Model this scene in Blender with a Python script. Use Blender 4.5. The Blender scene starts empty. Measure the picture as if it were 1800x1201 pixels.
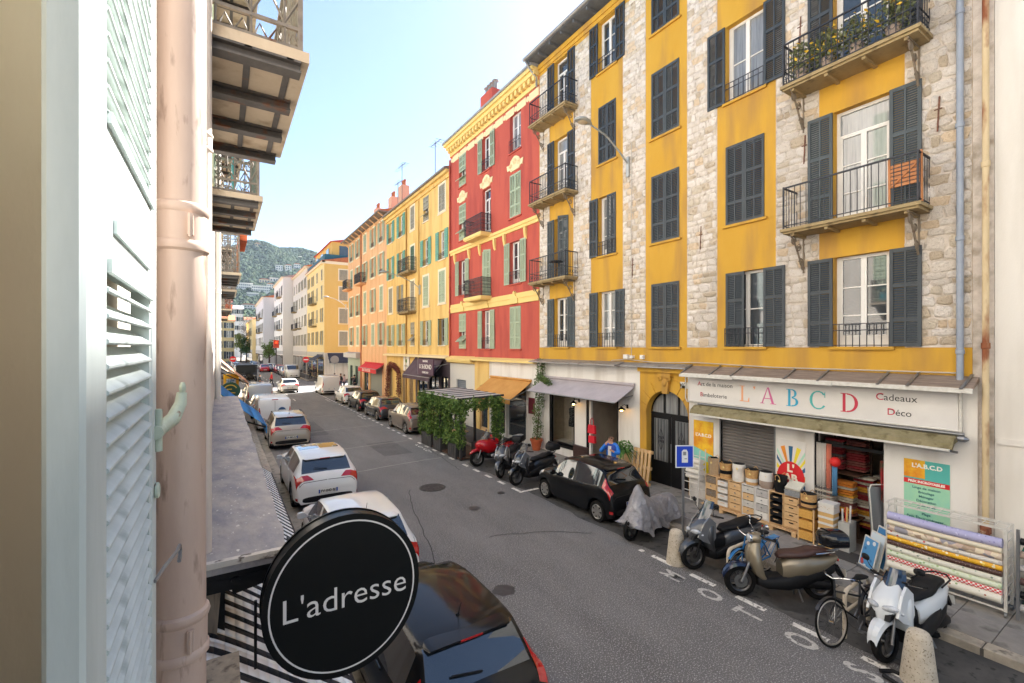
import bpy, bmesh, math, random
from mathutils import Vector, Matrix
from math import sin, cos, pi, radians, sqrt, atan2
random.seed(7)
SC = bpy.context.scene
COL = SC.collection
# ---------------------------------------------------------------- camera
cam_d = bpy.data.cameras.new('camera')
cam = bpy.data.objects.new('camera', cam_d); COL.objects.link(cam)
cam.location = (0, 0, 4.7)
cam.rotation_euler = (radians(90), 0, radians(-32.5))
cam_d.lens = 16; cam_d.sensor_width = 36; cam_d.shift_y = 0.0058
cam_d.clip_start = 0.02; cam_d.clip_end = 6000
SC.camera = cam
# ---------------------------------------------------------------- sky and sun
SUN_AZ, SUN_EL = 63.2, 45.1          # azimuth from +Y towards +X, elevation
wd = bpy.data.worlds.new('World'); SC.world = wd; wd.use_nodes = True
nt = wd.node_tree; nt.nodes.clear()
sky = nt.nodes.new('ShaderNodeTexSky'); sky.sky_type = 'NISHITA'; sky.sun_disc = False
sky.sun_elevation = radians(SUN_EL); sky.sun_rotation = radians(SUN_AZ)
sky.air_density = 1.0; sky.dust_density = 0.6; sky.ozone_density = 1.6
bg = nt.nodes.new('ShaderNodeBackground'); bg.inputs[1].default_value = 0.052
ow = nt.nodes.new('ShaderNodeOutputWorld')
nt.links.new(sky.outputs[0], bg.inputs[0]); nt.links.new(bg.outputs[0], ow.inputs[0])
sun_d = bpy.data.lights.new('sun', 'SUN'); sun_d.energy = 5.0; sun_d.angle = radians(0.5); sun_d.color = (1.0, 0.97, 0.93)
sun = bpy.data.objects.new('sun', sun_d); COL.objects.link(sun)
_s = Vector((sin(radians(SUN_AZ))*cos(radians(SUN_EL)), cos(radians(SUN_AZ))*cos(radians(SUN_EL)), sin(radians(SUN_EL))))
sun.rotation_euler = _s.to_track_quat('Z', 'Y').to_euler(); sun.location = (40, 30, 60)
SC.view_settings.view_transform = 'Standard'; SC.view_settings.look = 'None'
SC.view_settings.exposure = 2.46; SC.view_settings.gamma = 1.0; SC.view_settings.use_curve_mapping = False
SC.cycles.max_bounces = 8; SC.cycles.diffuse_bounces = 5; SC.cycles.glossy_bounces = 4
SC.cycles.transparent_max_bounces = 12; SC.cycles.caustics_reflective = False; SC.cycles.caustics_refractive = False
SC.cycles.use_denoising = True
SC.cycles.sample_clamp_indirect = 6.0

# ---------------------------------------------------------------- materials
MATS = {}
def H(h):
    h = h.lstrip('#'); out = []
    for i in (0, 2, 4):
        c = int(h[i:i+2], 16)/255
        out.append(c/12.92 if c <= 0.04045 else ((c+0.055)/1.055)**2.4)
    return tuple(out)
def col4(c):
    if isinstance(c, str): c = H(c)
    return (c[0], c[1], c[2], 1.0)
def mat(name, c1, c2=None, scale=4.0, rough=0.7, metal=0.0, bump=0.0, bscale=40.0, stretch=(1,1,1), detail=6, mixlo=0.35, mixhi=0.65,
        spec=0.5, coat=0.0, c3=None, scale3=30.0, m3=(0.6, 0.7), bdist=0.01, emit=None, estr=0.0, trans=0.0, stretch3=None):
    """procedural surface: c1/c2 mixed by noise, an optional third colour in specks or stains, noise bump"""
    if name in MATS: return MATS[name]
    m = bpy.data.materials.new(name); m.use_nodes = True; n = m.node_tree; b = n.nodes['Principled BSDF']
    b.inputs['Roughness'].default_value = rough; b.inputs['Metallic'].default_value = metal
    b.inputs['Specular IOR Level'].default_value = spec; b.inputs['Coat Weight'].default_value = coat
    b.inputs['Coat Roughness'].default_value = 0.04
    if trans: b.inputs['Transmission Weight'].default_value = trans
    b.inputs['Base Color'].default_value = col4(c1)
    if emit: b.inputs['Emission Color'].default_value = col4(emit); b.inputs['Emission Strength'].default_value = estr
    MATS[name] = m
    if c2 is None and c3 is None and not bump: return m
    tc = n.nodes.new('ShaderNodeTexCoord'); mp = n.nodes.new('ShaderNodeMapping'); mp.inputs['Scale'].default_value = stretch
    n.links.new(tc.outputs['Object'], mp.inputs[0])
    src = None
    if c2 is not None:
        no = n.nodes.new('ShaderNodeTexNoise'); no.inputs['Scale'].default_value = scale; no.inputs['Detail'].default_value = detail
        no.inputs['Roughness'].default_value = 0.65
        n.links.new(mp.outputs[0], no.inputs['Vector'])
        r = n.nodes.new('ShaderNodeValToRGB'); r.color_ramp.elements[0].position = mixlo; r.color_ramp.elements[1].position = mixhi
        r.color_ramp.elements[0].color = col4(c1); r.color_ramp.elements[1].color = col4(c2)
        n.links.new(no.outputs['Fac'], r.inputs[0]); src = r.outputs[0]
    if c3 is not None:
        n3 = n.nodes.new('ShaderNodeTexNoise'); n3.inputs['Scale'].default_value = scale3; n3.inputs['Detail'].default_value = 5
        mp3 = mp
        if stretch3: mp3 = n.nodes.new('ShaderNodeMapping'); mp3.inputs['Scale'].default_value = stretch3; n.links.new(tc.outputs['Object'], mp3.inputs[0])
        n.links.new(mp3.outputs[0], n3.inputs['Vector'])
        r3 = n.nodes.new('ShaderNodeMapRange'); r3.inputs[1].default_value = m3[0]; r3.inputs[2].default_value = m3[1]
        n.links.new(n3.outputs['Fac'], r3.inputs[0])
        mx = n.nodes.new('ShaderNodeMix'); mx.data_type = 'RGBA'
        n.links.new(r3.outputs[0], mx.inputs['Factor'])
        if src: n.links.new(src, mx.inputs['A'])
        else: mx.inputs['A'].default_value = col4(c1)
        mx.inputs['B'].default_value = col4(c3); src = mx.outputs['Result']
    if src: n.links.new(src, b.inputs['Base Color'])
    if bump:
        nb = n.nodes.new('ShaderNodeTexNoise'); nb.inputs['Scale'].default_value = bscale; nb.inputs['Detail'].default_value = 6
        n.links.new(mp.outputs[0], nb.inputs['Vector'])
        bp = n.nodes.new('ShaderNodeBump'); bp.inputs['Strength'].default_value = bump; bp.inputs['Distance'].default_value = bdist
        n.links.new(nb.outputs['Fac'], bp.inputs['Height']); n.links.new(bp.outputs[0], b.inputs['Normal'])
    return m
def stripes(name, cols, axis, period, duty=0.5, rough=0.8, soft=False, space='Object'):
    """bands of two colours along one object axis: woven or printed stripes"""
    if name in MATS: return MATS[name]
    m = bpy.data.materials.new(name); m.use_nodes = True; n = m.node_tree; b = n.nodes['Principled BSDF']; b.inputs['Roughness'].default_value = rough
    tc = n.nodes.new('ShaderNodeTexCoord'); sp = n.nodes.new('ShaderNodeSeparateXYZ'); n.links.new(tc.outputs[space], sp.inputs[0])
    a = n.nodes.new('ShaderNodeMath'); a.operation = 'DIVIDE'; a.inputs[1].default_value = period; n.links.new(sp.outputs[axis], a.inputs[0])
    f = n.nodes.new('ShaderNodeMath'); f.operation = 'FRACT'; n.links.new(a.outputs[0], f.inputs[0])
    r = n.nodes.new('ShaderNodeValToRGB'); r.color_ramp.interpolation = 'CONSTANT'
    e = r.color_ramp.elements; e[0].color = col4(cols[0]); e[1].position = duty; e[1].color = col4(cols[1])
    n.links.new(f.outputs[0], r.inputs[0]); n.links.new(r.outputs[0], b.inputs['Base Color']); MATS[name] = m
    return m
def pattern(name, base, spots, scale=30, thresh=0.35, rough=0.5, kind='vor'):
    """printed cloth or oilcloth: coloured spots scattered on a base colour"""
    if name in MATS: return MATS[name]
    m = bpy.data.materials.new(name); m.use_nodes = True; n = m.node_tree; b = n.nodes['Principled BSDF']; b.inputs['Roughness'].default_value = rough
    tc = n.nodes.new('ShaderNodeTexCoord'); v = n.nodes.new('ShaderNodeTexVoronoi'); v.inputs['Scale'].default_value = scale
    n.links.new(tc.outputs['Object'], v.inputs['Vector'])
    if kind == 'cells':
        sp = n.nodes.new('ShaderNodeSeparateColor'); n.links.new(v.outputs['Color'], sp.inputs[0])
        r = n.nodes.new('ShaderNodeValToRGB'); r.color_ramp.interpolation = 'CONSTANT'; e = r.color_ramp.elements
        allc = [base]+list(spots)
        while len(e) < len(allc): e.new(0.5)
        for i, c in enumerate(allc): e[i].position = i/len(allc); e[i].color = col4(c)
        n.links.new(sp.outputs[0], r.inputs[0]); n.links.new(r.outputs[0], b.inputs['Base Color'])
    else:
        sp = n.nodes.new('ShaderNodeSeparateColor'); n.links.new(v.outputs['Color'], sp.inputs[0])
        r = n.nodes.new('ShaderNodeValToRGB'); r.color_ramp.interpolation = 'CONSTANT'; e = r.color_ramp.elements
        while len(e) < max(2, len(spots)): e.new(0.5)
        for i in range(len(e)): e[i].position = i/len(e); e[i].color = col4(spots[i % len(spots)])
        n.links.new(sp.outputs[0], r.inputs[0])
        lt = n.nodes.new('ShaderNodeMath'); lt.operation = 'LESS_THAN'; lt.inputs[1].default_value = thresh; n.links.new(v.outputs['Distance'], lt.inputs[0])
        mx = n.nodes.new('ShaderNodeMix'); mx.data_type = 'RGBA'; n.links.new(lt.outputs[0], mx.inputs['Factor'])
        mx.inputs['A'].default_value = col4(base); n.links.new(r.outputs[0], mx.inputs['B']); n.links.new(mx.outputs['Result'], b.inputs['Base Color'])
    MATS[name] = m; return m
def checks(name, a, b_, scale):
    if name in MATS: return MATS[name]
    m = bpy.data.materials.new(name); m.use_nodes = True; n = m.node_tree; b = n.nodes['Principled BSDF']; b.inputs['Roughness'].default_value = 0.5
    tc = n.nodes.new('ShaderNodeTexCoord'); c = n.nodes.new('ShaderNodeTexChecker'); c.inputs['Scale'].default_value = scale
    c.inputs[1].default_value = col4(a); c.inputs[2].default_value = col4(b_)
    n.links.new(tc.outputs['Object'], c.inputs[0]); n.links.new(c.outputs[0], b.inputs['Base Color']); MATS[name] = m; return m
def glass(name, tint=(1,1,1), clear=0.9, ior=1.5):
    """thin clear sheet glass: straight-through light plus Fresnel reflection"""
    if name in MATS: return MATS[name]
    m = bpy.data.materials.new(name); m.use_nodes = True; n = m.node_tree; n.nodes.clear()
    o = n.nodes.new('ShaderNodeOutputMaterial'); t = n.nodes.new('ShaderNodeBsdfTransparent'); t.inputs[0].default_value = (tint[0]*clear, tint[1]*clear, tint[2]*clear, 1)
    g = n.nodes.new('ShaderNodeBsdfGlossy'); g.inputs['Roughness'].default_value = 0.01
    f = n.nodes.new('ShaderNodeFresnel'); f.inputs[0].default_value = ior
    x = n.nodes.new('ShaderNodeMixShader'); n.links.new(f.outputs[0], x.inputs[0]); n.links.new(t.outputs[0], x.inputs[1]); n.links.new(g.outputs[0], x.inputs[2])
    n.links.new(x.outputs[0], o.inputs[0]); MATS[name] = m; return m

# ---------------------------------------------------------------- mesh helpers
class MB:
    """collects faces; build() links them as one mesh object"""
    def __init__(s): s.v = []; s.f = []; s.m = []; s.M = Matrix.Identity(4); s.mi = 0
    def at(s, *a, rz=0, rx=0, ry=0):
        s.M = Matrix.Translation(Vector(a[0] if len(a) == 1 else a)) @ Matrix.Rotation(rz, 4, 'Z') @ Matrix.Rotation(rx, 4, 'X') @ Matrix.Rotation(ry, 4, 'Y'); return s
    def home(s): s.M = Matrix.Identity(4); return s
    def P(s, *p):
        s.v.append(s.M @ Vector(p)); return len(s.v)-1
    def F(s, ids): s.f.append(tuple(ids)); s.m.append(s.mi)
    def quad(s, a, b, c, d): s.F([s.P(*a), s.P(*b), s.P(*c), s.P(*d)]); return s
    def poly(s, pts): s.F([s.P(*p) for p in pts]); return s
    def box(s, x0, x1, y0, y1, z0, z1, taper=0):
        i = [s.P(x, y, z) for z, t in ((z0, 0), (z1, taper)) for x, y in ((x0+t, y0+t), (x1-t, y0+t), (x1-t, y1-t), (x0+t, y1-t))]
        for q in ((0,3,2,1),(4,5,6,7),(0,1,5,4),(1,2,6,5),(2,3,7,6),(3,0,4,7)): s.F([i[k] for k in q])
        return s
    def cbox(s, x0, x1, y0, y1, z0, z1, c=0.01):
        """box with chamfered vertical and top edges"""
        def ring(x0, x1, y0, y1, z, c): return [s.P(*p, z) for p in ((x0+c,y0),(x1-c,y0),(x1,y0+c),(x1,y1-c),(x1-c,y1),(x0+c,y1),(x0,y1-c),(x0,y0+c))]
        a = ring(x0, x1, y0, y1, z0, c); b = ring(x0, x1, y0, y1, z1-c, c); t = ring(x0+c, x1-c, y0+c, y1-c, z1, c)
        for p, q in ((a, b), (b, t)):
            for k in range(8): s.F([p[k], p[(k+1) % 8], q[(k+1) % 8], q[k]])
        s.F(t); s.F(a[::-1]); return s
    def ring(s, c, u, w, ru, rw=None, n=12, ph=0):
        rw = ru if rw is None else rw; c = Vector(c)
        return [s.P(*(c + u*(ru*cos(2*pi*k/n+ph)) + w*(rw*sin(2*pi*k/n+ph)))) for k in range(n)]
    def skin(s, rings, caps=True, closed=False):
        rr = list(rings)
        for a, b in zip(rr, rr[1:] + ([rr[0]] if closed else [])):
            n = len(a)
            for k in range(n): s.F([a[k], a[(k+1) % n], b[(k+1) % n], b[k]])
        if caps and not closed: s.F(rr[0][::-1]); s.F(rr[-1])
        return s
    def tube(s, pts, r, n=8, caps=True, closed=False):
        pts = [Vector(p) for p in pts]; rs = r if isinstance(r, (list, tuple)) else [r]*len(pts); rings = []; prev = None
        N = len(pts)
        for i, p in enumerate(pts):
            if closed: t = pts[(i+1) % N]-pts[i-1]
            else: t = pts[min(i+1, N-1)]-pts[max(i-1, 0)]
            if t.length < 1e-9: t = Vector((0,0,1))
            t.normalize()
            if prev is None:
                h = Vector((0,0,1)) if abs(t.z) < 0.9 else Vector((1,0,0)); u = t.cross(h).normalized()
            else:
                u = prev - t*prev.dot(t)
                u = u.normalized() if u.length > 1e-6 else t.orthogonal().normalized()
            prev = u; w = t.cross(u)
            rings.append(s.ring(p, u, w, rs[i], n=n))
        return s.skin(rings, caps, closed)
    def cyl(s, a, b, r0, r1=None, n=12): return s.tube([a, b], [r0, r0 if r1 is None else r1], n)
    def bar(s, a, b, w, h=None):
        """square bar"""
        h = w if h is None else h; a = Vector(a); b = Vector(b); t = (b-a).normalized()
        q = Vector((0,0,1)) if abs(t.z) < 0.95 else Vector((0,1,0))
        u = t.cross(q).normalized()*(w/2); x = u.cross(t).normalized()*(h/2)
        i = [s.P(*(p+d)) for p in (a, b) for d in (-u-x, u-x, u+x, -u+x)]
        for g in ((0,3,2,1),(4,5,6,7),(0,1,5,4),(1,2,6,5),(2,3,7,6),(3,0,4,7)): s.F([i[k] for k in g])
        return s
    def lathe(s, prof, n=16, c=(0,0,0), ax='Z', caps=True):
        rings = []
        for r, z in prof:
            if ax == 'Z': rings.append(s.ring((c[0], c[1], c[2]+z), Vector((1,0,0)), Vector((0,1,0)), r, n=n))
            elif ax == 'Y': rings.append(s.ring((c[0], c[1]+z, c[2]), Vector((0,0,1)), Vector((1,0,0)), r, n=n))
            else: rings.append(s.ring((c[0]+z, c[1], c[2]), Vector((0,1,0)), Vector((0,0,1)), r, n=n))
        return s.skin(rings, caps)
    def ell(s, c, rx, ry, rz, n=12, m=7):
        rings = []
        for j in range(1, m):
            a = -pi/2+pi*j/m
            rings.append([s.P(c[0]+rx*cos(a)*cos(2*pi*k/n), c[1]+ry*cos(a)*sin(2*pi*k/n), c[2]+rz*sin(a)) for k in range(n)])
        return s.skin(rings)
    def loft(s, secs, n=16, e=2.4, axis='X'):
        """superellipse sections (pos, cy, cz, ry, rz[, e]) along an axis"""
        rings = []
        for q in secs:
            p, cy, cz, ry, rz = q[:5]; ee = q[5] if len(q) > 5 else e; rg = []
            for k in range(n):
                a = 2*pi*k/n; ca, sa = cos(a), sin(a)
                yy = cy+ry*math.copysign(abs(ca)**(2/ee), ca); zz = cz+rz*math.copysign(abs(sa)**(2/ee), sa)
                rg.append(s.P(p, yy, zz) if axis == 'X' else (s.P(yy, p, zz) if axis == 'Y' else s.P(yy, zz, p)))
            rings.append(rg)
        return s.skin(rings)
    def prism(s, pts, d0, d1, plane='XZ'):
        """2D outline extruded; plane XZ extrudes along Y, YZ along X, XY along Z"""
        def q(p, d): return {'XZ': (p[0], d, p[1]), 'YZ': (d, p[0], p[1]), 'XY': (p[0], p[1], d)}[plane]
        a = [s.P(*q(p, d0)) for p in pts]; b = [s.P(*q(p, d1)) for p in pts]; n = len(pts)
        s.F(a[::-1]); s.F(b)
        for k in range(n): s.F([a[k], a[(k+1) % n], b[(k+1) % n], b[k]])
        return s
    def mesh(s, name, mats, smooth=0, fix=True):
        me = bpy.data.meshes.new(name); me.from_pydata([tuple(v) for v in s.v], [], s.f)
        for m in (mats if isinstance(mats, (list, tuple)) else [mats]): me.materials.append(m)
        if len(me.materials) > 1: me.polygons.foreach_set('material_index', s.m)
        if fix:
            bm = bmesh.new(); bm.from_mesh(me); bmesh.ops.recalc_face_normals(bm, faces=bm.faces); bm.to_mesh(me); bm.free()
        if smooth:
            me.shade_smooth(); me.set_sharp_from_angle(angle=radians(smooth))
        me.update(); return me
    def build(s, name, mats, parent=None, loc=(0,0,0), rz=0, smooth=0, fix=True):
        return put(name, s.mesh(name, mats, smooth, fix), parent, loc, rz)
def put(name, me, parent=None, loc=(0,0,0), rz=0, rot=None, scale=None):
    o = bpy.data.objects.new(name, me); COL.objects.link(o); o.location = loc
    o.rotation_euler = rot if rot is not None else (0, 0, rz)
    if scale is not None: o.scale = scale
    if parent is not None: o.parent = parent
    return o
CACHE = {}
def shared(key, fn):
    if key not in CACHE: CACHE[key] = fn()
    return CACHE[key]
def tag(o, label=None, cat=None, group=None, kind=None):
    if label: o['label'] = label
    if cat: o['category'] = cat
    if group: o['group'] = group
    if kind: o['kind'] = kind
    return o
def thing(name, label, cat, loc=(0,0,0), rz=0, group=None):
    o = bpy.data.objects.new(name, None); COL.objects.link(o); o.location = loc; o.rotation_euler = (0,0,rz)
    o.empty_display_size = 0.2
    return tag(o, label, cat, group)
def copy_tree(o, parent=None):
    c = o.copy(); COL.objects.link(c)
    if parent is not None: c.parent = parent
    for ch in list(o.children): copy_tree(ch, c)
    return c
def text_mesh(body, size, mat_, extrude=0.002, align='CENTER', shear=0, spacing=1.0, bold=0.0):
    cu = bpy.data.curves.new('lettering', 'FONT'); cu.body = body; cu.size = size; cu.extrude = extrude; cu.align_x = align; cu.align_y = 'CENTER'
    cu.resolution_u = 3; cu.shear = shear; cu.space_character = spacing; cu.offset = bold
    t = bpy.data.objects.new('lettering', cu); COL.objects.link(t)
    dg = bpy.context.evaluated_depsgraph_get(); me = bpy.data.meshes.new_from_object(t.evaluated_get(dg))
    bpy.data.objects.remove(t); bpy.data.curves.remove(cu)
    me.materials.clear(); me.materials.append(mat_); return me
def letter(body, size, mat_, parent, loc, rot, name='lettering', **k):
    return put(name, text_mesh(body, size, mat_, **k), parent, loc, rot=rot)
TH = radians(32.5)
def ray(px): 
    k = (px-900)/800; return (k*cos(TH)+sin(TH), cos(TH)-k*sin(TH))       # world x and y per metre of camera depth
F_R = 12.2                                                                # plane of the facades across the street
def Yp(px, X=F_R):
    a, b = ray(px); return X*b/a
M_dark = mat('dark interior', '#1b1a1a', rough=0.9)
# ================================================================ ground, road, pavements
KL, KR = 1.55, 9.75           # kerb lines
M_asph = mat('asphalt', (0.094,0.088,0.086), (0.155,0.146,0.142), scale=0.55, stretch=(1.6,0.5,1), mixlo=0.3, mixhi=0.7, rough=0.88, bump=0.7, bscale=150, c3=(0.40,0.39,0.38), scale3=46, m3=(0.53,0.68), stretch3=(1,1,1), bdist=0.004)
M_patch = mat('old asphalt', (0.045,0.044,0.045), (0.085,0.08,0.075), scale=2.2, rough=0.85, bump=0.5, bscale=160, c3=(0.02,0.02,0.02), scale3=7, m3=(0.58,0.66), bdist=0.004)
M_kerb = mat('kerb stone', '#8d8478', '#b3a898', scale=3, rough=0.85, bump=0.5, bscale=60, c3='#4a453d', scale3=5, m3=(0.6,0.75))
M_slab = mat('paving slab', '#8f8b88', '#a39d97', scale=2.0, rough=0.85, bump=0.3, bscale=90, c3='#5f5a55', scale3=3.2, m3=(0.58,0.75))
M_slab2 = mat('worn paving slab', '#86807b', '#9a948c', scale=2.6, rough=0.85, bump=0.3, bscale=90, c3='#504b47', scale3=2.6, m3=(0.56,0.72))
M_joint = mat('pavement bed', '#4b4743', '#5c5752', scale=4, rough=0.9)
M_paint = mat('road paint', '#cfcac2', '#e4e0d8', scale=6, rough=0.8, c3='#6e6a66', scale3=14, m3=(0.54,0.64))
M_paint2 = mat('worn road paint', '#aaa69f', '#c8c4bd', scale=6, rough=0.8, c3='#6a6764', scale3=13, m3=(0.52,0.64))
M_earth = mat('bare earth', '#6d675e', '#857e72', scale=0.05, rough=0.95)
M_iron = mat('cast iron', '#3a3735', '#575250', scale=8, rough=0.6, metal=0.6, bump=0.3, bscale=60)
g = MB(); g.quad((-3000,-3000,-0.02),(3000,-3000,-0.02),(3000,3000,-0.02),(-3000,3000,-0.02)); tag(g.build('ground', M_earth), kind='structure')
g = MB(); g.quad((KL-0.3,-14,0),(KR+0.3,-14,0),(KR+0.3,172,0),(KL-0.3,172,0)); road = tag(g.build('road', M_asph), kind='structure')
g = MB(); g.quad((KR+0.3,54.6,0.0),(70,54.6,0.0),(70,68.0,0.0),(KR+0.3,68.0,0.0)); g.quad((-60,57,0.0),(KL-0.3,57,0.0),(KL-0.3,66,0.0),(-60,66,0.0))
tag(g.build('cross_street', M_asph), kind='structure')
# worn strip of older asphalt along the parking bays
g = MB(); random.seed(3)
def strip(g, x0, x1, y0, y1, z, n=40, j=0.08):
    L = [(x0+random.uniform(-j, j), y0+(y1-y0)*i/n) for i in range(n+1)]; R = [(x1, y0+(y1-y0)*i/n) for i in range(n+1)]
    for i in range(n): g.quad((*L[i], z), (*R[i], z), (*R[i+1], z), (*L[i+1], z))
strip(g, 8.36, KR+0.05, -2, 16.6, 0.004); g.build('parking_strip', M_patch, road)
g = MB(); strip(g, KL-0.02, KL+0.33, -8, 50, 0.004, 60, 0.0); g.build('gutter', mat('gutter stone', '#8a8379', '#a59d90', scale=2, rough=0.9, c3='#5b554c', scale3=4, m3=(0.5,0.7)), road)
M_crack = mat('tar crack', '#2c2a29', '#3a3735', scale=5, rough=0.8); M_seamL = mat('dusty joint', '#a8a39c', '#8d8984', scale=2, rough=0.9)
def ribbon(nm, pts, w, m, z):
    g = MB()
    for (a, b) in zip(pts, pts[1:]):
        d = Vector((b[0]-a[0], b[1]-a[1], 0)).normalized(); q = Vector((-d.y, d.x, 0))*w/2; A = Vector((a[0], a[1], z)); B = Vector((b[0], b[1], z)); g.quad(A-q, B-q, B+q, A+q)
    return g.build(nm, m, road)
rc_ = random.Random(6)
def wob(x0, y0, x1, y1, n, j): return [(x0+(x1-x0)*i/n+rc_.uniform(-j, j), y0+(y1-y0)*i/n+rc_.uniform(-j, j)+0.25*sin(pi*i/n)) for i in range(n+1)]
for y in (17.6, 21.8, 27.2, 33.0): ribbon('road_joint', wob(2.4, y-0.6, 7.9, y+0.4, 14, 0.03), 0.05, M_seamL, 0.005)
for a in ((8.5,7.6,9.7,6.6), (8.45,10.6,9.6,13.4), (3.7,8.2,5.2,14.5), (7.7,15.8,8.1,19.6), (8.4,2.2,9.6,4.3), (5.6,9.8,7.9,8.6)): ribbon('road_crack', wob(*a, 16, 0.05), 0.022, M_crack, 0.006)
for x0, x1, y0, y1 in ((5.9,7.2,19.5,22.5), (3.9,4.9,26.0,31.0)): g = MB(); strip(g, x0, x1, y0, y1, 0.003, 12, 0.02); g.build('asphalt_patch', mat('patched asphalt',(0.08,0.076,0.075),(0.112,0.106,0.104),scale=1.2,rough=0.9,bump=0.6,bscale=140,c3=(0.25,0.245,0.24),scale3=55,m3=(0.56,0.7),bdist=0.004), road)
for x, y, r in ((4.6,7.5,0.25),(6.2,11.8,0.2),(9.1,9.2,0.5),(9.0,4.3,0.55),(9.2,6.0,0.45),(9.0,12.6,0.5),(2.6,21.6,0.5),(2.7,13.4,0.4)): g = MB(); g.poly([(x+r*(0.7+0.3*rc_.random())*cos(k*pi/8), y+r*(0.7+0.3*rc_.random())*sin(k*pi/8), 0.0055) for k in range(16)]); g.build('oil_stain', mat('oil stain',(0.03,0.029,0.029),(0.06,0.058,0.057),scale=5,rough=0.5), road)
# pavements: bed, slabs, kerb stones
def pavement(name, x0, x1, y0, y1, kerb_x, side, slabs, sl=0.82, sw=0.55):
    g = MB(); g.box(min(x0, x1), max(x0, x1), y0, y1, -0.01, 0.118); p = tag(g.build(name, M_joint), kind='structure')
    def stone():
        b = MB(); b.cbox(-0.125, 0.125, -0.49, 0.49, 0, 0.14, 0.012); return b.mesh('kerb_stone', M_kerb)
    me = shared('kerb', stone); y = y0
    while y < y1-0.5:
        put('kerb_stone', me, p, (kerb_x+0.125*side, y+0.5, random.uniform(-0.006, 0.006)), random.uniform(-0.006, 0.006)); y += 1.0
    def slab(v):
        b = MB(); b.cbox(-sl/2+0.006, sl/2-0.006, -sw/2+0.006, sw/2-0.006, 0, 0.02, 0.004); return b.mesh('paving_slab', M_slab if v else M_slab2)
    if slabs:
        xa, xb = min(x0, x1), max(x0, x1)
        if side > 0: xa = kerb_x+0.25
        else: xb = kerb_x-0.25
        n = max(1, round((xb-xa)/sl)); sx = (xb-xa)/n/sl
        yy = slabs[0]; r = 0
        while yy < slabs[1]:
            for i in range(n):
                o = put('paving_slab', shared(('slab', random.random() < 0.6), lambda: slab(random.random() < 0.5)), p, (xa+(i+0.5)*sl*sx, yy+sw/2, 0.115+random.uniform(-0.002, 0.003)))
                o.scale = (sx, 1, 1)
            yy += sw; r += 1
    return p
random.seed(5)
paveR = pavement('pavement_right', KR, F_R+0.3, -6, 54.3, KR, 1, (-3, 17))
paveL = pavement('pavement_left', -0.2, KL, -8, 56.8, KL, -1, (3, 30))
pavement('pavement_far_right', KR+0.2, F_R+0.3, 68.3, 102, KR+0.2, 1, None)
pavement('pavement_far_bend', 7.6, 12, 102.6, 150, 7.6, 1, None)
pavement('pavement_far_left', -2.5, KL, 66.3, 172, KL, -1, None)
# painted markings
def mark(x0, x1, y0, y1, z=0.008):
    g = MB(); g.quad((x0,y0,z),(x1,y0,z),(x1,y1,z),(x0,y1,z)); return g.build('lane_marking', M_paint, road)
for y in (2.42, 3.42, 4.42, 5.41, 6.41): mark(8.12, 8.24, y, y+0.55)
y = 12.4
while y < 53:
    if not (8.4 < y < 8.9): mark(8.12, 8.24, y, y+0.42)
    y += 0.92 if random.random() < 0.8 else 1.3
mark(8.12, 8.9, 12.25, 12.37); mark(8.12, 8.24, 7.2, 7.32)
for i, (ch, yy) in enumerate((('M', 6.1), ('O', 5.25), ('T', 4.5), ('O', 3.63), ('S', 2.8))):
    o = letter(ch, 0.60, M_paint2, road, (7.82, yy, 0.008), (0,0,0), name='painted_letter', extrude=0.0, bold=0.016); o.scale = (0.66, 1.1, 1)
for yy in (19.3, 30.4, 42.0):
    for k, ch in enumerate(('P','A','Y','A','N','T')):
        o = letter(ch, 0.3, M_paint, road, (7.9, yy+1.6-k*0.34, 0.008), (0,0,0), name='painted_letter', extrude=0.0, bold=0.01)
for i in range(7): mark(2.2+i*1.05, 2.75+i*1.05, 68.4, 71.4)
for i in range(7): mark(2.2+i*1.05, 2.75+i*1.05, 52.6, 55.0)
for y in (44, 49.5, 74, 79, 84, 90): mark(5.4, 5.5, y, y+1.6)
for y in (13.2, 22.4, 27.8, 33.4, 38): mark(3.5, 3.62, y, y+0.55)
mark(3.6, 4.05, 22.6, 22.72); mark(3.6, 4.05, 21.9, 22.02); mark(1.9, 3.6, 13.3, 13.42); mark(1.9, 3.4, 19.6, 19.72)
g = MB(); g.lathe([(0.44,0.0),(0.44,0.008),(0.40,0.009),(0.39,0.004),(0.375,0.004),(0.37,0.010),(0.05,0.010)], n=28)
for k in range(10):
    a = k*pi/5; g.box(-0.3+0.06*k, -0.28+0.06*k, -0.25, 0.25, 0.0102, 0.014)
tag(g.build('manhole_cover', M_iron, None, (5.95, 14.3, 0.002)), 'round cast iron manhole cover in the middle of the road', 'manhole')
g = MB(); g.lathe([(0.12,0.0),(0.12,0.008),(0.02,0.008)], n=16); tag(g.build('valve_cover', M_iron, None, (7.6, 12.6, 0.002)), 'small round iron valve cover in the asphalt near the black car', 'cover')
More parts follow.
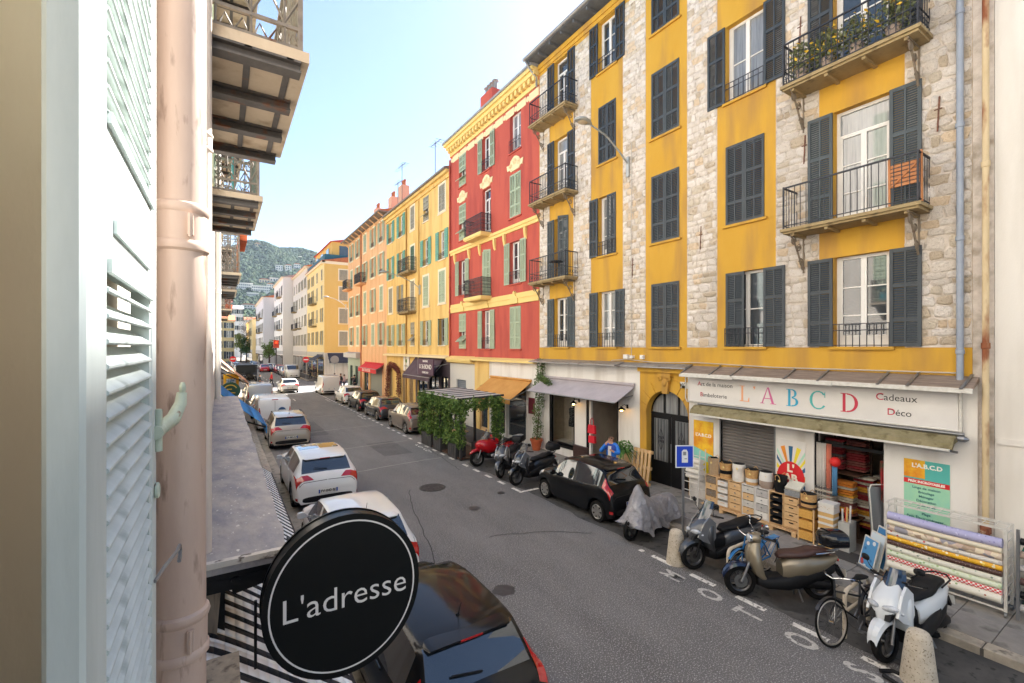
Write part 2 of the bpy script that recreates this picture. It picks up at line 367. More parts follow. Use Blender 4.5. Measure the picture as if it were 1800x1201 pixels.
# ================================================================ facade kit (local x right along the wall, y into the wall, z up)
def stucco(name, c, c2, stain=None, s3=0.8):
    return mat(name, c, c2, scale=0.9, rough=0.92, bump=0.25, bscale=35, stretch=(1,1,0.45), c3=stain, scale3=s3*1.3, m3=(0.47,0.66), detail=8, mixlo=0.25, mixhi=0.75, stretch3=(1.6,1.6,0.28))
M_white = mat('white joinery', '#dcd9d4', '#e6e3de', scale=3, rough=0.45)
M_pane = mat('window pane', (0.03,0.04,0.05), (0.05,0.06,0.07), scale=1.2, rough=0.03, spec=1.0, coat=0.6)
M_pane2 = mat('curtained pane', (0.30,0.31,0.31), (0.16,0.17,0.18), scale=2.5, rough=0.04, spec=1.0, coat=0.6, stretch=(6,1,0.3))
M_wrought = mat('wrought iron', '#2a2b31', '#3d3f46', scale=9, rough=0.55, metal=0.3, c3='#5b4132', scale3=6, m3=(0.62,0.75))
M_zinc = mat('zinc flashing', '#8f8c8a', '#a9a6a3', scale=1.5, rough=0.5, metal=0.4, c3='#6a625c', scale3=3, m3=(0.55,0.75))
M_concrete = mat('balcony slab', '#94805c', '#ab966e', scale=2, rough=0.9, c3='#5d4e38', scale3=4, m3=(0.55,0.75), bump=0.3)
M_tile = mat('roof tile', '#a8603e', '#c07a52', scale=6, rough=0.85, c3='#7a4a35', scale3=3, m3=(0.5,0.75))
M_eaveB = mat('brown grey eave', '#766c66', '#8a8079', scale=4, rough=0.8)
M_shG = mat('grey shutter paint', '#3a4044', '#464d51', scale=3, rough=0.6, stretch=(1,1,0.2))
M_shP = mat('pale green shutter paint', '#9aa78c', '#aab69b', scale=3, rough=0.6, stretch=(1,1,0.2))
M_shT = mat('teal shutter paint', '#5f9d8b', '#74ad9a', scale=3, rough=0.6, stretch=(1,1,0.2))
M_shB = mat('brown grey shutter paint', '#8d8878', '#a09a88', scale=3, rough=0.6, stretch=(1,1,0.2))
SHG = [M_shG, mat('faded grey shutter paint', '#434a4d', '#50585b', scale=3, rough=0.65, stretch=(1,1,0.2)), mat('dark grey shutter paint', '#33393e', '#3e454a', scale=3, rough=0.55, stretch=(1,1,0.2))]; WR = random.Random(17)
M_shD = mat('dark green shutter paint', '#46624e', '#54705b', scale=3, rough=0.6)
def wall_mesh(g, x0, x1, z0, z1, holes, y=0.0, rev=0.24):
    xs = sorted(set([x0, x1]+[v for h in holes for v in h[:2]])); zs = sorted(set([z0, z1]+[v for h in holes for v in h[2:4]]))
    xs = [v for v in xs if x0-1e-6 <= v <= x1+1e-6]; zs = [v for v in zs if z0-1e-6 <= v <= z1+1e-6]
    for a, b in zip(xs, xs[1:]):
        for c, d in zip(zs, zs[1:]):
            mx, mz = (a+b)/2, (c+d)/2
            if any(h[0] < mx < h[1] and h[2] < mz < h[3] for h in holes): continue
            g.quad((a,y,c),(b,y,c),(b,y,d),(a,y,d))
    for a, b, c, d in [h[:4] for h in holes]:
        g.quad((a,y,c),(a,y,d),(a,y+rev,d),(a,y+rev,c)); g.quad((b,y,c),(b,y+rev,c),(b,y+rev,d),(b,y,d))
        g.quad((a,y,c),(a,y+rev,c),(b,y+rev,c),(b,y,c)); g.quad((a,y,d),(b,y,d),(b,y+rev,d),(a,y+rev,d))
def shutter_mesh(w, h, m, simple=False, tilt=False):
    """louvred leaf: stiles, rails, two bays of slats; origin at lower left of its front"""
    def fn():
        g = MB(); st, t = 0.065, 0.036; rails = [0, 0.27*h, 0.62*h, h]
        g.box(0, st, -t, 0, 0, h); g.box(w-st, w, -t, 0, 0, h)
        for i, r in enumerate(rails):
            z0 = min(max(r-0.04, 0), h-0.08); g.box(st+0.001, w-st-0.001, -t+0.002, -0.002, z0, z0+0.08)
        two = w > 0.36
        if two: g.box(w/2-0.018, w/2+0.018, -t+0.004, -0.004, 0.08, h-0.08)
        bays = [(st, w/2-0.018), (w/2+0.018, w-st)] if two else [(st, w-st)]
        pitch = 0.14 if simple else 0.05
        for a, b in zip(rails, rails[1:]):
            n = max(1, int((b-a-0.09)/pitch)); p = (b-a-0.09)/n
            for i in range(n):
                z = a+0.045+i*p
                for u, v in bays:
                    g.quad((u,-t+0.006,z),(v,-t+0.006,z),(v,-0.005,z+p*0.95),(u,-0.005,z+p*0.95))
                    if not simple: g.quad((u,-t+0.006,z),(v,-t+0.006,z),(v,-t+0.006,z+0.008),(u,-t+0.006,z+0.008))
        if tilt: pass
        return g.mesh('shutter', m)
    return shared(('sh', round(w, 2), round(h, 2), m.name, simple), fn)
def frame_mesh(w, h, transom, bars, m):
    def fn():
        g = MB(); f = 0.07
        g.box(-w/2, -w/2+f, 0, 0.06, 0, h); g.box(w/2-f, w/2, 0, 0.06, 0, h); g.box(-w/2+f, w/2-f, 0.001, 0.059, 0, f); g.box(-w/2+f, w/2-f, 0.001, 0.059, h-f, h)
        top = h-f
        if transom: top = h*0.76; g.box(-w/2+f, w/2-f, 0.001, 0.059, top, top+0.08)
        g.box(-0.055, 0.055, -0.006, 0.058, f, top)
        for s in (-1, 1):
            g.box(s*(w/2-f-0.025)-0.025, s*(w/2-f-0.025)+0.025, 0.004, 0.056, f, top)
            for k in range(1, bars+1):
                z = f+(top-f)*k/(bars+1); x0, x1 = (0.055, w/2-f-0.05) if s > 0 else (-w/2+f+0.05, -0.055); g.box(x0, x1, 0.01, 0.05, z-0.014, z+0.014)
        if bars >= 2:
            for s in (-1, 1): g.box(min(s*0.06, s*(w/2-f-0.05)), max(s*0.06, s*(w/2-f-0.05)), 0.012, 0.05, f, f+0.2)
        return g.mesh('window', m)
    return shared(('fr', round(w, 2), round(h, 2), transom, bars, m.name), fn)
def guard_mesh(w, h=0.5):
    def fn():
        g = MB()
        for z in (0.03, h*0.72, h): g.bar((-w/2, -0.03, z), (w/2, -0.03, z), 0.018)
        n = max(4, int(w/0.13))
        for k in range(n+1): g.bar((-w/2+w*k/n, -0.03, 0.0), (-w/2+w*k/n, -0.03, h), 0.016)
        return g.mesh('window_guard', M_wrought)
    return shared(('gd', round(w, 2), h), fn)
def window(b, x, z, w, h, L=None, R=None, sm=M_shG, guard=0, transom=False, bars=2, curtain=False, simple=False, tilt=False, sill=None, rev=0.17, surround=None):
    """one window part with its pane, shutters, guard, sill as sub-parts; L/R = open, closed, or an angle in degrees for ajar"""
    if WR.random() < 0.3: curtain = True
    o = put('window', frame_mesh(w, h, transom, bars, M_white), b, (x, rev, z))
    if not (L == 'closed' and R == 'closed' and not tilt):
        def pn():
            g = MB(); g.quad((-w/2+0.03, 0.035, 0.03), (w/2-0.03, 0.035, 0.03), (w/2-0.03, 0.035, h-0.03), (-w/2+0.03, 0.035, h-0.03)); return g.mesh('pane', M_pane2 if curtain else M_pane)
        put('pane', shared(('pn', round(w, 2), round(h, 2), curtain), pn), o)
    if sm is M_shG: sm = SHG[WR.randrange(3)]
    sw = w/2-0.004; me = shutter_mesh(sw, h-0.01, sm, simple)
    for s, st in ((-1, L), (1, R)):
        if st is None: continue
        if st == 'open': put('shutter', me, o, ((-w/2-sw-0.004) if s < 0 else w/2+0.004, -rev-0.032, 0.003))
        elif st == 'closed':
            if tilt:
                ub = 0.52
                put('shutter', shutter_mesh(sw, h*ub, sm, simple), o, (-w/2+0.002 if s < 0 else 0.002, -rev+0.012, h*(1-ub)))
                put('shutter', shutter_mesh(sw, h*0.3, sm, simple), o, (-w/2+0.002 if s < 0 else 0.002, -rev+0.012, 0))
                put('shutter_flap', shutter_mesh(sw, h*0.34, sm, simple), o, (-w/2+0.002 if s < 0 else 0.002, -rev-0.26, h*0.19), rot=(radians(-50), 0, 0))
            else: put('shutter', me, o, (-w/2+0.002 if s < 0 else 0.002, -rev+0.012, 0.003))
        else:
            a = radians(st)
            if s > 0: put('shutter', me, o, (w/2, -rev-0.014, 0.003), -pi+a) if False else put('shutter', me, o, (w/2-sw*cos(a), -rev-sw*sin(a), 0.003), a)
            else: put('shutter', me, o, (-w/2, -rev, 0.003), -a)
    if guard: put('window_guard', guard_mesh(w, guard), o, (0, -rev-0.03, 0.0))
    if sill is not None:
        def sl():
            g = MB(); g.box(-w/2-0.08, w/2+0.08, -0.07, 0.0, -0.07, -0.002); return g.mesh('sill', sill)
        put('sill', shared(('sill', round(w, 2), sill.name), sl), o, (0, -rev-0.001, 0))
    if surround is not None:
        def sr():
            g = MB(); t = 0.14
            g.box(-w/2-t, -w/2, -0.025, 0, -0.08, h+t); g.box(w/2, w/2+t, -0.025, 0, -0.08, h+t); g.box(-w/2, w/2, -0.025, 0, h, h+t); g.box(-w/2-t-0.05, w/2+t+0.05, -0.05, 0, -0.15, -0.08); return g.mesh('surround', surround)
        put('surround', shared(('sur', round(w, 2), round(h, 2), surround.name), sr), o, (0, -rev-0.001, 0))
    return o
def scroll(g, c, r, y, turns=1.6, t=0.012, flip=1, n=18, plane='x'):
    pts = []
    for i in range(n):
        a = turns*2*pi*i/(n-1); rr = r*(1-0.75*i/(n-1)); p = (c[0]+flip*rr*cos(a), c[1]+rr*sin(a))
        pts.append((p[0], y, p[1]) if plane == 'x' else (y, p[0], p[1]))
    g.tube(pts, t*0.5, 4)
def railing_mesh(L, D, h, style):
    """balcony railing: front of length L, two returns of depth D, standing at local z=0; front at y=-D"""
    def fn():
        g = MB(); step = {'bars': 0.115, 'ornate': 0.10, 'plain': 0.125, 'dense': 0.075}[style]
        runs = [((-L/2, -D), (L/2, -D)), ((-L/2, -D), (-L/2, -0.02)), ((L/2, -D), (L/2, -0.02))]
        for (a, b) in runs:
            ln = sqrt((b[0]-a[0])**2+(b[1]-a[1])**2)
            zs = {'bars': (0.05, 0.38, h), 'plain': (0.08, h), 'ornate': (0.04, h*0.3, h*0.78, h), 'dense': (0.04, h*0.45, h*0.8, h)}[style]
            for z in zs: g.bar((a[0], a[1], z), (b[0], b[1], z), 0.02 if z < h else 0.034)
            n = max(2, int(ln/step))
            for k in range(n+1):
                x = a[0]+(b[0]-a[0])*k/n; y = a[1]+(b[1]-a[1])*k/n
                g.bar((x, y, 0), (x, y, h), 0.013)
                if k < n and style in ('bars', 'ornate', 'dense'):
                    xm, ym = x+(b[0]-a[0])/n/2, y+(b[1]-a[1])/n/2; r = step*0.42; plane = 'x' if a[1] == b[1] else 'y'
                    cx = xm if plane == 'x' else ym; yy = ym if plane == 'x' else xm
                    hh = [0.21] if style == 'bars' else ([h*0.15, h*0.54, h*0.89] if style == 'ornate' else [h*0.2, h*0.62, h*0.9])
                    for zz in hh:
                        pts = [(cx+r*cos(q*pi/4), zz+r*1.25*sin(q*pi/4)) for q in range(8)]
                        g.tube([(p[0], yy, p[1]) if plane == 'x' else (yy, p[0], p[1]) for p in pts], 0.007, 3, closed=True, caps=False)
        for x in (-L/2, L/2): g.bar((x, -D, 0), (x, -D, h+0.03), 0.032)
        return g.mesh('railing', M_wrought)
    return shared(('rail', L, D, h, style), fn)
def bracket_mesh(D, h=0.9):
    def fn():
        g = MB(); g.bar((0, -D*0.9, -0.02), (0, 0, -0.02), 0.035); g.bar((0, -0.02, -h), (0, -0.02, 0), 0.035)
        pts = [(0, -D*0.85+D*0.75*(i/10)**1.2, -0.06-h*0.85*(i/10)**1.6) for i in range(11)]; g.tube(pts, 0.022, 5)
        scroll(g, (-D*0.7, -0.16), 0.12, 0, plane='y', t=0.035); scroll(g, (-0.14, -h*0.72), 0.11, 0, plane='y', t=0.035, flip=-1); scroll(g, (-D*0.35, -0.3), 0.1, 0, plane='y', t=0.03)
        return g.mesh('bracket', mat('rusty iron', '#6b5f52', '#857763', scale=7, rough=0.8, c3='#5a3826', scale3=9, m3=(0.55,0.7)))
    return shared(('brk', D, h), fn)
def balcony(b, x, z, L, D, h=1.0, style='bars', slabm=None, brackets=True, beams=True, thick=0.07):
    slabm = slabm or M_concrete; D0 = D
    def fn():
        g = MB(); g.box(-L/2, L/2, -D, -0.002, -thick, 0); g.box(-L/2+0.05, L/2-0.05, -D+0.05, -0.002, -thick-0.05, -thick+0.001)
        if beams:
            for k in range(4): xx = -L/2+0.25+(L-0.5)*k/3; g.box(xx-0.035, xx+0.035, -D+0.09, -0.002, -thick-0.11, -thick-0.05)
        return g.mesh('balcony', slabm)
    o = put('balcony', shared(('slab', L, D, slabm.name, beams, thick), fn), b, (x, 0, z))
    put('railing', railing_mesh(round(L-0.12, 3), round(D-0.06, 3), h, style), o, (0, 0, 0.0))
    if brackets:
        for s in (-1, 1): put('bracket', bracket_mesh(D), o, (s*(L/2-0.22), 0, -thick-0.06))
    return o
def hole(x, z, w, h): return (x-w/2, x+w/2, z, z+h)
def shell(b, name, W, z0, z1, D, m, holes, rev=0.24, sides=True, back=True):
    g = MB(); wall_mesh(g, 0, W, z0, z1, holes, rev=rev)
    if sides: g.quad((0,0,z0),(0,D,z0),(0,D,z1),(0,0,z1)); g.quad((W,0,z0),(W,0,z1),(W,D,z1),(W,D,z0))
    if back: g.quad((0,D,z0),(W,D,z0),(W,D,z1),(0,D,z1))
    g.quad((0,0,z1),(W,0,z1),(W,D,z1),(0,D,z1))
    return g.build(name, m, b, fix=False)
def pipe_part(b, x, z0, z1, r, m, y=-0.09, name='drainpipe', col=2.2):
    g = MB(); g.cyl((x, y, z0), (x, y, z1), r, n=10); z = z0+0.6
    while z < z1: g.lathe([(r, -0.05), (r*1.25, -0.04), (r*1.25, 0.04), (r, 0.05)], n=10, c=(x, y, z)); z += col
    return g.build(name, m, b, smooth=40)

# ================================================================ ochre and stone building
M_och = stucco('ochre stucco', (0.555,0.295,0.027), (0.615,0.355,0.05), (0.43,0.235,0.055))
M_red = stucco('red stucco', (0.47,0.08,0.055), (0.52,0.105,0.07), (0.38,0.065,0.05))
M_yel = stucco('yellow stucco', (0.73,0.48,0.15), (0.77,0.54,0.21), (0.62,0.38,0.12))
M_ora = stucco('salmon stucco', (0.74,0.42,0.22), (0.78,0.48,0.27), (0.64,0.36,0.18))
M_cream = stucco('cream stucco', (0.74,0.69,0.62), (0.77,0.73,0.67), (0.66,0.61,0.54))
M_wwall = stucco('white painted wall', (0.74,0.71,0.67), (0.79,0.76,0.72), (0.62,0.58,0.53))
M_mortar = mat('lime mortar', '#c1b4a7', '#d4c9bd', scale=5, rough=0.95, bump=0.8, bscale=18, bdist=0.03, c3='#9d907f', scale3=3, m3=(0.5,0.7))
M_stones = [mat('rubble stone %d' % i, a, b_, scale=9, rough=0.92, bump=0.9, bscale=14, bdist=0.04, c3=c, scale3=8, m3=(0.54,0.76)) for i, (a, b_, c) in enumerate((
    ('#cbbfb2', '#ddd3c7', '#9f8e7c'), ('#c3b5a1', '#d5c8b5', '#998771'), ('#d5cbc0', '#e4dbd1', '#ad9c8b'), ('#b8a791', '#cbbba5', '#8c7a66'), ('#ccb497', '#dac6ab', '#a68d70')))]
OB = thing('apartment_building', 'ochre yellow apartment building with rubble stone strips and dark grey shutters', 'building', (F_R, 16.83, 0), -pi/2)
OW = 14.2; GZ = 4.12
cols = {'C1': (1.6, 0.92), 'C2': (4.33, 0.92), 'C3': (6.98, 1.1), 'C4': (9.66, 1.1), 'C5': (12.38, 1.08)}
rows = [(4.72, 2.1), (8.18, 2.25), (11.68, 2.2), (15.18, 1.95)]
doors = [None, (7.6, 2.65), (11.08, 2.6), (14.56, 2.5)]
holes = []; wins = []
ST = {'C1': [('open','open'), ('open', 35), ('open','open'), ('open','open')], 'C2': [('open','open'), ('open','closed'), ('closed','closed'), ('open','open')],
      'C3': [('closed','closed')]*4, 'C4': [('closed','open'), ('closed','closed'), ('open','open'), ('closed','closed')], 'C5': [('open','open')]*4}
for c, (x, w) in cols.items():
    for f in range(4):
        z, h = doors[f] if (c in ('C1', 'C5') and f) else rows[f]
        holes.append(hole(x, z, w, h)); wins.append((c, f, x, z, w, h))
shell(OB, 'wall', OW, GZ, 17.6, 11, M_och, holes)
for c, f, x, z, w, h in wins:
    L, R = ST[c][f]; bal = c in ('C1', 'C5') and f > 0
    window(OB, x, z, w, h, L, R, M_shG, guard=0 if (bal or (L == 'closed' and R == 'closed')) else 0.52, transom=bal, bars=2 if c != 'C4' else 1, curtain=(c == 'C5' and f == 1) or (c == 'C4' and f == 2), sill=M_och)
for f in (1, 2, 3):
    balcony(OB, 1.42, doors[f][0]-0.03, 2.6, 0.72, 1.0, 'bars'); balcony(OB, 12.3, doors[f][0]-0.03, 2.66, 0.72, 1.0, 'plain' if f == 1 else 'bars')
# rubble: mortar strips set into the face, stones proud of them
strips = [(0.04,0.77), (2.39,3.45), (5.13,6.18), (7.82,8.84), (10.51,11.53), (13.17,14.2)]
random.seed(11); SV = []
for k in range(14):
    g = MB(); n = 8; a0 = random.random(); rr = [random.uniform(0.76, 1.12) for _ in range(n)]
    def rg(s, y, dz=0): 
        out = []
        for i in range(n):
            a = 2*pi*(i+0.5)/n+random.uniform(-0.2, 0.2); ca, sa = cos(a), sin(a); e = 0.5
            out.append(g.P(0.5*s*rr[i]*math.copysign(abs(ca)**e, ca), y+random.uniform(-0.006, 0.006)*(s < 1), 0.5*s*rr[i]*math.copysign(abs(sa)**e, sa)))
        return out
    A, B_, C_ = rg(1.0, 0.0), rg(0.95, -0.03), rg(0.68, -0.052)
    for p, q in ((A, B_), (B_, C_)):
        for i in range(n): g.F([p[i], p[(i+1) % n], q[(i+1) % n], q[i]])
    c = g.P(random.uniform(-0.12, 0.12), -0.06, random.uniform(-0.12, 0.12))
    for i in range(n): g.F([C_[i], C_[(i+1) % n], c])
    SV.append(g)
stones = []
zt = 17.0
M_strip = MB()
for si, (xa, xb) in enumerate(strips):
    M_strip.box(xa, xb, -0.006, 0.0, 4.7, zt)
    z = 4.73
    while z < zt-0.1:
        hh = random.uniform(0.12, 0.27); x = xa+0.01
        while x < xb-0.05:
            ww = min(random.uniform(0.13, 0.42), xb-0.01-x)
            if xb-0.01-x-ww < 0.1: ww = xb-0.01-x
            h2 = hh*random.uniform(0.85, 1.1)
            blocked = any(wx-ww_/2-0.03 < x+ww/2 < wx+ww_/2+0.03 and wz-0.1 < z+hh/2 < wz+wh+0.1 for _, _, wx, wz, ww_, wh in wins)
            if not blocked: stones.append((x+ww/2, z+hh/2, ww*1.03, h2*1.03))
            x += ww
        z += hh
M_strip.build('mortar_strip', M_mortar, OB)
def seen(s):
    wy = 16.83-s[0]; return (F_R**2+wy**2+(s[1]-4.7)**2)
stones.sort(key=seen)
SM = [[SV[v].mesh('stone', m, smooth=50) for m in M_stones] for v in range(14)]
for i, (x, z, w, h) in enumerate(stones[:300]):
    put('stone', SM[random.randrange(14)][random.choice((0,0,0,1,2,2,2,3,4))], OB, (x, -0.004, z), rot=(0, random.choice((0, pi)), 0), scale=(w, 0.45, h))
g = MB()
for x, z, w, h in stones[300:]:
    v = SV[random.randrange(14)]; o = len(g.v); mi = random.choice((0,0,0,1,2,2,2,3,4))
    for p in v.v: g.v.append(Vector((x+p.x*w, -0.004+p.y*0.45, z+p.z*h)))
    for f in v.f: g.f.append(tuple(i+o for i in f)); g.m.append(mi)
tag(g.build('rubble', M_stones, OB, smooth=50), kind='stuff')
# eaves: soffit boards, rafters, gutter; moulding under them
M_eave = mat('grey eave boards', '#565a60', '#6b6f75', scale=4, rough=0.7)
g = MB(); g.box(-0.25, OW, -0.62, 0.0, 17.62, 17.72); g.build('eave', M_eave, OB)
for k in range(19):
    g = MB(); g.box(-0.1+k*0.78-0.04, -0.1+k*0.78+0.04, -0.55, 0.0, 17.5, 17.62); g.build('rafter', M_eave, OB)
g = MB(); g.tube([(-0.3,-0.66,17.72), (OW,-0.66,17.72)], 0.075, 10); g.tube([(-0.2,-0.66,17.68), (-0.12,-0.5,17.35), (-0.1,-0.1,17.0), (-0.1,-0.09,16.6)], 0.045, 8); g.build('gutter', M_zinc, OB, smooth=40)
g = MB(); g.box(0, OW, -0.05, 0.0, 17.15, 17.3); g.box(0, OW, -0.1, 0.0, 17.3, 17.5); g.build('cornice', M_och, OB)
g = MB(); g.prism([(-0.65, 17.75), (11, 17.75), (5.2, 19.6)], -0.25, OW, 'YZ'); g.build('roof', M_tile, OB)
pipe_part(OB, 14.05, GZ-0.1, 17.6, 0.055, mat('blue grey pipe paint', '#8b93a0', '#9aa2ae', scale=3, rough=0.45), y=-0.11)
# wall ties, cables
for (x, z) in ((11.2, 9.6), (13.7, 9.4), (13.75, 13.0), (11.1, 12.6), (8.3, 8.0), (5.6, 7.5)):
    g = MB(); g.bar((x, -0.03, z-0.35), (x+0.03, -0.03, z+0.35), 0.025); g.bar((x-0.05, -0.03, z+0.1), (x+0.07, -0.03, z+0.1), 0.022); g.build('wall_tie', mat('rust', '#5f4034', '#7c5340', scale=9, rough=0.9), OB)
g = MB(); g.tube([(5.6,-0.07,4.3), (5.58,-0.07,7.0), (5.6,-0.07,11.9)], 0.012, 5); g.tube([(4.6,-0.06,4.22), (5.4,-0.08,4.28), (6.6,-0.06,4.2), (8.2,-0.08,4.24), (10.5,-0.06,4.18), (14.0,-0.07,4.2)], 0.014, 5)
g.build('cable', mat('cable', '#b9b2a8', rough=0.7), OB)
for q in ((5.25,5.45,-0.12,0,4.3,4.45),(5.55,5.68,-0.12,0,4.32,4.42),(6.0,6.14,-0.1,0,4.3,4.44)): g = MB(); g.box(*q); g.build('junction_box', M_white, OB)
# ---------------------------------------------------------------- red building
RB = thing('apartment_building', 'brick red apartment building with yellow cornice, belts and window crests', 'building', (F_R, 26.39, 0), -pi/2)
RW = 9.55
M_trim = stucco('yellow trim', (0.78,0.56,0.19), (0.82,0.62,0.25))
M_trimP = stucco('pale yellow trim', (0.80,0.64,0.36), (0.83,0.68,0.42))
rc = {'A': (1.7, 0.9), 'B': (4.65, 0.92), 'C': (7.55, 0.98)}
RS = {'A': [('tilt',), ('open','open'), ('tilt',), ('tilt',)], 'B': [('open','open'), ('closed', 30), (None,None), ('open','open')], 'C': [('closed','closed'), ('open','open'), ('closed','closed'), (None,None)]}
rr_ = [(4.63, 2.1), (7.85, 2.1), (11.15, 2.15), (14.4, 1.9)]; rd = {1: (7.5, 2.5), 2: (10.9, 2.5)}
holes = []; ws = []
for c, (x, w) in rc.items():
    for f in range(4):
        z, h = rd[f] if (c == 'B' and f in rd) else rr_[f]; holes.append(hole(x, z, w, h)); ws.append((c, f, x, z, w, h))
shell(RB, 'wall', RW, GZ, 17.2, 11, M_red, holes)
for c, f, x, z, w, h in ws:
    s = RS[c][f]; t = s[0] == 'tilt'; L, R = ('closed', 'closed') if t else s
    window(RB, x, z, w, h, L, R, M_shP, guard=0 if (c == 'B' and f in rd) or t or L == 'closed' else 0.6, bars=2, tilt=t, sill=M_red, transom=(c == 'B' and f in rd))
for f in (1, 2): balcony(RB, 4.2, rd[f][0]-0.03, 2.05, 0.68, 0.98, 'dense', M_trim, brackets=False, beams=False, thick=0.16)
g = MB(); g.box(-0.02, RW, -0.06, 0, 6.85, 7.1); g.box(-0.02, RW, -0.1, 0, 7.1, 7.2); g.box(-0.02, RW, -0.05, 0, 7.2, 7.36)
for x in (1.7, 4.65, 7.55): g.prism([(x-0.35,6.86),(x+0.35,6.86),(x+0.3,7.15),(x+0.12,7.25),(x+0.08,7.42),(x,7.48),(x-0.08,7.42),(x-0.12,7.25),(x-0.3,7.15)], -0.115, -0.0, 'XZ')
g.build('belt_course', M_trim, RB)
g = MB(); g.box(-0.02, RW, -0.07, 0, 10.45, 10.6); g.box(-0.02, RW, -0.12, 0, 10.6, 10.75); g.build('belt_course', M_trim, RB)
for x in (0.75, 2.65, 3.95, 5.6, 6.6, 8.5):
    g = MB(); g.prism([(-0.13,10.45),(-0.13,10.25),(-0.08,9.95),(-0.03,9.85),(-0.0,9.85),(-0.0,10.45)], x-0.08, x+0.08, 'YZ'); g.build('corbel', M_trim, RB)
for x, w in ((1.7, 1.1), (4.65, 1.15), (7.55, 1.2)):
    z = 13.55; pts = [(-0.55,0),(-0.4,0.02),(-0.3,-0.12),(0.3,-0.12),(0.4,0.02),(0.55,0.0),(0.62,0.32),(0.38,0.3),(0.3,0.5),(0.12,0.62),(0,0.66),(-0.12,0.62),(-0.3,0.5),(-0.38,0.3),(-0.62,0.32)]
    g = MB(); g.prism([(x+p[0]*w, z+p[1]*0.9) for p in pts], -0.05, 0, 'XZ'); scroll(g, (x-0.3*w, z+0.16), 0.14, -0.06, t=0.05); scroll(g, (x+0.3*w, z+0.16), 0.14, -0.06, t=0.05, flip=-1); scroll(g, (x, z+0.3), 0.16, -0.06, t=0.06); g.build('window_crest', M_trimP, RB)
for k in range(9):
    x0 = 0.15+k*1.05; g = MB(); g.box(x0+0.2, min(x0+0.98, RW-0.03), -0.012, 0, 16.25, 16.62); g.build('frieze_panel', M_trimP, RB)
    g = MB(); g.lathe([(0.13, -0.014), (0.13, 0)], n=14, c=(x0+0.08, 0, 16.44), ax='Y'); g.build('frieze_roundel', M_trimP, RB)
g = MB(); g.box(-0.05, RW, -0.06, 0, 16.7, 16.9); g.box(-0.1, RW, -0.3, 0, 17.12, 17.3); g.box(-0.2, RW, -0.42, 0, 17.3, 17.45); g.build('cornice', M_trim, RB)
for k in range(26):
    g = MB(); g.box(0.05+k*0.37, 0.05+k*0.37+0.18, -0.24, 0, 16.9, 17.12); g.build('dentil', M_trim, RB)
g = MB(); g.box(-0.25, RW, -0.5, 0.4, 17.45, 17.56); g.prism([(-0.5,17.56),(11,17.56),(5,18.9)], -0.2, RW, 'YZ'); g.build('roof', mat('slate roof', '#8b8a8c', '#a3a1a1', scale=5, rough=0.8), RB)
g = MB(); g.box(2.3, 3.7, 0.9, 1.6, 17.6, 19.7); ch = g.build('chimney', M_red, RB)
for k in range(4):
    g = MB(); g.lathe([(0.11,0),(0.11,0.5),(0.2,0.52),(0.2,0.56),(0.05,0.66)], n=10, c=(2.5+k*0.33, 1.25, 19.7)); g.build('chimney_pot', M_zinc, ch, smooth=40)
pipe_part(RB, 0.05, GZ, 16.5, 0.05, M_red, y=-0.08)
# ---------------------------------------------------------------- yellow building
YB = thing('apartment_building', 'yellow apartment building with teal and grey shutters between the red and salmon ones', 'building', (F_R, 39.6, 0), -pi/2)
YW = 13.2; yc = [1.1, 3.8, 6.4, 9.1, 11.9]; yr = [(4.85,1.75), (7.65,2.1), (10.5,1.9), (13.65,1.75)]
YS = [[('open','open',M_shP),('closed','closed',M_shB),('open','open',M_shT),('open','open',M_shT)], [('open','open',M_shP),('open','closed',M_shB),('open','open',M_shT),('open','open',M_shT)],
      [('tilt','',M_shB),('closed','closed',M_shB),('closed','closed',M_shD),('closed','closed',M_shB)], [('open','open',M_shP),('closed','closed',M_shP),('open','open',M_shT),('tilt','',M_shB)],
      [(30,'open',M_shP),('closed','closed',M_shP),('open','open',M_shT),('closed','closed',M_shB)]]
holes = [hole(x, z, 0.8 if i == 2 else 0.98, h) for i, x in enumerate(yc) for z, h in yr]
shell(YB, 'wall', YW, GZ, 15.7, 11, M_yel, holes)
M_trimW = stucco('pale trim', (0.78,0.68,0.50), (0.82,0.73,0.56))
for i, x in enumerate(yc):
    for f, (z, h) in enumerate(yr):
        L, R, m = YS[i][f]; t = L == 'tilt'
        window(YB, x, z, 0.8 if i == 2 else 0.98, h, 'closed' if t else L, 'closed' if t else R, m, bars=2, simple=True, tilt=t, sill=M_trimW, surround=M_trimW if L == 'closed' else None, guard=0.4 if L == 'open' else 0)
for z in (7.4, 10.42): balcony(YB, 6.0, z, 2.5, 0.68, 1.0, 'ornate', brackets=False)
g = MB(); g.box(-0.02, YW, -0.12, 0, 15.55, 15.8); g.box(-0.05, YW, -0.3, 0, 15.8, 15.98); g.build('cornice', M_yel, YB)
g = MB(); g.box(-0.05, YW+0.02, -0.45, 0.2, 15.98, 16.1); g.build('eave', M_eaveB, YB); g = MB(); g.prism([(-0.45,16.1),(11,16.1),(5,17.6)], 0, YW, 'YZ'); g.build('roof', M_tile, YB)
for x in (5.2, 7.8): pipe_part(YB, x, 0.13, 15.6, 0.05, M_yel if x > 6 else mat('brown pipe', '#a87d35', rough=0.6), y=-0.08)
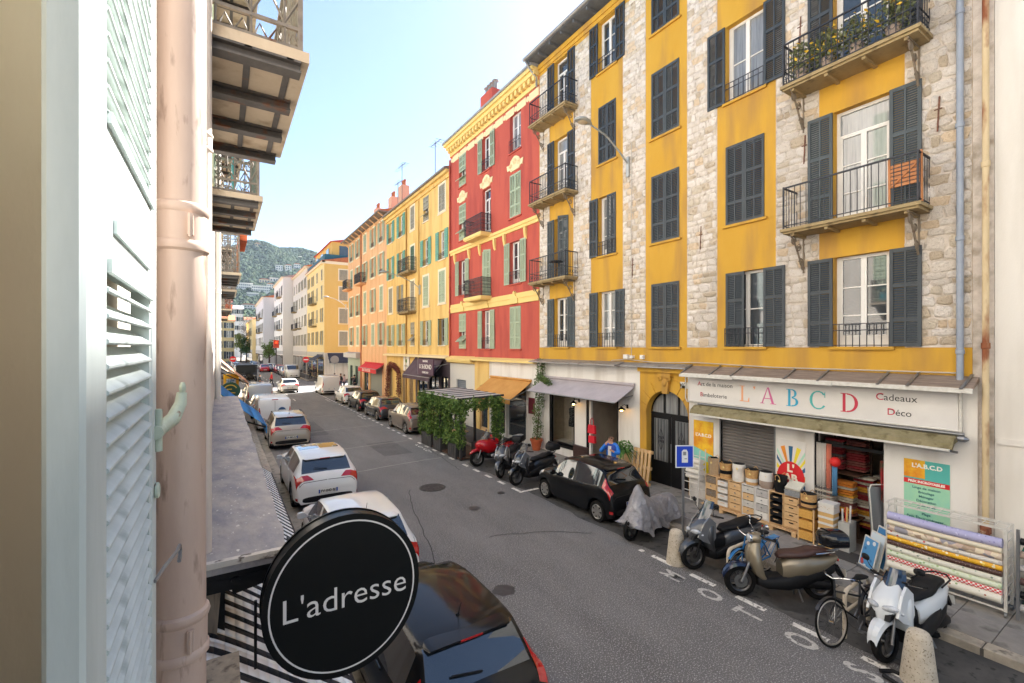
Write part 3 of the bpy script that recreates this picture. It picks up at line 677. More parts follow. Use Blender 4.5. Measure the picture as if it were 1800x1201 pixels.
# ---------------------------------------------------------------- salmon building
SB = thing('apartment_building', 'salmon orange apartment building at the far street corner with white window surrounds', 'building', (F_R, 54.13, 0), -pi/2)
SW = 14.5; sc_ = [1.7, 4.4, 7.3, 10.2, 12.9]; sr_ = [(4.95,1.95), (8.1,2.15), (11.4,1.85), (14.3,1.8)]
holes = [hole(x, z, 0.98, h) for x in sc_ for z, h in sr_]
shell(SB, 'wall', SW, GZ, 16.5, 12, M_ora, holes)
random.seed(21)
for i, x in enumerate(sc_):
    for f, (z, h) in enumerate(sr_):
        s = random.choice((('open','open'), ('open','open'), ('closed','closed'))); window(SB, x, z, 0.98, h, s[0], s[1], M_shP, simple=True, sill=M_trimW, surround=M_trimW, guard=0.4 if s[0] == 'open' else 0)
balcony(SB, 6.6, 11.2, 2.4, 0.68, 1.0, 'dense', M_ora, brackets=False); balcony(SB, 1.0, 11.2, 2.0, 0.68, 1.0, 'dense', M_ora, brackets=False)
g = MB(); g.box(-0.5, SW, -0.75, 0.2, 16.6, 16.7); g.build('eave', M_eaveB, SB); g = MB(); g.prism([(-0.75,16.7),(12,16.7),(5.5,18.4)], -0.5, SW, 'YZ'); g.build('roof', M_tile, SB)
for k in range(11):
    g = MB(); g.bar((0.2+k*1.4, -0.7, 16.56), (0.2+k*1.4, 0, 16.1), 0.08); g.build('eave_strut', M_ora, SB)
pipe_part(SB, 6.0, 0.13, 16.5, 0.06, mat('terracotta pipe', '#b5653c', '#c3764c', scale=3, rough=0.7), y=-0.08)
for x, y in ((13.2, 2.0), (9.5, 2.2), (5.0, 2.0)):
    g = MB(); g.box(x-0.5, x+0.5, y-0.35, y+0.35, 17.0, 19.6); c = g.build('chimney', stucco('chimney render', (0.62,0.36,0.25), (0.68,0.43,0.32)), SB)
    for k in range(3): g = MB(); g.lathe([(0.1,0),(0.09,0.45),(0.13,0.47),(0.13,0.55)], n=8, c=(x-0.3+k*0.3, y, 19.6)); g.build('chimney_pot', M_tile, c)
def aerial(x, y, z, h, label, k=5):
    t = thing('television_aerial', label, 'aerial', (x, y, z)); M = mat('aerial metal', '#4a4b4e', rough=0.8)
    g = MB(); g.cyl((0,0,0), (0,0,h), 0.025, n=6); g.build('mast', M, t)
    g = MB(); g.bar((0,-1.0,h*0.94), (0,0.9,h*0.98), 0.03)
    for i in range(k): g.bar((-0.35+0.03*i, -0.9+i*0.4, h*0.94+0.01*i), (0.35-0.03*i, -0.9+i*0.4, h*0.94+0.01*i), 0.018)
    g.build('boom', M, t); return t
aerial(13.2, 31.2, 16.6, 3.2, 'television aerial on the roof nearest the red building'); aerial(13.3, 38.8, 16.8, 4.0, 'tall television aerial with a wide boom above the salmon roof', 7); aerial(14.0, 42.0, 17.3, 3.0, 'short television aerial behind the tall one on the salmon roof', 4)
# ---------------------------------------------------------------- cream building at the right edge
CB = thing('apartment_building', 'plain cream building at the right edge behind the rusty pipe', 'building', (F_R, 2.33, 0), -pi/2)
shell(CB, 'wall', 9, 0.1, 18, 10, M_cream, [hole(3.5,4.9,1,2.1), hole(6.2,4.9,1,2.1)])
for x in (3.5, 6.2): window(CB, x, 4.9, 1, 2.1, 'open', 'open', M_shG)
g = MB(); g.box(0.02, 9, -0.03, 0, 2.9, 3.0); g.build('plinth_line', M_cream, CB)
DP = thing('drainpipe', 'rusty cream downpipe between the stone wall and the cream building', 'pipe', (12.05, 2.42, 0.13))
M_rp = mat('rusty pipe', '#c6ad84', '#d8c39c', scale=3, rough=0.7, c3='#8a4e2c', scale3=2.2, m3=(0.52,0.62), stretch=(1,1,0.35))
g = MB(); g.cyl((0,0,1.2), (0,0,17), 0.05, n=10); g.build('upper_length', M_rp, DP, smooth=40)
g = MB(); g.lathe([(0.06,0),(0.06,0.5),(0.075,0.5),(0.075,0.6),(0.06,0.62),(0.06,1.1),(0.08,1.1),(0.08,1.22),(0.055,1.24)], n=10); g.build('boot', mat('red rust', '#7d4630', '#a8674a', scale=12, rough=0.85, c3='#c7b195', scale3=10, m3=(0.55,0.65)), DP, smooth=40)
for z in (4.6, 8.0, 11.4): g = MB(); g.lathe([(0.05,-0.06),(0.065,-0.05),(0.065,0.05),(0.05,0.06)], n=10, c=(0,0,z)); g.build('collar', M_rp, DP, smooth=40)
g = MB(); g.box(F_R-0.01, F_R+0.3, 2.335, 2.625, 0.1, 17.5); tag(g.build('party_wall', M_mortar), 'narrow strip of bare mortar wall behind the rusty downpipe', 'wall')
# ================================================================ ground floors, shops and what stands before them
RZ = -pi/2
def at_wall(Y, out=0.0, z=0.0): return (F_R-out, Y, z)         # a point on the facade line, for things in the facade frame (rz = RZ)
M_black = mat('black paint', '#0c0d0f', '#131417', scale=4, rough=0.5, spec=0.3)
M_glassS = glass('shop glass', clear=0.92)
M_alu = mat('grey metal', '#8c8d90', rough=0.4, metal=0.7)
M_wire = mat('white wire', '#d9d6cf', '#c9c4ba', scale=12, rough=0.5)
M_wood = mat('light wood', '#c9a272', '#d8b689', scale=3, rough=0.7, stretch=(1,1,8))
M_woodP = mat('pallet wood', '#c99f6c', '#dcb889', scale=4, rough=0.8, stretch=(8,8,0.6))
M_woodD = mat('dark wood', '#4a3327', '#5d4333', scale=5, rough=0.6)
def awning(name, label, Y0, Y1, zw, zo, out, m, val=0.18, arms=True, m2=None, scallop=0, thick=0.012):
    """sloping cloth from wall to front bar, valance, folding arms; Y1 > Y0"""
    L = Y1-Y0; t = thing(name, label, 'awning', at_wall(Y1, 0, zw), RZ)
    g = MB(); n = max(6, int(L/0.35)); m_ = 5
    def pt(i, j):
        u = i/n; v = j/m_; sag = -0.035*sin(pi*v)*(0.6+0.4*abs(sin(pi*u*n*0.23+1)))
        return (L*u, -out*v-0.02, (zo-zw)*v+sag)
    for i in range(n):
        for j in range(m_): g.quad(pt(i,j), pt(i+1,j), pt(i+1,j+1), pt(i,j+1))
    k = len(g.v)
    for i in range(n): 
        for j in range(m_): 
            a = [Vector(p)-Vector((0,0,thick)) for p in (pt(i,j), pt(i,j+1), pt(i+1,j+1), pt(i+1,j))]; g.quad(*a)
    g.build('canvas', m, t, fix=False, smooth=60)
    if val:
        g = MB()
        for i in range(n*2):
            a, b = L*i/(2*n), L*(i+1)/(2*n); d = val*(1-0.12*(i % 2)) if scallop else val
            g.quad((a,-out-0.03,zo-zw), (b,-out-0.03,zo-zw), (b,-out-0.035,zo-zw-d), (a,-out-0.035,zo-zw-d))
        g.build('valance', m2 or m, t)
    g = MB(); g.cyl((0,-out-0.015,zo-zw-0.01), (L,-out-0.015,zo-zw-0.01), 0.025, n=8); g.build('front_bar', M_alu, t)
    if arms:
        for x in (0.12, L-0.12): g = MB(); g.bar((x, -0.02, -0.35), (x, -out*0.55, (zo-zw)*0.6-0.12), 0.035); g.bar((x, -out*0.55, (zo-zw)*0.6-0.12), (x, -out+0.02, zo-zw-0.05), 0.03); g.build('arm', M_alu, t)
    g = MB(); g.cyl((0,-0.06,0.03), (L,-0.06,0.03), 0.06, n=10); g.build('roller', m, t)
    return t
# ---- ochre building, ground floor
gh = [(0.77,2.49,0.57,3.05), (3.18,4.93,0.13,3.05), (8.98,10.48,0.13,2.95), (11.43,12.82,0.13,2.85)]
arch_x, arch_r, arch_z = 7.065, 0.835, 2.45
g = MB(); wall_mesh(g, 0, 5.95, 0.1, GZ, gh[:2], y=-0.02, rev=0.3); g.quad((0,-0.02,GZ),(5.95,-0.02,GZ),(5.95,0.02,GZ),(0,0.02,GZ)); g.build('shop_wall', M_wwall, OB, fix=False)
g = MB(); wall_mesh(g, 7.92, 14.28, 0.1, GZ, gh[2:], y=-0.04, rev=0.32); g.quad((7.92,-0.04,0.1),(7.92,0.1,0.1),(7.92,0.1,GZ),(7.92,-0.04,GZ)); g.build('shop_wall', M_wwall, OB, fix=False)
# arched doorway surround with voussoirs
g = MB(); xl, xr = 5.95, 7.92
pts = [(arch_x-arch_r*cos(pi*i/20), arch_z+arch_r*sin(pi*i/20)) for i in range(21)]
for i in range(20):
    a, b = pts[i], pts[i+1]; g.quad((a[0],-0.03,a[1]), (b[0],-0.03,b[1]), (b[0],-0.03,GZ), (a[0],-0.03,GZ)); g.quad((a[0],-0.03,a[1]), (a[0],0.35,a[1]), (b[0],0.35,b[1]), (b[0],-0.03,b[1]))
for x0, x1 in ((xl, arch_x-arch_r), (arch_x+arch_r, xr)):
    if x1 > x0: g.quad((x0,-0.03,0.1), (x1,-0.03,0.1), (x1,-0.03,GZ), (x0,-0.03,GZ))
for x in (arch_x-arch_r, arch_x+arch_r): g.quad((x,-0.03,0.1), (x,0.35,0.1), (x,0.35,arch_z), (x,-0.03,arch_z))
g.build('door_surround', M_och, OB, fix=False)
for i in range(9):
    if i == 4: continue
    a0, a1 = pi*i/9+0.012, pi*(i+1)/9-0.012; g = MB(); R1 = arch_r+0.005
    def rp(a, R): 
        x = arch_x-R*cos(a); z = arch_z+R*sin(a); return (max(xl+0.02, min(xr-0.02, x)), min(z, GZ-0.25))
    R2 = 1.25; am = (a0+a1)/2
    g.prism([rp(a0,R1), rp(am,R1), rp(a1,R1), rp(a1,R2), rp(am,R2), rp(a0,R2)], -0.055, -0.03, 'XZ'); g.build('voussoir', M_och, OB)
g = MB(); g.prism([(arch_x-0.1,3.2),(arch_x+0.1,3.2),(arch_x+0.17,3.75),(arch_x-0.17,3.75)], -0.14, -0.03, 'XZ'); g.ell((arch_x,-0.12,3.55), 0.1, 0.07, 0.14); g.box(arch_x-0.24,arch_x+0.24,-0.18,-0.03,3.75,3.86)
scroll(g, (arch_x-0.17,3.68), 0.08, -0.16, t=0.05); scroll(g, (arch_x+0.17,3.68), 0.08, -0.16, t=0.05, flip=-1); g.build('keystone', M_och, OB, smooth=40)
g = MB(); g.box(5.95,7.92,-0.16,-0.03,3.88,4.02); g.build('cornice', M_och, OB)
g = MB(); z1 = 2.42
for x0, x1 in ((arch_x-arch_r+0.01, arch_x-0.02), (arch_x+0.02, arch_x+arch_r-0.01)):
    g.box(x0, x0+0.1, 0.2, 0.26, 0.14, z1); g.box(x1-0.1, x1, 0.2, 0.26, 0.14, z1); g.box(x0+0.1, x1-0.1, 0.2, 0.26, 0.14, 0.9); g.box(x0+0.1, x1-0.1, 0.2, 0.26, z1-0.1, z1)
g.box(arch_x-arch_r+0.02, arch_x+arch_r-0.02, 0.19, 0.27, z1, z1+0.1)
for x in (arch_x-0.28, arch_x+0.28): g.box(x-0.03, x+0.03, 0.2, 0.26, z1+0.1, z1+0.75)
for i in range(20):
    a, b = pts[i], pts[i+1]; q = lambda p: (arch_x+(p[0]-arch_x)*0.93, arch_z+(p[1]-arch_z)*0.93)
    g.quad((*[a[0]],0.2,a[1]), (b[0],0.2,b[1]), (q(b)[0],0.2,q(b)[1]), (q(a)[0],0.2,q(a)[1]))
dr = g.build('entrance_door', M_black, OB, fix=False)
g = MB(); g.quad((arch_x-0.8,0.24,0.9), (arch_x+0.8,0.24,0.9), (arch_x+0.8,0.24,z1), (arch_x-0.8,0.24,z1)); g.poly([(arch_x+(p[0]-arch_x)*0.95,0.24,p[1]) for p in pts]); g.build('pane', M_pane2, dr, fix=False)
g = MB()
for s in (-1, 1):
    cx = arch_x+s*0.4
    for k in range(5): x = cx-0.24+k*0.12; g.bar((x,0.19,0.92), (x,0.19,2.3), 0.016)
    g.tube([(cx,0.185,1.25), (cx+0.13,0.185,1.62), (cx,0.185,2.0), (cx-0.13,0.185,1.62)], 0.01, 4, closed=True, caps=False)
    for dx in (-0.06, 0.06):
        for dz in (1.56, 1.68): scroll(g, (cx+dx, dz), 0.055, 0.185, t=0.018)
g.build('grille', M_wrought, dr)
g = MB(); g.cyl((arch_x+0.06,0.12,0.95), (arch_x+0.06,0.12,1.55), 0.018, n=8); g.build('handle', M_alu, dr)
g = MB(); g.box(0,0.28,-0.025,0,0,0.2); np_ = g.build('number_plate', mat('enamel', '#d8d6d0', rough=0.3), OB, (7.6,-0.03,3.42)); letter('32', 0.17, M_black, np_, (0.14,-0.028,0.1), (pi/2,0,0))
# metal lips above the shops
for x0, x1, z, o_ in ((-0.15, 5.2, GZ-0.02, 0.5), (5.25, 7.95, GZ-0.03, 0.3)):
    g = MB(); g.prism([(-o_, z-0.06), (-o_, z-0.02), (0, z+0.09), (0, z)], x0, x1, 'YZ'); g.build('flashing', M_zinc, OB)
# L'ABCD lip: weathered boards, steel straps
g = MB(); g.prism([(-0.42, 3.9), (-0.42, 3.95), (0, 4.14), (0, 4.05)], 7.95, 14.3, 'YZ'); lip = g.build('canopy', mat('weathered wood', '#7a6a5d', '#968577', scale=5, rough=0.9, stretch=(0.5,4,4)), OB)
g = MB(); g.box(7.93, 14.3, -0.47, -0.421, 3.84, 3.93); g.box(7.9, 9.6, -0.5, -0.471, 3.82, 3.9); g.box(9.9, 12.0, -0.5, -0.471, 3.83, 3.91); g.build('fascia', M_wire, lip)
for x in (8.0, 8.95, 9.6, 11.0, 11.75, 12.9, 13.4, 14.2): g = MB(); g.bar((x,0.0,4.18), (x-0.05,-0.5,3.92), 0.05, 0.012); g.build('strap', M_alu, lip)
# boutique display window and door
g = MB()
for a, b, c, d in gh[:2]:
    for x0, x1 in ((a, a+0.16), (b-0.09, b)): g.box(x0, x1, 0.0, 0.08, c, d)
    g.box(a+0.16, b-0.09, 0.0, 0.08, d-0.1, d); g.box(a-0.04, b+0.04, -0.06, 0.08, c-0.1, c)
sf = g.build('shop_frame', M_black, OB)
g = MB(); g.quad((0.9,0.05,0.6),(2.4,0.05,0.6),(2.4,0.05,2.95),(0.9,0.05,2.95)); g.build('pane', M_glassS, sf, fix=False)
g = MB(); g.box(3.34,3.44,-0.0,0.1,0.15,2.95); g.build('door_post', M_white, sf)
M_int = mat('shop interior wall', '#a39a8e', '#b3aa9d', scale=2, rough=0.9)
M_intstone = mat('stone interior wall', '#c4baa8', '#d6ccba', scale=6, rough=0.9, bump=0.6, bscale=9)
def room(x0, x1, z0, z1, d, m, name='interior', parent=None, floor=None):
    g = MB(); a, b = 0.3, d
    g.quad((x0,b,z0),(x1,b,z0),(x1,b,z1),(x0,b,z1)); g.quad((x0,a,z0),(x0,b,z0),(x0,b,z1),(x0,a,z1)); g.quad((x1,a,z0),(x1,a,z1),(x1,b,z1),(x1,b,z0)); g.quad((x0,a,z1),(x0,b,z1),(x1,b,z1),(x1,a,z1))
    g.mi = 1; g.quad((x0,a-0.3,z0),(x1,a-0.3,z0),(x1,b,z0),(x0,b,z0)); return g.build(name, [m, floor or M_dark], parent or OB, fix=False)
room(0.6, 2.6, 0.57, 3.1, 0.95, M_intstone, floor=M_wwall); room(3.0, 5.1, 0.13, 3.1, 1.9, M_int, floor=M_woodD)
t = awning('shop_awning', 'pale lilac grey awning over the boutique with the handbag', 11.1, 16.35, 3.36, 2.83, 1.0, mat('lilac canvas', '#a89fa3', '#b7aeb1', scale=1.5, rough=0.85), val=0.0)
awning('shop_awning', 'mustard orange awning behind the ivy pergola', 17.4, 21.2, 3.12, 2.33, 1.2, mat('orange canvas', '#bd8540', '#cb954f', scale=1.5, rough=0.85), val=0.22)
# boutique contents
t = thing('mannequin', 'dark spotted dress on a mannequin in the boutique window', 'mannequin', at_wall(15.05, -0.45, 0.57), RZ)
g = MB(); g.loft([(0.75,0,0,0.2,0.12),(0.95,0,0,0.19,0.13),(1.15,0,0,0.13,0.1),(1.35,0,0,0.17,0.11),(1.5,0,0,0.19,0.09),(1.56,0,0,0.08,0.06)], n=14, axis='Z'); g.build('dress', pattern('spotted cloth', '#1a1c22', ('#b9b7b2','#8f8d8a'), 26, 0.28), t, smooth=50)
g = MB(); g.cyl((0,0,1.55),(0,0,1.72),0.045); g.ell((0,0,1.8),0.07,0.08,0.1); g.cyl((0,0,0),(0,0,0.78),0.02); g.lathe([(0.16,0),(0.16,0.02),(0.03,0.03)],n=14); g.build('stand', M_white, t, smooth=50)
t = thing('display_crate', 'white slatted crate with a red heart in the boutique window', 'crate', at_wall(14.52, -0.32, 0.57), RZ)
for k in range(5): g = MB(); g.box(-0.22+k*0.09,-0.15+k*0.09,-0.02,0.0,0,0.95); g.build('slat', M_white, t)
g = MB(); g.box(-0.23,0.23,0.0,0.25,0.0,0.03); g.box(-0.23,0.23,0.0,0.25,0.92,0.95); g.build('frame', M_white, t)
g = MB(); g.prism([(0,-0.12),(0.13,0.03),(0.12,0.1),(0.06,0.12),(0,0.07),(-0.06,0.12),(-0.12,0.1),(-0.13,0.03)], -0.05, -0.021, 'XZ'); g.at(0,0,0); o = g.build('heart', mat('red felt', '#a3232b', rough=0.8), t, (0,0,0.5))
t = thing('handbag', 'coral red handbag hanging in the boutique doorway', 'handbag', at_wall(13.3, -0.02, 1.35), RZ); M_coral = mat('coral leather', '#d8303f', rough=0.4)
g = MB(); g.prism([(-0.2,0),(0.2,0),(0.17,0.32),(-0.17,0.32)], -0.1, 0.0, 'XZ'); g.build('body', M_coral, t); g = MB(); g.tube([(-0.1,-0.05,0.32),(-0.08,-0.05,0.52),(0,-0.05,0.6),(0.08,-0.05,0.52),(0.1,-0.05,0.32)],0.014,6); g.build('strap', M_coral, t)
g = MB(); g.prism([(-0.17,-0.38),(0.18,-0.36),(0.16,-0.1),(-0.15,-0.1)], -0.09, 0.02, 'XZ'); g.build('pouch', M_coral, t)
for Y, z, lb in ((14.05, 2.5, 'small brass wall lamp between the boutique window and door'), (11.45, 2.55, 'black wall lamp with lit bulb right of the boutique door')):
    t = thing('wall_lamp', lb, 'lamp', at_wall(Y, 0.03, z), RZ)
    g = MB(); g.tube([(0,0,0.05),(0,-0.15,0.12),(0,-0.28,0.1)],0.012,6); g.lathe([(0.03,0.06),(0.05,0.02),(0.15,-0.06)],n=14,c=(0,-0.3,0.02),caps=False); g.box(-0.04,0.04,-0.02,0,-0.02,0.12); g.build('lamp_shade', M_black, t, smooth=40)
    g = MB(); g.ell((0,-0.3,-0.06),0.045,0.045,0.055,10,6); g.build('bulb', mat('lit bulb', '#ffd9a0', emit='#ffc46b', estr=6.0), t, smooth=60)
# ---- L'ABCD shop
M_sign = mat('sign panel', '#d6d2ce', '#dedad6', scale=1.5, rough=0.5)
sg = thing('shop_sign', 'long white shop sign with coloured capital letters', 'sign', at_wall(8.85, 0.07, 3.06), RZ)
g = MB(); g.box(0,6.05,-0.05,0,0.02,0.74); g.build('panel', M_sign, sg)
g = MB()
for a, b, c, d in ((-0.04,6.1,0.0,0.02),(-0.04,6.1,0.74,0.76)): g.box(a,b,-0.07,0,c,d)
for x in (-0.02, 6.08): g.box(x-0.02,x+0.02,-0.068,0,0.0,0.76)
g.tube([(-0.15,-0.02,0.74),(-0.15,-0.02,0.08),(-0.1,-0.02,-0.02),(0.2,-0.02,-0.06)],0.018,6); g.build('frame', M_wire, sg)
def glyph(ch, x, z, h, m, parent):
    """roman capitals with serifs, built from stems, bars and bowls"""
    g = MB(); lay = [0]
    def P(pts): lay[0] += 1; g.prism([(x+p[0]*h, z+p[1]*h) for p in pts], -0.056-0.0004*lay[0], -0.05, 'XZ')
    def R(a, b, c, d): P([(a,c),(b,c),(b,d),(a,d)])
    def bowl(cx, cz, ro, rz, t, a0, a1, thin=0.35):
        n = 14
        for i in range(n):
            A = [a0+(a1-a0)*k/n for k in (i, i+1)]; q = []
            for a in A: q.append((cx+ro*cos(a), cz+rz*sin(a)))
            for a in A[::-1]: tt = t*(thin+(1-thin)*abs(cos(a))); q.append((cx+(ro-tt)*cos(a), cz+(rz-t*thin-0.02)*sin(a)))
            g.prism([(x+p[0]*h, z+p[1]*h) for p in q], -0.056, -0.05, 'XZ')
    if ch == 'L': R(0.1,0.22,0,1); R(0.0,0.32,0.96,1); R(0,0.6,0,0.05); P([(0.52,0.0),(0.62,0.0),(0.62,0.26),(0.58,0.26)])
    elif ch == "'": P([(0.02,0.78),(0.1,0.86),(0.13,1.0),(0.0,1.0),(-0.02,0.92),(0.05,0.88)])
    elif ch == 'A': P([(0.0,0),(0.07,0),(0.4,1),(0.35,1)]); P([(0.62,0),(0.77,0),(0.44,1),(0.36,1)]); R(0.16,0.6,0.3,0.35); R(-0.08,0.17,-0.001,0.035); R(0.52,0.88,-0.001,0.035)
    elif ch == 'B': R(0.1,0.23,0,1); R(0,0.34,0.962,1); R(0,0.36,0,0.038); bowl(0.3,0.755,0.27,0.245,0.13,-pi/2,pi/2); bowl(0.3,0.265,0.36,0.265,0.14,-pi/2,pi/2)
    elif ch == 'C': bowl(0.42,0.5,0.44,0.52,0.14,0.22*pi,1.8*pi); P([(0.74,0.66),(0.77,0.66),(0.77,1.0),(0.73,0.92)])
    elif ch == 'D': R(0.1,0.23,0,1); R(0,0.34,0.962,1); R(0,0.34,0,0.038); bowl(0.3,0.5,0.5,0.5,0.15,-pi/2,pi/2)
    return g.build('letter', m, parent, fix=True)
for ch, x, c in (('L', 1.62, '#e8a87f'), ("'", 2.0, '#e8a87f'), ('A', 2.22, '#cf6a9c'), ('B', 2.85, '#2f9fc4'), ('C', 3.4, '#4fb0ae'), ('D', 4.05, '#c2334a')):
    glyph(ch, x, 0.16, 0.43, mat('letter '+c, c, rough=0.5), sg)
M_txt = mat('dark lettering', '#2c2a2c', rough=0.6); M_rtx = mat('red lettering', '#c2334a', rough=0.6)
for s, x, z, sz in (('Art de la maison', 0.30, 0.55, 0.165), ('Bimbeloterie', 0.38, 0.23, 0.165), ('Cadeaux', 4.72, 0.56, 0.20), ('Déco', 4.92, 0.25, 0.19)):
    letter(s, sz, M_txt, sg, (x, -0.051, z), (pi/2,0,0), align='LEFT'); letter(s[0], sz*1.08, M_rtx, sg, (x-0.002, -0.0535, z+0.006), (pi/2,0,0), align='LEFT')
aw = thing('rolled_awning', 'olive brown rolled-up awning cassette under the long shop sign', 'awning', at_wall(8.55, 0.06, 2.86), RZ)
M_olive = mat('olive canvas', '#7b7150', '#928767', scale=4, rough=0.9, c3='#5d5232', scale3=5, m3=(0.55,0.7))
g = MB(); sec = [(-0.05,0.12),(-0.25,0.12),(-0.42,0.0),(-0.46,-0.1),(-0.4,-0.12),(-0.3,-0.02),(-0.05,0.02)]; g.prism(sec, 0.0, 5.75, 'YZ'); g.build('canvas', M_olive, aw)
g = MB(); g.box(0,5.72,-0.48,-0.44,-0.14,-0.1); g.build('front_bar', M_wire, aw)
g = MB(); g.cyl((0.05,-0.12,0.16),(5.85,-0.12,0.16),0.03); g.lathe([(0.05,0),(0.06,0.1),(0.02,0.16)],n=8,c=(5.76,-0.15,0.08),ax='X')
for x in (0.9, 3.2, 4.9): g.bar((x,-0.05,-0.12),(x+0.9,-0.34,-0.16),0.04)
g.build('arm', M_alu, aw)
# roller shutter slats
rs = put('roller_shutter', (lambda g: (g.box(8.94,8.98,-0.05,0.05,0.13,2.98), g.box(10.48,10.52,-0.05,0.05,0.13,2.98), g.box(8.98,10.48,-0.06,0.1,2.86,2.99), g)[-1])(MB()).mesh('roller_shutter', M_alu), OB)
def slat():
    g = MB(); g.prism([(0.035,0),(0.0,0.02),(0.0,0.055),(0.035,0.083),(0.05,0.083),(0.05,0)], 8.985, 10.475, 'YZ'); return g.mesh('slat', mat('roller slat', '#6f6a68', '#7b7673', scale=2, rough=0.55, metal=0.2))
for k in range(32): put('slat', shared('rslat', slat), rs, (0,0.02,0.15+k*0.085))
# shop interior with shelves of folded cloth
room(11.2, 13.0, 0.13, 3.0, 3.2, M_int, floor=mat('shop floor', '#5d4a40', '#6d584b', scale=4, rough=0.6))
g = MB(); g.box(11.43,12.82,0.02,0.1,2.35,2.42); g.box(11.43,11.47,0.0,0.1,0.13,2.85); g.build('door_frame', M_black, OB)
M_cl = [mat('folded cloth %d' % i, c, rough=0.95, c2=c2, scale=20) for i, (c, c2) in enumerate((('#7d1f27','#8c2a30'),('#4c4a4a','#5a5756'),('#b56a20','#c77a2c'),('#a39a8c','#b3aa9b'),('#6b3a35','#7a4741'),('#d6cfc4','#e0dace'),('#c58a2b','#d39b3c'),('#37506a','#43607c')))]
def cloth():
    g = MB(); g.loft([(-0.2,0,0.03,0.12,0.022,5),(-0.17,0,0.03,0.145,0.03,5),(0.17,0,0.03,0.145,0.03,5),(0.2,0,0.03,0.12,0.022,5)], n=12); return g
random.seed(9)
cbm = [cloth().mesh('folded_cloth', m, smooth=50) for m in M_cl]
ORD = 'lowest second third fourth fifth sixth seventh eighth ninth tenth eleventh twelfth thirteenth fourteenth fifteenth sixteenth seventeenth eighteenth nineteenth twentieth'.split()
def pile(Y, out, z, n, pal, lab, grp, s=1.0):
    for k in range(n):
        o = put('folded_cloth', cbm[random.choice(pal)], None, (F_R-out+random.uniform(-0.01,0.01), Y+random.uniform(-0.012,0.012), z+k*0.061*s), RZ+random.uniform(-0.04,0.04), scale=(s,s,s)); tag(o, 'folded cloth, %s from below in the %s' % (ORD[k], lab), 'cloth', grp)
pile(5.2, -0.1, 0.62, 12, (1,2,6,3), 'mustard and grey pile just inside the shop door', 'cloths piled inside the shop door')
pile(4.92, -0.45, 0.7, 13, (2,4,3,6), 'ochre pile behind the first one in the shop', 'cloths in the second pile inside the shop')
pile(5.25, -0.75, 1.7, 12, (0,1,0,4), 'left dark red pile on the high shelf', 'cloths on the high shelf in the shop'); pile(4.82, -0.85, 1.7, 12, (0,1,4), 'right dark red pile on the high shelf', 'cloths on the high shelf in the shop')
pile(4.7, -0.95, 0.35, 20, (0,3,4,5,6), 'nearer tall stack at the shop back', 'cloths in the tall stacks at the back of the shop'); pile(4.45, -1.3, 0.35, 20, (0,3,4,5,2), 'farther tall stack at the shop back', 'cloths in the tall stacks at the back of the shop')
t = thing('shop_shelf', 'dark wooden shelf unit carrying folded cloths inside the shop', 'shelf', at_wall(5.0, -0.6, 0.13), RZ)
for z in (0.47, 1.5, 2.5): g = MB(); g.box(-0.4,0.35,-0.15,0.55,z,z+0.03); g.build('shelf_board', M_woodD, t)
for x in (-0.42, 0.36): g = MB(); g.box(x-0.02,x+0.02,0.5,0.55,0,2.6); g.build('upright', M_woodD, t)
t = thing('cloth_stand', 'low wooden stand under the cloth piles at the shop door', 'stand', at_wall(5.08, -0.25, 0.13), RZ)
g = MB(); g.box(-0.28,0.38,-0.35,0.4,0.4,0.5); g.build('top', M_woodD, t)
for x in (-0.25, 0.35):
    for y in (-0.3, 0.36): g = MB(); g.box(x-0.025,x+0.025,y-0.025,y+0.025,0,0.4); g.build('leg', M_woodD, t)
def drape(name, label, Y, out, z0, z1, w, m, cat='scarf'):
    g = MB(); n = 10
    for i in range(n):
        x0, x1 = w*i/n, w*(i+1)/n; y0, y1 = 0.025*sin(i*2.1), 0.025*sin((i+1)*2.1); g.quad((x0,y0,z1),(x1,y1,z1),(x1*0.9,y1*1.6,z0),(x0*0.9,y0*1.6,z0))
    o = g.build(name, m, None, (F_R-out, Y, 0), RZ, smooth=60); tag(o, label, cat)
    md = o.modifiers.new('thickness', 'SOLIDIFY'); md.thickness = 0.006
drape('hanging_scarf', 'white fringed scarf hanging at the shop door edge', 5.36, 0.0, 1.0, 2.4, 0.2, mat('white cotton', '#cfcac4', '#dcd7d1', scale=3, rough=0.9))
drape('hanging_scarf', 'coral pink scarf hanging beside the white one', 5.14, 0.0, 1.05, 2.4, 0.1, mat('coral cotton', '#e08a72', rough=0.9)); drape('hanging_scarf', 'light blue scarf hanging at the shop door', 5.02, 0.0, 1.2, 2.1, 0.1, mat('blue cotton', '#6fa6cf', rough=0.9))
drape('hanging_scarf', 'red and dark green bag hanging at the far door edge', 4.1, -0.05, 1.3, 2.2, 0.12, mat('red cotton', '#c2303f', '#3c5a44', scale=4, rough=0.9))
t = thing('paper_lantern', 'red round paper lantern hanging in the shop doorway', 'lantern', at_wall(4.95, 0.02, 2.0), RZ)
g = MB(); g.ell((0,0,0),0.11,0.11,0.12,14,8); g.build('globe', mat('red paper', '#d5231f', rough=0.6), t, smooth=60); g = MB(); g.cyl((0,0,0.1),(0,0,0.36),0.004,n=5); g.build('cord', M_black, t)
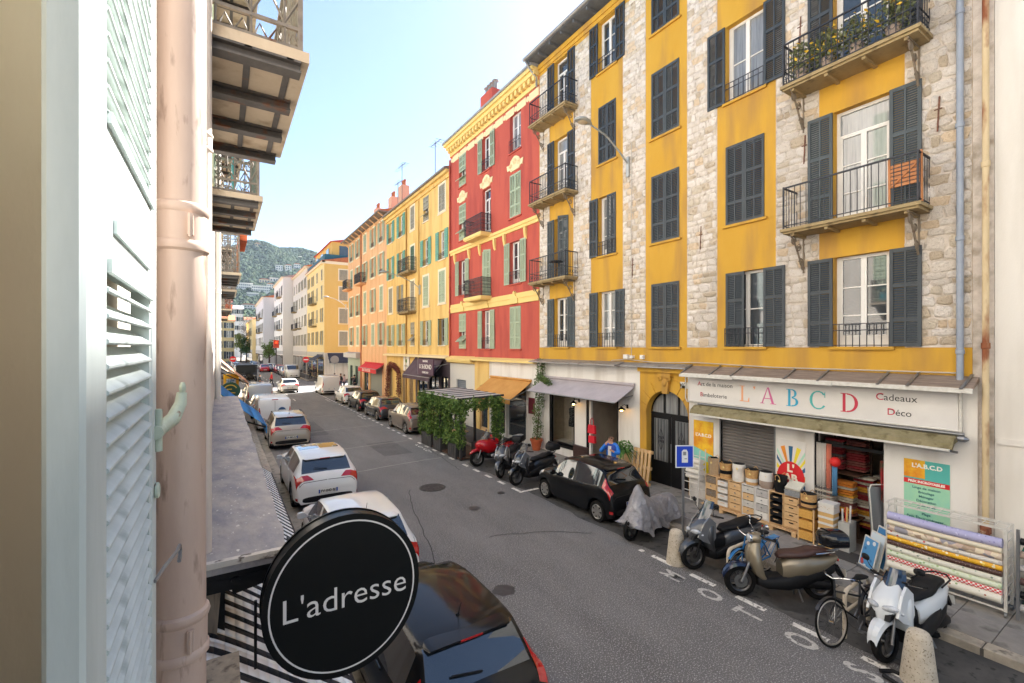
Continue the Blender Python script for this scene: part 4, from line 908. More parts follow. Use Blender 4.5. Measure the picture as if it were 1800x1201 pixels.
# posters
def poster(name, label, Y, w, z, h): 
    t = thing(name, label, 'poster', at_wall(Y, 0.045, z), RZ); g = MB(); g.box(0,w,-0.006,0,0,h); return t, g
t, g = poster('poster', 'orange and turquoise shop poster left of the grey roller shutter', 8.74, 0.66, 0.95, 1.55); g.build('sheet', mat('turquoise print', '#79bfb5', '#8fcbbb', scale=2, rough=0.5), t)
g = MB(); g.prism([(0,0.75),(0.66,0.55),(0.66,1.55),(0,1.55)],-0.008,-0.006,'XZ'); g.build('print', mat('orange print', '#d9861f', '#f0c22e', scale=1.6, rough=0.5, mixlo=0.4, mixhi=0.6), t); g = MB(); g.box(0.32,0.66,-0.0085,-0.006,0.0,0.35); g.build('print', mat('yellow print', '#ecd226', rough=0.5), t)
M_wt = mat('white print', '#f0ece4', rough=0.5)
letter("L'A.B.C.D", 0.13, M_wt, t, (0.33,-0.0105,1.12), (pi/2,0,0), bold=0.004)
M_tx2 = mat('teal print text', '#2c6a72', rough=0.6)
t, g = poster('poster', 'turquoise price list poster right of the shop door', 3.66, 0.72, 1.05, 1.32); g.build('sheet', mat('mint print', '#8fcdb6', '#a9d8b0', scale=1.5, rough=0.5), t)
for a, b, c, d, m, dy in ((0,0.72,0.9,1.32,mat('teal print','#55b0a8',rough=0.5),1), (0,0.34,0.95,1.32,MATS['orange print'],2), (0,0.72,0.82,0.92,mat('red print','#cf2329',rough=0.5),3), (0.14,0.6,0.02,0.1,mat('amber print','#e8b83a',rough=0.5),2)):
    g = MB(); g.box(a,b,-0.006-0.001*dy,-0.0059,c,d); g.build('print', m, t)
letter("L'A.B.C.D", 0.12, M_wt, t, (0.37,-0.0105,1.2), (pi/2,0,0), bold=0.004); letter('PRIX INCROYABLES', 0.066, M_wt, t, (0.36,-0.0115,0.87), (pi/2,0,0), bold=0.003)
for i, s in enumerate(('Linge de maison','Bricolage','Ménager','Décoration','Toile cirée','Droguerie','Plage','Petit Électroménager...')): letter(s, 0.068, M_tx2, t, (0.36,-0.009,0.75-i*0.088), (pi/2,0,0), bold=0.001)
t, g = poster('poster', 'sunburst poster with a large red disc between shutter and shop door', 6.28, 0.7, 0.85, 1.5); g.build('sheet', M_sign, t)
cx, cz = 0.35, 0.62
for i, c in enumerate(('#2a5f86','#e08b2c','#2a5f86','#e8d23a','#a9d8c0','#e8d23a','#2a5f86','#e08b2c','#a9d8c0','#2a5f86','#e8d23a','#e08b2c','#2a5f86')):
    a = pi*(-0.12+1.24*i/12); da = 0.085; R0, R1 = 0.2, 0.62
    def cl(p): return (max(0.01,min(0.69,p[0])), max(0.05,min(1.35,p[1])))
    ra = lambda r, q: cl((cx+r*cos(q)*1.0, cz+r*sin(q)*1.2)); g = MB(); g.prism([ra(R0,a-da),ra(R1,a-da),ra(R1,a+da),ra(R0,a+da)],-0.0085-0.0002*(i % 2),-0.0055,'XZ'); g.build('print', mat('ray '+c, c, rough=0.5), t)
g = MB(); g.prism([(cx+0.33*cos(q*pi/16), cz-0.06+0.4*sin(q*pi/16)) for q in range(32)],-0.0105,-0.0055,'XZ'); g.build('print', mat('red print', '#cf2329'), t)
for s, z in (("L'", 0.78), ('AB', 0.54), ('CD', 0.3)): letter(s, 0.26, mat('cream print', '#f1e6cf', rough=0.5), t, (cx,-0.0125,z), (pi/2,0,0), bold=0.012)
# goods before the shop: pallets, drawer units, baskets
def pallet(Y, L, label):
    t = thing('pallet', label, 'pallet', at_wall(Y, 0.62, 0.135), RZ)
    for k in range(5): g = MB(); g.box(0,L,k*0.11,k*0.11+0.095,0.1,0.118); g.build('plank', M_woodP, t)
    for k in range(3): x = 0.06+(L-0.22)*k/2; g = MB(); g.box(x,x+0.1,0.0,0.53,0.0,0.099); g.build('block', M_woodP, t)
pallet(8.1, 1.25, 'low wooden pallet under the drawer units by the ladder rack'); pallet(6.78, 1.3, 'low wooden pallet under the black and beige drawer units')
M_rat = mat('rattan', '#b98b55', '#cfa56d', scale=30, rough=0.8, bump=0.6, bscale=60); M_dk = mat('carved dark drawer', '#6d5f52', '#8b7c6b', scale=30, rough=0.8)
M_wh = mat('white wood', '#d9d5cf', rough=0.6); M_gr = mat('grey wood', '#a9a5a3', '#bab6b3', scale=20, rough=0.7)
M_pw = mat('patterned white', '#d4cfc7', '#b7b1a8', scale=60, rough=0.7)
units = [('drawer_unit', 'slim unit with alternating dark carved and beige drawers beside the ladder rack', M_wood, (M_wood,M_dk,M_wood,M_dk), 4, 'd'), ('basket_unit', 'slim wooden unit with white basket drawers', M_wood, (M_wh,)*4, 4, 'b'), ('drawer_unit', 'plain beige drawer unit under the white laundry sack', M_wood, (M_wood,)*4, 4, 'd'),
         ('drawer_unit', 'white framed unit with patterned and tan drawers', M_wh, (M_wood,M_pw,M_wood,M_pw), 4, 'd'), ('drawer_unit', 'white and grey drawer unit with ring handles', M_wh, (M_wh,M_gr,M_wh,M_gr), 4, 'd'), ('basket_unit', 'slim wooden unit with black basket drawers', M_wood, (M_black,)*4, 4, 'b'), ('drawer_unit', 'beige unit with four drawers and black slot handles', M_wood, (M_wood,)*4, 4, 's')]
Y = 8.03
for i, (nm, lb, fm, dm, n, kd) in enumerate(units):
    w, h = 0.345, 0.80; t = thing(nm, lb, 'drawers', at_wall(Y, 0.5, 0.256), RZ); Y -= 0.36
    g = MB(); g.box(0,0.02,0,0.3,0,h); g.box(w-0.02,w,0,0.3,0,h); g.box(0,w,0,0.3,h,h+0.018); g.box(0.02,w-0.02,0.28,0.3,0,h); g.box(0.02,w-0.02,0.0,0.28,0.02,0.035); g.build('cabinet', fm, t)
    for k in range(n):
        z = 0.05+k*(h-0.06)/n; hh = (h-0.06)/n-0.02; g = MB()
        if kd == 'b': g.prism([(0.03,z),(w-0.03,z),(w-0.025,z+hh*0.75),(0.025,z+hh*0.75)],-0.015,0.24,'XZ')
        else: g.box(0.024,w-0.024,-0.006,0.26,z,z+hh)
        d = g.build('drawer', dm[k], t); g = MB()
        if kd == 's': g.box(w/2-0.05,w/2+0.05,-0.012,-0.007,z+hh*0.6,z+hh*0.75)
        elif kd == 'b': g.box(w/2-0.06,w/2+0.06,-0.022,-0.016,z+hh*0.5,z+hh*0.6)
        else: g.ell((w/2,-0.016,z+hh*0.55),0.025,0.012,0.016,8,5)
        g.build('handle', M_black if kd == 's' else (M_alu if kd == 'd' else M_wood), d)
def basket(name, label, Y, out, z, prof, bands, handles=True, n=20):
    t = thing(name, label, 'basket', at_wall(Y, out, z), RZ); g = MB(); ms = []
    for i, (a, b) in enumerate(zip(prof, prof[1:])):
        m = bands[i]; 
        if m not in ms: ms.append(m)
        g.mi = ms.index(m); A = g.ring((0,0,a[1]),Vector((1,0,0)),Vector((0,1,0)),a[0],n=n); B = g.ring((0,0,b[1]),Vector((1,0,0)),Vector((0,1,0)),b[0],n=n); g.skin([A,B],caps=False)
    g.mi = 0; g.F(g.ring((0,0,0.0),Vector((1,0,0)),Vector((0,1,0)),prof[0][0],n=n)); g.mi = len(ms); r, zt = prof[-1]; A = g.ring((0,0,zt),Vector((1,0,0)),Vector((0,1,0)),r,n=n); B = g.ring((0,0,zt-0.08),Vector((1,0,0)),Vector((0,1,0)),r*0.9,n=n); g.skin([A,B],caps=False); g.F(B)
    g.build('body', ms+[M_dark], t, smooth=50)
    if handles:
        for s in (-1,1): g = MB(); g.tube([(s*0.0-0.06,-s*r*0.97,zt-0.1),(-0.05,-s*(r+0.02),zt+0.0),(0,-s*(r+0.02),zt+0.05),(0.05,-s*(r+0.02),zt+0.0),(0.06,-s*r*0.97,zt-0.1)],0.009,5); g.build('handle', M_rat, t)
    g = MB(); g.lathe([(0.03,-0.003),(0.03,0)],n=10,c=(0.04,-r*1.02,zt*0.75),ax='Y'); g.build('tag', mat('card tag','#e6cf8a',rough=0.7), t)
    return t
M_jute = mat('jute', '#a88f6e', '#bda384', scale=40, rough=0.9, bump=0.4, bscale=80); M_sack = mat('white sacking', '#d6d0c6', '#e2ddd3', scale=6, rough=0.9, bump=0.4, bscale=9, bdist=0.03); M_rope = mat('cotton rope', '#dad5cc', '#e6e1d8', scale=20, rough=0.9, stretch=(1,1,12)); M_tau = mat('taupe rope','#9a8779','#ab988a',scale=20,rough=0.9,stretch=(1,1,12))
zt = 1.076; bo = 0.35
basket('storage_basket','tall square jute basket at the left end of the basket row',7.88,bo,zt,[(0.15,0),(0.16,0.2),(0.165,0.48)],[M_jute,M_jute],n=4)
basket('storage_basket','round rattan basket with a black band',7.50,bo,zt,[(0.145,0),(0.15,0.12),(0.155,0.22),(0.17,0.42)],[M_rat,M_black,M_rat])
basket('laundry_sack','crumpled white laundry sack among the baskets',7.12,bo,zt,[(0.15,0),(0.165,0.1),(0.15,0.25),(0.165,0.38),(0.155,0.47)],[M_sack]*4,handles=False)
basket('storage_basket','rattan basket with a white band',6.76,bo,zt,[(0.14,0),(0.148,0.08),(0.152,0.17),(0.165,0.40)],[M_rat,M_wh,M_rat])
basket('storage_basket','round bellied white and taupe rope basket',6.38,bo,zt,[(0.13,0),(0.165,0.08),(0.172,0.2),(0.17,0.26),(0.145,0.42)],[M_tau,M_tau,M_rope,M_rope],handles=False)
basket('storage_basket','black felt basket next to the sunburst poster',6.02,bo,zt,[(0.13,0),(0.14,0.2),(0.155,0.4)],[M_black,M_black])
t = thing('storage_box', 'grey woven box with its pale lid propped up', 'box', at_wall(5.86,0.52,zt), RZ); g = MB(); g.box(0.02,0.36,0,0.28,0,0.14,-0.012); g.build('body', mat('grey weave','#7d7e80','#96979a',scale=40,rough=0.9), t); g = MB(); g.at(0.02,0.02,0.145,rx=radians(28)); g.box(0,0.34,0,0.3,0,0.05); g.build('lid', mat('pale weave','#c9c4b4','#d6d1c1',scale=40,rough=0.9), t)
t = thing('basket_unit','wooden stand with three honey rattan drawers by the shop door','drawers',at_wall(5.48,0.66,0.137),RZ); w,h = 0.36,0.8
for x in (0,w-0.03):
    for y in (0,0.27): g = MB(); g.box(x,x+0.03,y,y+0.03,0,h); g.build('leg', M_wood, t)
g = MB(); g.box(-0.01,w+0.01,-0.01,0.31,h,h+0.02); g.build('top', M_woodD, t)
for k in range(3):
    z = 0.06+k*0.25; g = MB(); g.box(0.034,w-0.034,-0.01,0.28,z,z+0.19); g.build('drawer', mat('honey rattan','#c8913f','#dba957',scale=45,rough=0.7,bump=0.5,bscale=70), t)
basket('storage_basket','low round rattan basket on the rattan drawer stand',5.3,0.52,0.958,[(0.155,0),(0.16,0.07),(0.165,0.13),(0.165,0.3)],[M_rat,M_black,M_rat])
M_card = mat('kraft card','#c8a063','#d4af75',scale=3,rough=0.8)
z = 0.137
for hh, w, lb in ((0.42,0.3,'tall kraft box at the bottom of the box stack'),(0.15,0.32,'low kraft box, second from the bottom of the stack'),(0.14,0.31,'low kraft box, third in the stack'),(0.14,0.32,'low kraft box, fourth in the stack'),(0.17,0.33,'white floral box topping the kraft box stack')):
    t = thing('storage_box', lb, 'box', at_wall(5.06,0.62,z), RZ); top = lb.startswith('white'); g = MB(); g.box(0.01,w-0.01,0.01,0.29,0,hh-0.05); g.build('body', M_card if not top else pattern('floral card','#d9d4cb',('#c79a5a','#8f6a4a'),28,0.2), t); g = MB(); g.box(0,w,0,0.3,hh-0.05,hh-0.002); g.build('lid', M_wh, t); z += hh
t = thing('poster_bin','clear bin with rolled sheets beside the kraft boxes','bin',at_wall(4.7,0.5,0.137),RZ); g = MB(); g.box(0,0.22,0,0.35,0,0.65); g.build('body', mat('frosted plastic','#a9a9a6','#b8b8b4',scale=5,rough=0.3), t)
for k in range(4): g = MB(); g.cyl((0.05+0.04*k,0.1+0.05*(k%2),0.6),(0.04+0.045*k,0.12+0.06*(k%2),0.92+0.03*k),0.02,n=8); g.build('roll', (M_wh,mat('red print','#cf2329'),M_card,M_wh)[k], t)
# white ladder rack with rolls
t = thing('ladder_rack','white tubular ladder rack beside the blue parking sign','rack',at_wall(8.62,0.75,0.137),RZ)
for x in (0,0.5):
    for y in (0,0.38): g = MB(); g.cyl((x,y,0),(x,y+(0.12 if y == 0 else -0.0),1.6),0.017,n=8); g.build('upright', M_wire, t)
for k in range(6):
    z = 0.16+k*0.24; g = MB(); g.cyl((0,0.02+z*0.07,z),(0.5,0.02+z*0.07,z),0.012,n=6); g.build('rung', M_wire, t); g = MB(); g.cyl((0,0.38,z),(0.5,0.38,z),0.012,n=6); g.build('rung', M_wire, t)
for k in range(4): o = MB(); o.loft([(0.02,0.24,0,0.13,0.07,2.5),(0.25,0.24,0,0.14,0.075,2.5),(0.48,0.24,0,0.13,0.07,2.5)],n=14); tag(o.build('linen_roll', M_sack, None, at_wall(8.62,0.75,0.93+k*0.15), RZ, smooth=50), 'white linen roll on the ladder rack, %s' % ('lowest of four','second from below','third from below','topmost')[k], 'linen')
# oilcloth rack
t = thing('roll_rack','white wheeled wire rack holding oilcloth rolls on the pavement','rack',at_wall(3.62,1.05,0.137),RZ); W = 1.62
for x in (0,W):
    for y in (0,0.42): g = MB(); g.box(x-0.02,x+0.02,y-0.02,y+0.02,0.1,1.5); g.build('upright', M_wire, t); g = MB(); g.lathe([(0.045,-0.015),(0.045,0.015)],n=12,c=(x,y,0.046),ax='X'); g.build('caster', M_alu, t, smooth=40)
g = MB()
for y in (0,0.42):
    for z in (0.12,1.48): g.bar((0,y,z),(W,y,z),0.025)
for x in (0,W):
    for k in range(9): g.bar((x,0,0.2+k*0.15),(x,0.42,0.2+k*0.15),0.012)
for k in range(12): g.bar((W*k/11,0,1.5),(W*k/11,0.42,1.5),0.008)
for k in range(4): g.bar((0,0.42*k/3,1.505),(W,0.42*k/3,1.505),0.008)
g.build('frame', M_wire, t)
rolls = [('bottom white oilcloth roll with sprigs', pattern('sprig cloth','#ded8c8',('#7d9a5a','#a8644a','#6b7d4a'),9,0.16), 0.075), ('red gingham check oilcloth roll', checks('gingham','#d02b35','#e8dcd8',34), 0.055), ('green leaf oilcloth roll above the gingham', pattern('pale leaf cloth','#cfd6bd',('#8fa873','#b9c79c'),12,0.25), 0.055), ('white leaf print oilcloth roll', pattern('leaf cloth','#dbd7c9',('#7d8c7a','#98a893'),13,0.22), 0.065), ('chocolate dotted oilcloth roll', pattern('dotted cloth','#4a2e28',('#b8a294','#b8a294'),40,0.2), 0.05), ('yellow lemon oilcloth roll', pattern('lemon cloth','#e2ab2a',('#f0d46a','#e8e0c8'),14,0.3), 0.055), ('white and red printed oilcloth roll', pattern('grey print cloth','#d0cbc4',('#b5463f','#a9a4a0'),12,0.22), 0.045), ('grey and beige patchwork oilcloth roll', pattern('patch cloth','#c9b7a2',('#8d8a92','#d8c9b0','#a8917c','#c2a99a'),11,0.3,kind='cells'), 0.07), ('plain cream oilcloth roll on the rack', mat('cream oilcloth','#d9cfb8',rough=0.4), 0.05), ('lavender oilcloth roll topmost on the rack', pattern('lavender cloth','#a9a6c8',('#8682b0','#c4c2dc'),18,0.22), 0.08)]
z = 0.24
for i, (lb, m, r) in enumerate(rolls):
    z += r; yy = -0.06+0.02*(i % 2); g = MB(); g.tube([(0.03,0,0),(0.4,0,-0.008),(0.8,0,-0.012),(1.2,0,-0.008),(W-0.03,0,0)], r, 14); tag(g.build('oilcloth_roll', m, None, (F_R-1.05+yy, 3.62, 0.137+z), RZ, smooth=50), lb, 'oilcloth', 'oilcloth rolls on the wheeled rack'); z += r-0.012
    g = MB(); g.bar((0.0,yy,z-r*1.9),(0.0,0,z-r*1.9),0.014); g.build('peg', M_wire, t)
t = thing('poster_rack','leaning rack of framed prints beside the oilcloth rack','rack',at_wall(4.15,1.0,0.137),RZ)
for k in range(4):
    c = ('#4f8fc0','#c8d4dc','#3f7db0','#9aa7ad')[k]; g = MB(); g.at(0.06*k,0.05+0.1*k,0.05,rx=radians(-14),rz=radians(-35)); g.box(0,0.4,0,0.015,0.0,0.62+0.1*k); p = g.build('framed_print', M_wire, t); g = MB(); g.at(0.06*k,0.05+0.1*k,0.05,rx=radians(-14),rz=radians(-35)); g.box(0.025,0.375,-0.003,-0.001,0.03,0.59+0.1*k); g.build('print', pattern('print %d' % k, c, ('#d9dde0','#b5463f','#2f6ea3'), 7, 0.3), p)
g = MB(); g.bar((0,0,0),(0.3,0.5,0),0.03); g.bar((0,0,0.05),(0.4,-0.25,0.05),0.03); g.build('base', M_alu, t)
t = thing('folding_board','tall grey folding board leaning at the shop door jamb','board',at_wall(4.1,0.28,0.137),RZ); g = MB(); g.at(0,0,0,rz=radians(60),rx=radians(-6)); g.box(0,0.5,0,0.03,0.1,1.5); g.build('panel', M_alu, t); g = MB(); g.at(0,0,0,rz=radians(60),rx=radians(-6)); g.tube([(0,-0.02,0),(0,-0.02,1.45),(0.05,-0.02,1.55),(0.45,-0.02,1.55),(0.5,-0.02,1.45),(0.5,-0.02,0)],0.015,6); g.build('frame', M_wire, t)
g = MB(); g.box(0,0.9,0,0.55,0,0.012); tag(g.build('door_mat', mat('dark mat','#3a3736','#474341',scale=20,rough=0.95), None, at_wall(5.0,0.95,0.137), RZ), 'dark door mat at the shop entrance', 'mat')
t = thing('waste_bin','dark green bin at the right edge behind the rack','bin',at_wall(1.9,0.42,0.137),RZ); g = MB(); g.box(0,0.6,0,0.4,0,1.0,0.02); g.build('body', mat('bin green','#1f5a4c','#256455',scale=3,rough=0.5), t); g = MB(); g.box(-0.02,0.62,-0.02,0.42,1.0,1.08,0.02); g.build('lid', MATS['bin green'], t)
t = thing('roll_rack','second wire rack cut off by the right edge','rack',at_wall(1.85,1.1,0.137),RZ)
for x in (0,1.2): g = MB(); g.box(x-0.02,x+0.02,-0.02,0.02,0.06,1.55); g.build('upright', M_alu, t)
for k in range(6): g = MB(); g.tube([(0.02,0.06,0.25+k*0.22),(1.18,0.06,0.25+k*0.22)],0.06,12); g.build('roll', (M_gr,M_black,mat('dark plaid','#4a3a3a','#6b4a44',scale=20),M_gr,M_tau,M_black)[k], t, smooth=50)
# pallet leaning, planter, bench
t = thing('pallet','pale wooden pallet standing against the wall beside the arched door','pallet',at_wall(10.95,0.42,0.137),RZ)
for k in range(5): g = MB(); g.at(0,0,0,rx=radians(-8)); g.box(0.02+k*0.16,0.02+k*0.16+0.1,0,0.02,0,1.15); g.build('plank', M_woodP, t)
for z in (0.0,0.52,1.05): g = MB(); g.at(0,0,0,rx=radians(-8)); g.box(0,0.78,0.021,0.1,z,z+0.1); g.build('crossbar', M_woodP, t)
def leafy(g, c, rx, ry, rz_, n, s, rnd, shell_=0.5, up=0.3):
    for _ in range(n):
        while True:
            p = Vector((rnd.uniform(-1,1), rnd.uniform(-1,1), rnd.uniform(-1,1)))
            if shell_ < p.length < 1: break
        q = Vector((c[0]+p.x*rx, c[1]+p.y*ry, c[2]+p.z*rz_)); a = Vector((rnd.uniform(-1,1), rnd.uniform(-1,1), rnd.uniform(-0.6,1)+up)).normalized(); u = a.orthogonal().normalized(); u = Matrix.Rotation(rnd.uniform(0,6.3),3,a) @ u; w = a.cross(u); k = s*rnd.uniform(0.6,1.3)
        i = [g.P(*(q+u*k*x+w*k*y*0.62+a*zz*k)) for x, y, zz in ((-1,0,0),(-0.2,-0.8,0.12),(1,0,-0.1),(-0.2,0.8,0.12))]; g.F(i)
rnd = random.Random(4)
def leafmat(name, c1, c2, c3=None, rough=0.6): return mat(name, c1, c2, scale=7, rough=rough, spec=0.3 if rough < 0.9 else 0.05, c3=c3, scale3=3, m3=(0.5,0.62), mixlo=0.35, mixhi=0.65)
M_ivy = leafmat('ivy leaf', (0.07,0.145,0.025), (0.14,0.23,0.05), (0.05,0.11,0.025)); M_fern = leafmat('fern leaf', (0.06,0.15,0.03), (0.12,0.24,0.06))
t = thing('planter','bushy green fern in a tall wooden box planter by the boutique door','plant',at_wall(11.2,0.5,0.137),RZ); g = MB(); g.box(-0.2,0.2,-0.2,0.2,0,0.95); g.build('box', M_wood, t)
g = MB()
for i in range(46):
    a = rnd.uniform(0,6.3); L = rnd.uniform(0.35,0.6); e = rnd.uniform(0.2,1.2); pr = None
    for k in range(6):
        s = k/5; c = Vector((cos(a)*L*s, sin(a)*L*s, 1.0+L*s*e-L*0.9*s*s)); w = Vector((-sin(a),cos(a),0))*0.05*(1-s*0.8)
        if pr: g.quad(pr[0],pr[1],c+w,c-w)
        pr = (c-w, c+w)
leafy(g,(0,0,1.12),0.32,0.32,0.25,260,0.05,rnd); g.build('foliage', M_fern, t, fix=False)
t = thing('chair','dark slatted chair left of the boutique door','chair',at_wall(12.75,1.35,0.137),RZ); M_chr = mat('brown leatherette','#3a2a28','#4a3733',scale=6,rough=0.4)
g = MB(); g.cbox(-0.4,0.4,-0.2,0.25,0.4,0.5,0.03); g.build('seat', M_chr, t); g = MB(); g.cbox(-0.4,0.4,0.22,0.3,0.5,0.95,0.02); g.build('backrest', M_chr, t)
for x in (-0.36,0.36):
    for y in (-0.16,0.22): g = MB(); g.box(x-0.02,x+0.02,y-0.02,y+0.02,0,0.4); g.build('leg', M_black, t)
# climbing vine in terracotta pot
t = thing('potted_vine','tall climbing vine in a terracotta pot at the corner of the boutique','plant',at_wall(16.5,0.4,0.137),RZ)
g = MB(); g.lathe([(0.17,0),(0.26,0.42),(0.29,0.42),(0.29,0.5),(0.24,0.5),(0.22,0.44)],n=18); g.build('pot', mat('terracotta','#b9552e','#c96a42',scale=5,rough=0.8), t, smooth=40)
g = MB(); g.tube([(0,0,0.4),(0.05,0.1,1.5),(-0.05,0.2,2.6),(0.1,0.25,3.4),(0.0,0.3,4.0)],[0.03,0.025,0.02,0.015,0.01],6); g.build('stem', M_woodD, t)
g = MB()
for k in range(13): leafy(g,(0.1*sin(k*1.3),0.02+0.016*k,0.6+k*0.27),0.24+0.05*(k%3),0.2,0.26,130,0.045,rnd,0.3)
for k in range(10): leafy(g,(0.1+k*0.12,0.1-0.03*k,3.25-0.02*k),0.16,0.14,0.16,50,0.045,rnd,0.2)
g.build('foliage', leafmat('vine leaf',(0.07,0.13,0.03),(0.15,0.2,0.06)), t, fix=False)
# ---- red building, ground floor
def gwall(b, segs, y=-0.02):
    for i, (x0, x1, m, hs) in enumerate(segs): g = MB(); wall_mesh(g, x0, x1, 0.1, GZ, hs, y=y-0.004*(i % 2), rev=0.25); g.build('shop_wall', m, b, fix=False)
gwall(RB, [(0,3.3,stucco('tiled cream wall',(0.62,0.58,0.52),(0.66,0.62,0.56)),[(0.9,2.2,1.2,2.75)]), (3.3,5.0,M_yel,[(3.9,4.8,0.13,2.6)]), (5.0,RW,M_wwall,[(5.2,6.6,0.13,2.5),(6.75,8.5,0.13,2.9)])])
g = MB(); g.prism([(-0.35,GZ-0.22),(-0.35,GZ-0.1),(0,GZ+0.06),(0,GZ-0.1)],0,3.3,'YZ'); g.prism([(-0.28,GZ-0.32),(-0.28,GZ-0.22),(0,GZ-0.22),(0,GZ-0.4)],0,3.3,'YZ'); g.prism([(-0.3,GZ-0.16),(-0.3,GZ-0.06),(0,GZ+0.04),(0,GZ-0.12)],3.35,RW,'YZ'); g.build('shop_cornice', M_trim, RB)
for k in range(14): g = MB(); g.box(0.905,2.195,0.06,0.1,1.21+k*0.11,1.21+k*0.11+0.1); g.build('slat', mat('blue grey roller','#6b7480',rough=0.5,metal=0.3), RB)
for a, b, c, d in ((3.9,4.8,0.13,2.6),(5.2,6.6,0.13,2.5),(6.75,8.5,0.13,2.9)):
    g = MB(); g.box(a,a+0.08,0.05,0.12,c,d); g.box(b-0.08,b,0.05,0.12,c,d); g.box(a+0.08,b-0.08,0.05,0.12,d-0.08,d); g.box(a+0.08,b-0.08,0.05,0.12,c,c+0.15); sh = g.build('shop_frame', M_white if a > 5 else M_wood, RB); g = MB(); g.quad((a+0.05,0.1,c),(b-0.05,0.1,c),(b-0.05,0.1,d),(a+0.05,0.1,d)); g.build('pane', M_pane, sh, fix=False)
g = MB(); g.box(8.75,9.25,-0.05,-0.021,1.6,2.35); g.build('notice', mat('maroon board','#6b2230',rough=0.6), RB)
# ---- yellow building, ground floor
gwall(YB, [(0,3.6,M_yel,[(0.4,1.6,0.13,2.9)]), (3.6,7.1,M_yel,[(4.0,5.0,0.13,2.9),(5.6,6.6,0.5,2.8)]), (7.1,YW,mat('dark shop wall','#4d4146','#5a4d52',scale=2,rough=0.7),[(7.4,9.4,0.13,2.8),(9.7,11.4,0.5,2.8),(11.7,12.9,0.13,2.8)])])
for a, b, c, d in ((0.4,1.6,0.13,2.9),(4.0,5.0,0.13,2.9),(5.6,6.6,0.5,2.8),(7.4,9.4,0.13,2.8),(9.7,11.4,0.5,2.8),(11.7,12.9,0.13,2.8)):
    g = MB(); g.box(a,a+0.08,0.05,0.12,c,d); g.box(b-0.08,b,0.05,0.12,c,d); g.box(a+0.08,b-0.08,0.05,0.12,d-0.08,d); g.box((a+b)/2-0.04,(a+b)/2+0.04,0.05,0.12,c,d-0.08); sh = g.build('shop_frame', M_wood if a < 7 else M_black, YB); g = MB(); g.quad((a+0.05,0.1,c),(b-0.05,0.1,c),(b-0.05,0.1,d),(a+0.05,0.1,d)); g.build('pane', M_pane, sh, fix=False)
g = MB(); g.prism([(-0.35,GZ-0.12),(-0.35,GZ),(0,GZ+0.08),(0,GZ-0.1)],0,YW,'YZ'); g.build('flashing', M_trimP, YB)
M_plum = mat('plum canvas','#4c3a42','#594650',scale=1.5,rough=0.85)
awning('shop_awning','steep dark plum cafe awning on the yellow building',27.35,32.5,4.0,2.75,1.0,M_plum,val=0.25)
t = thing('shop_sign','plum cafe sign board with white lettering over the awning','sign',at_wall(29.0,1.12,2.95),RZ); M_pl2 = mat('plum panel','#4a2c44',rough=0.6); g = MB(); g.box(0,2.6,-0.06,0,0,1.0); g.build('panel', M_pl2, t)
for s, sz, z in (('SNACKING',0.17,0.86),('U 36 BOND',0.40,0.5),('COFFEE SHOP',0.17,0.13)): letter(s, sz, M_wt, t, (1.3,-0.063,z), (pi/2,0,0), bold=0.003)
g = MB(); g.bar((0.3,0,0.5),(0.3,1.05,0.7),0.04); g.bar((2.3,0,0.5),(2.3,1.05,0.7),0.04); g.box(-0.03,-0.005,-0.07,0,-0.02,1.02); g.build('bracket', M_alu, t)
t = thing('shop_sign','white square sign with a green leaf on the yellow wall','sign',at_wall(35.0,0.05,2.9),RZ); g = MB(); g.box(0,1.3,-0.05,0,0,1.1); g.build('panel', M_sign, t); g = MB(); g.ell((0.65,-0.06,0.75),0.2,0.012,0.16); g.build('leaf_mark', M_fern, t); letter('PRESSING',0.17,M_tx2,t,(0.65,-0.053,0.35),(pi/2,0,0))
def vine(name, label, Y, pts, m, n=90, r=0.3):
    t = thing(name, label, 'plant', at_wall(Y,0.3,0.137), RZ); g = MB(); g.tube(pts, 0.03, 5); g.build('stem', M_woodD, t); g = MB()
    for a, b in zip(pts, pts[1:]):
        for k in range(4): p = Vector(a).lerp(Vector(b), k/4); leafy(g, p, r, r*0.7, r, n, 0.06, rnd, 0.2)
    g.build('foliage', m, t, fix=False); g = MB(); g.lathe([(0.2,0),(0.3,0.45),(0.27,0.45)],n=12); g.build('pot', MATS['terracotta'], t)
vine('climbing_vine','rust red creeper arching over the yellow shop door',38.7,[(0,0,0.4),(0.05,0.1,1.6),(0.0,0.15,2.6),(0.6,0.1,3.1),(1.8,0.1,3.0),(2.7,0.1,2.7),(2.9,0.1,1.6),(2.9,0.1,0.6)],leafmat('rust leaf',(0.20,0.05,0.04),(0.30,0.09,0.06),(0.14,0.05,0.04)))
# ---- salmon building, ground floor
gwall(SB, [(0,5.8,stucco('sage shopfront',(0.30,0.34,0.28),(0.34,0.38,0.32)),[(1.0,2.2,0.13,2.7),(3.4,4.6,0.13,2.7)]), (5.8,SW,M_ora,[(7.0,8.6,0.13,2.6),(9.2,13.2,0.13,2.8)])])
for a, b, c, d in ((1.0,2.2,0.13,2.7),(3.4,4.6,0.13,2.7),(7.0,8.6,0.13,2.6)): g = MB(); g.box(a,a+0.1,0.05,0.12,c,d); g.box(b-0.1,b,0.05,0.12,c,d); sh = g.build('shop_frame', M_shD, SB); g = MB(); g.quad((a,0.1,c),(b,0.1,c),(b,0.1,d),(a,0.1,d)); g.build('pane', M_pane, sh, fix=False)
for k in range(22): g = MB(); g.box(9.205,13.195,0.06,0.1,0.14+k*0.12,0.14+k*0.12+0.11); g.build('slat', mat('grey roller','#8d918f',rough=0.6,metal=0.2), SB)
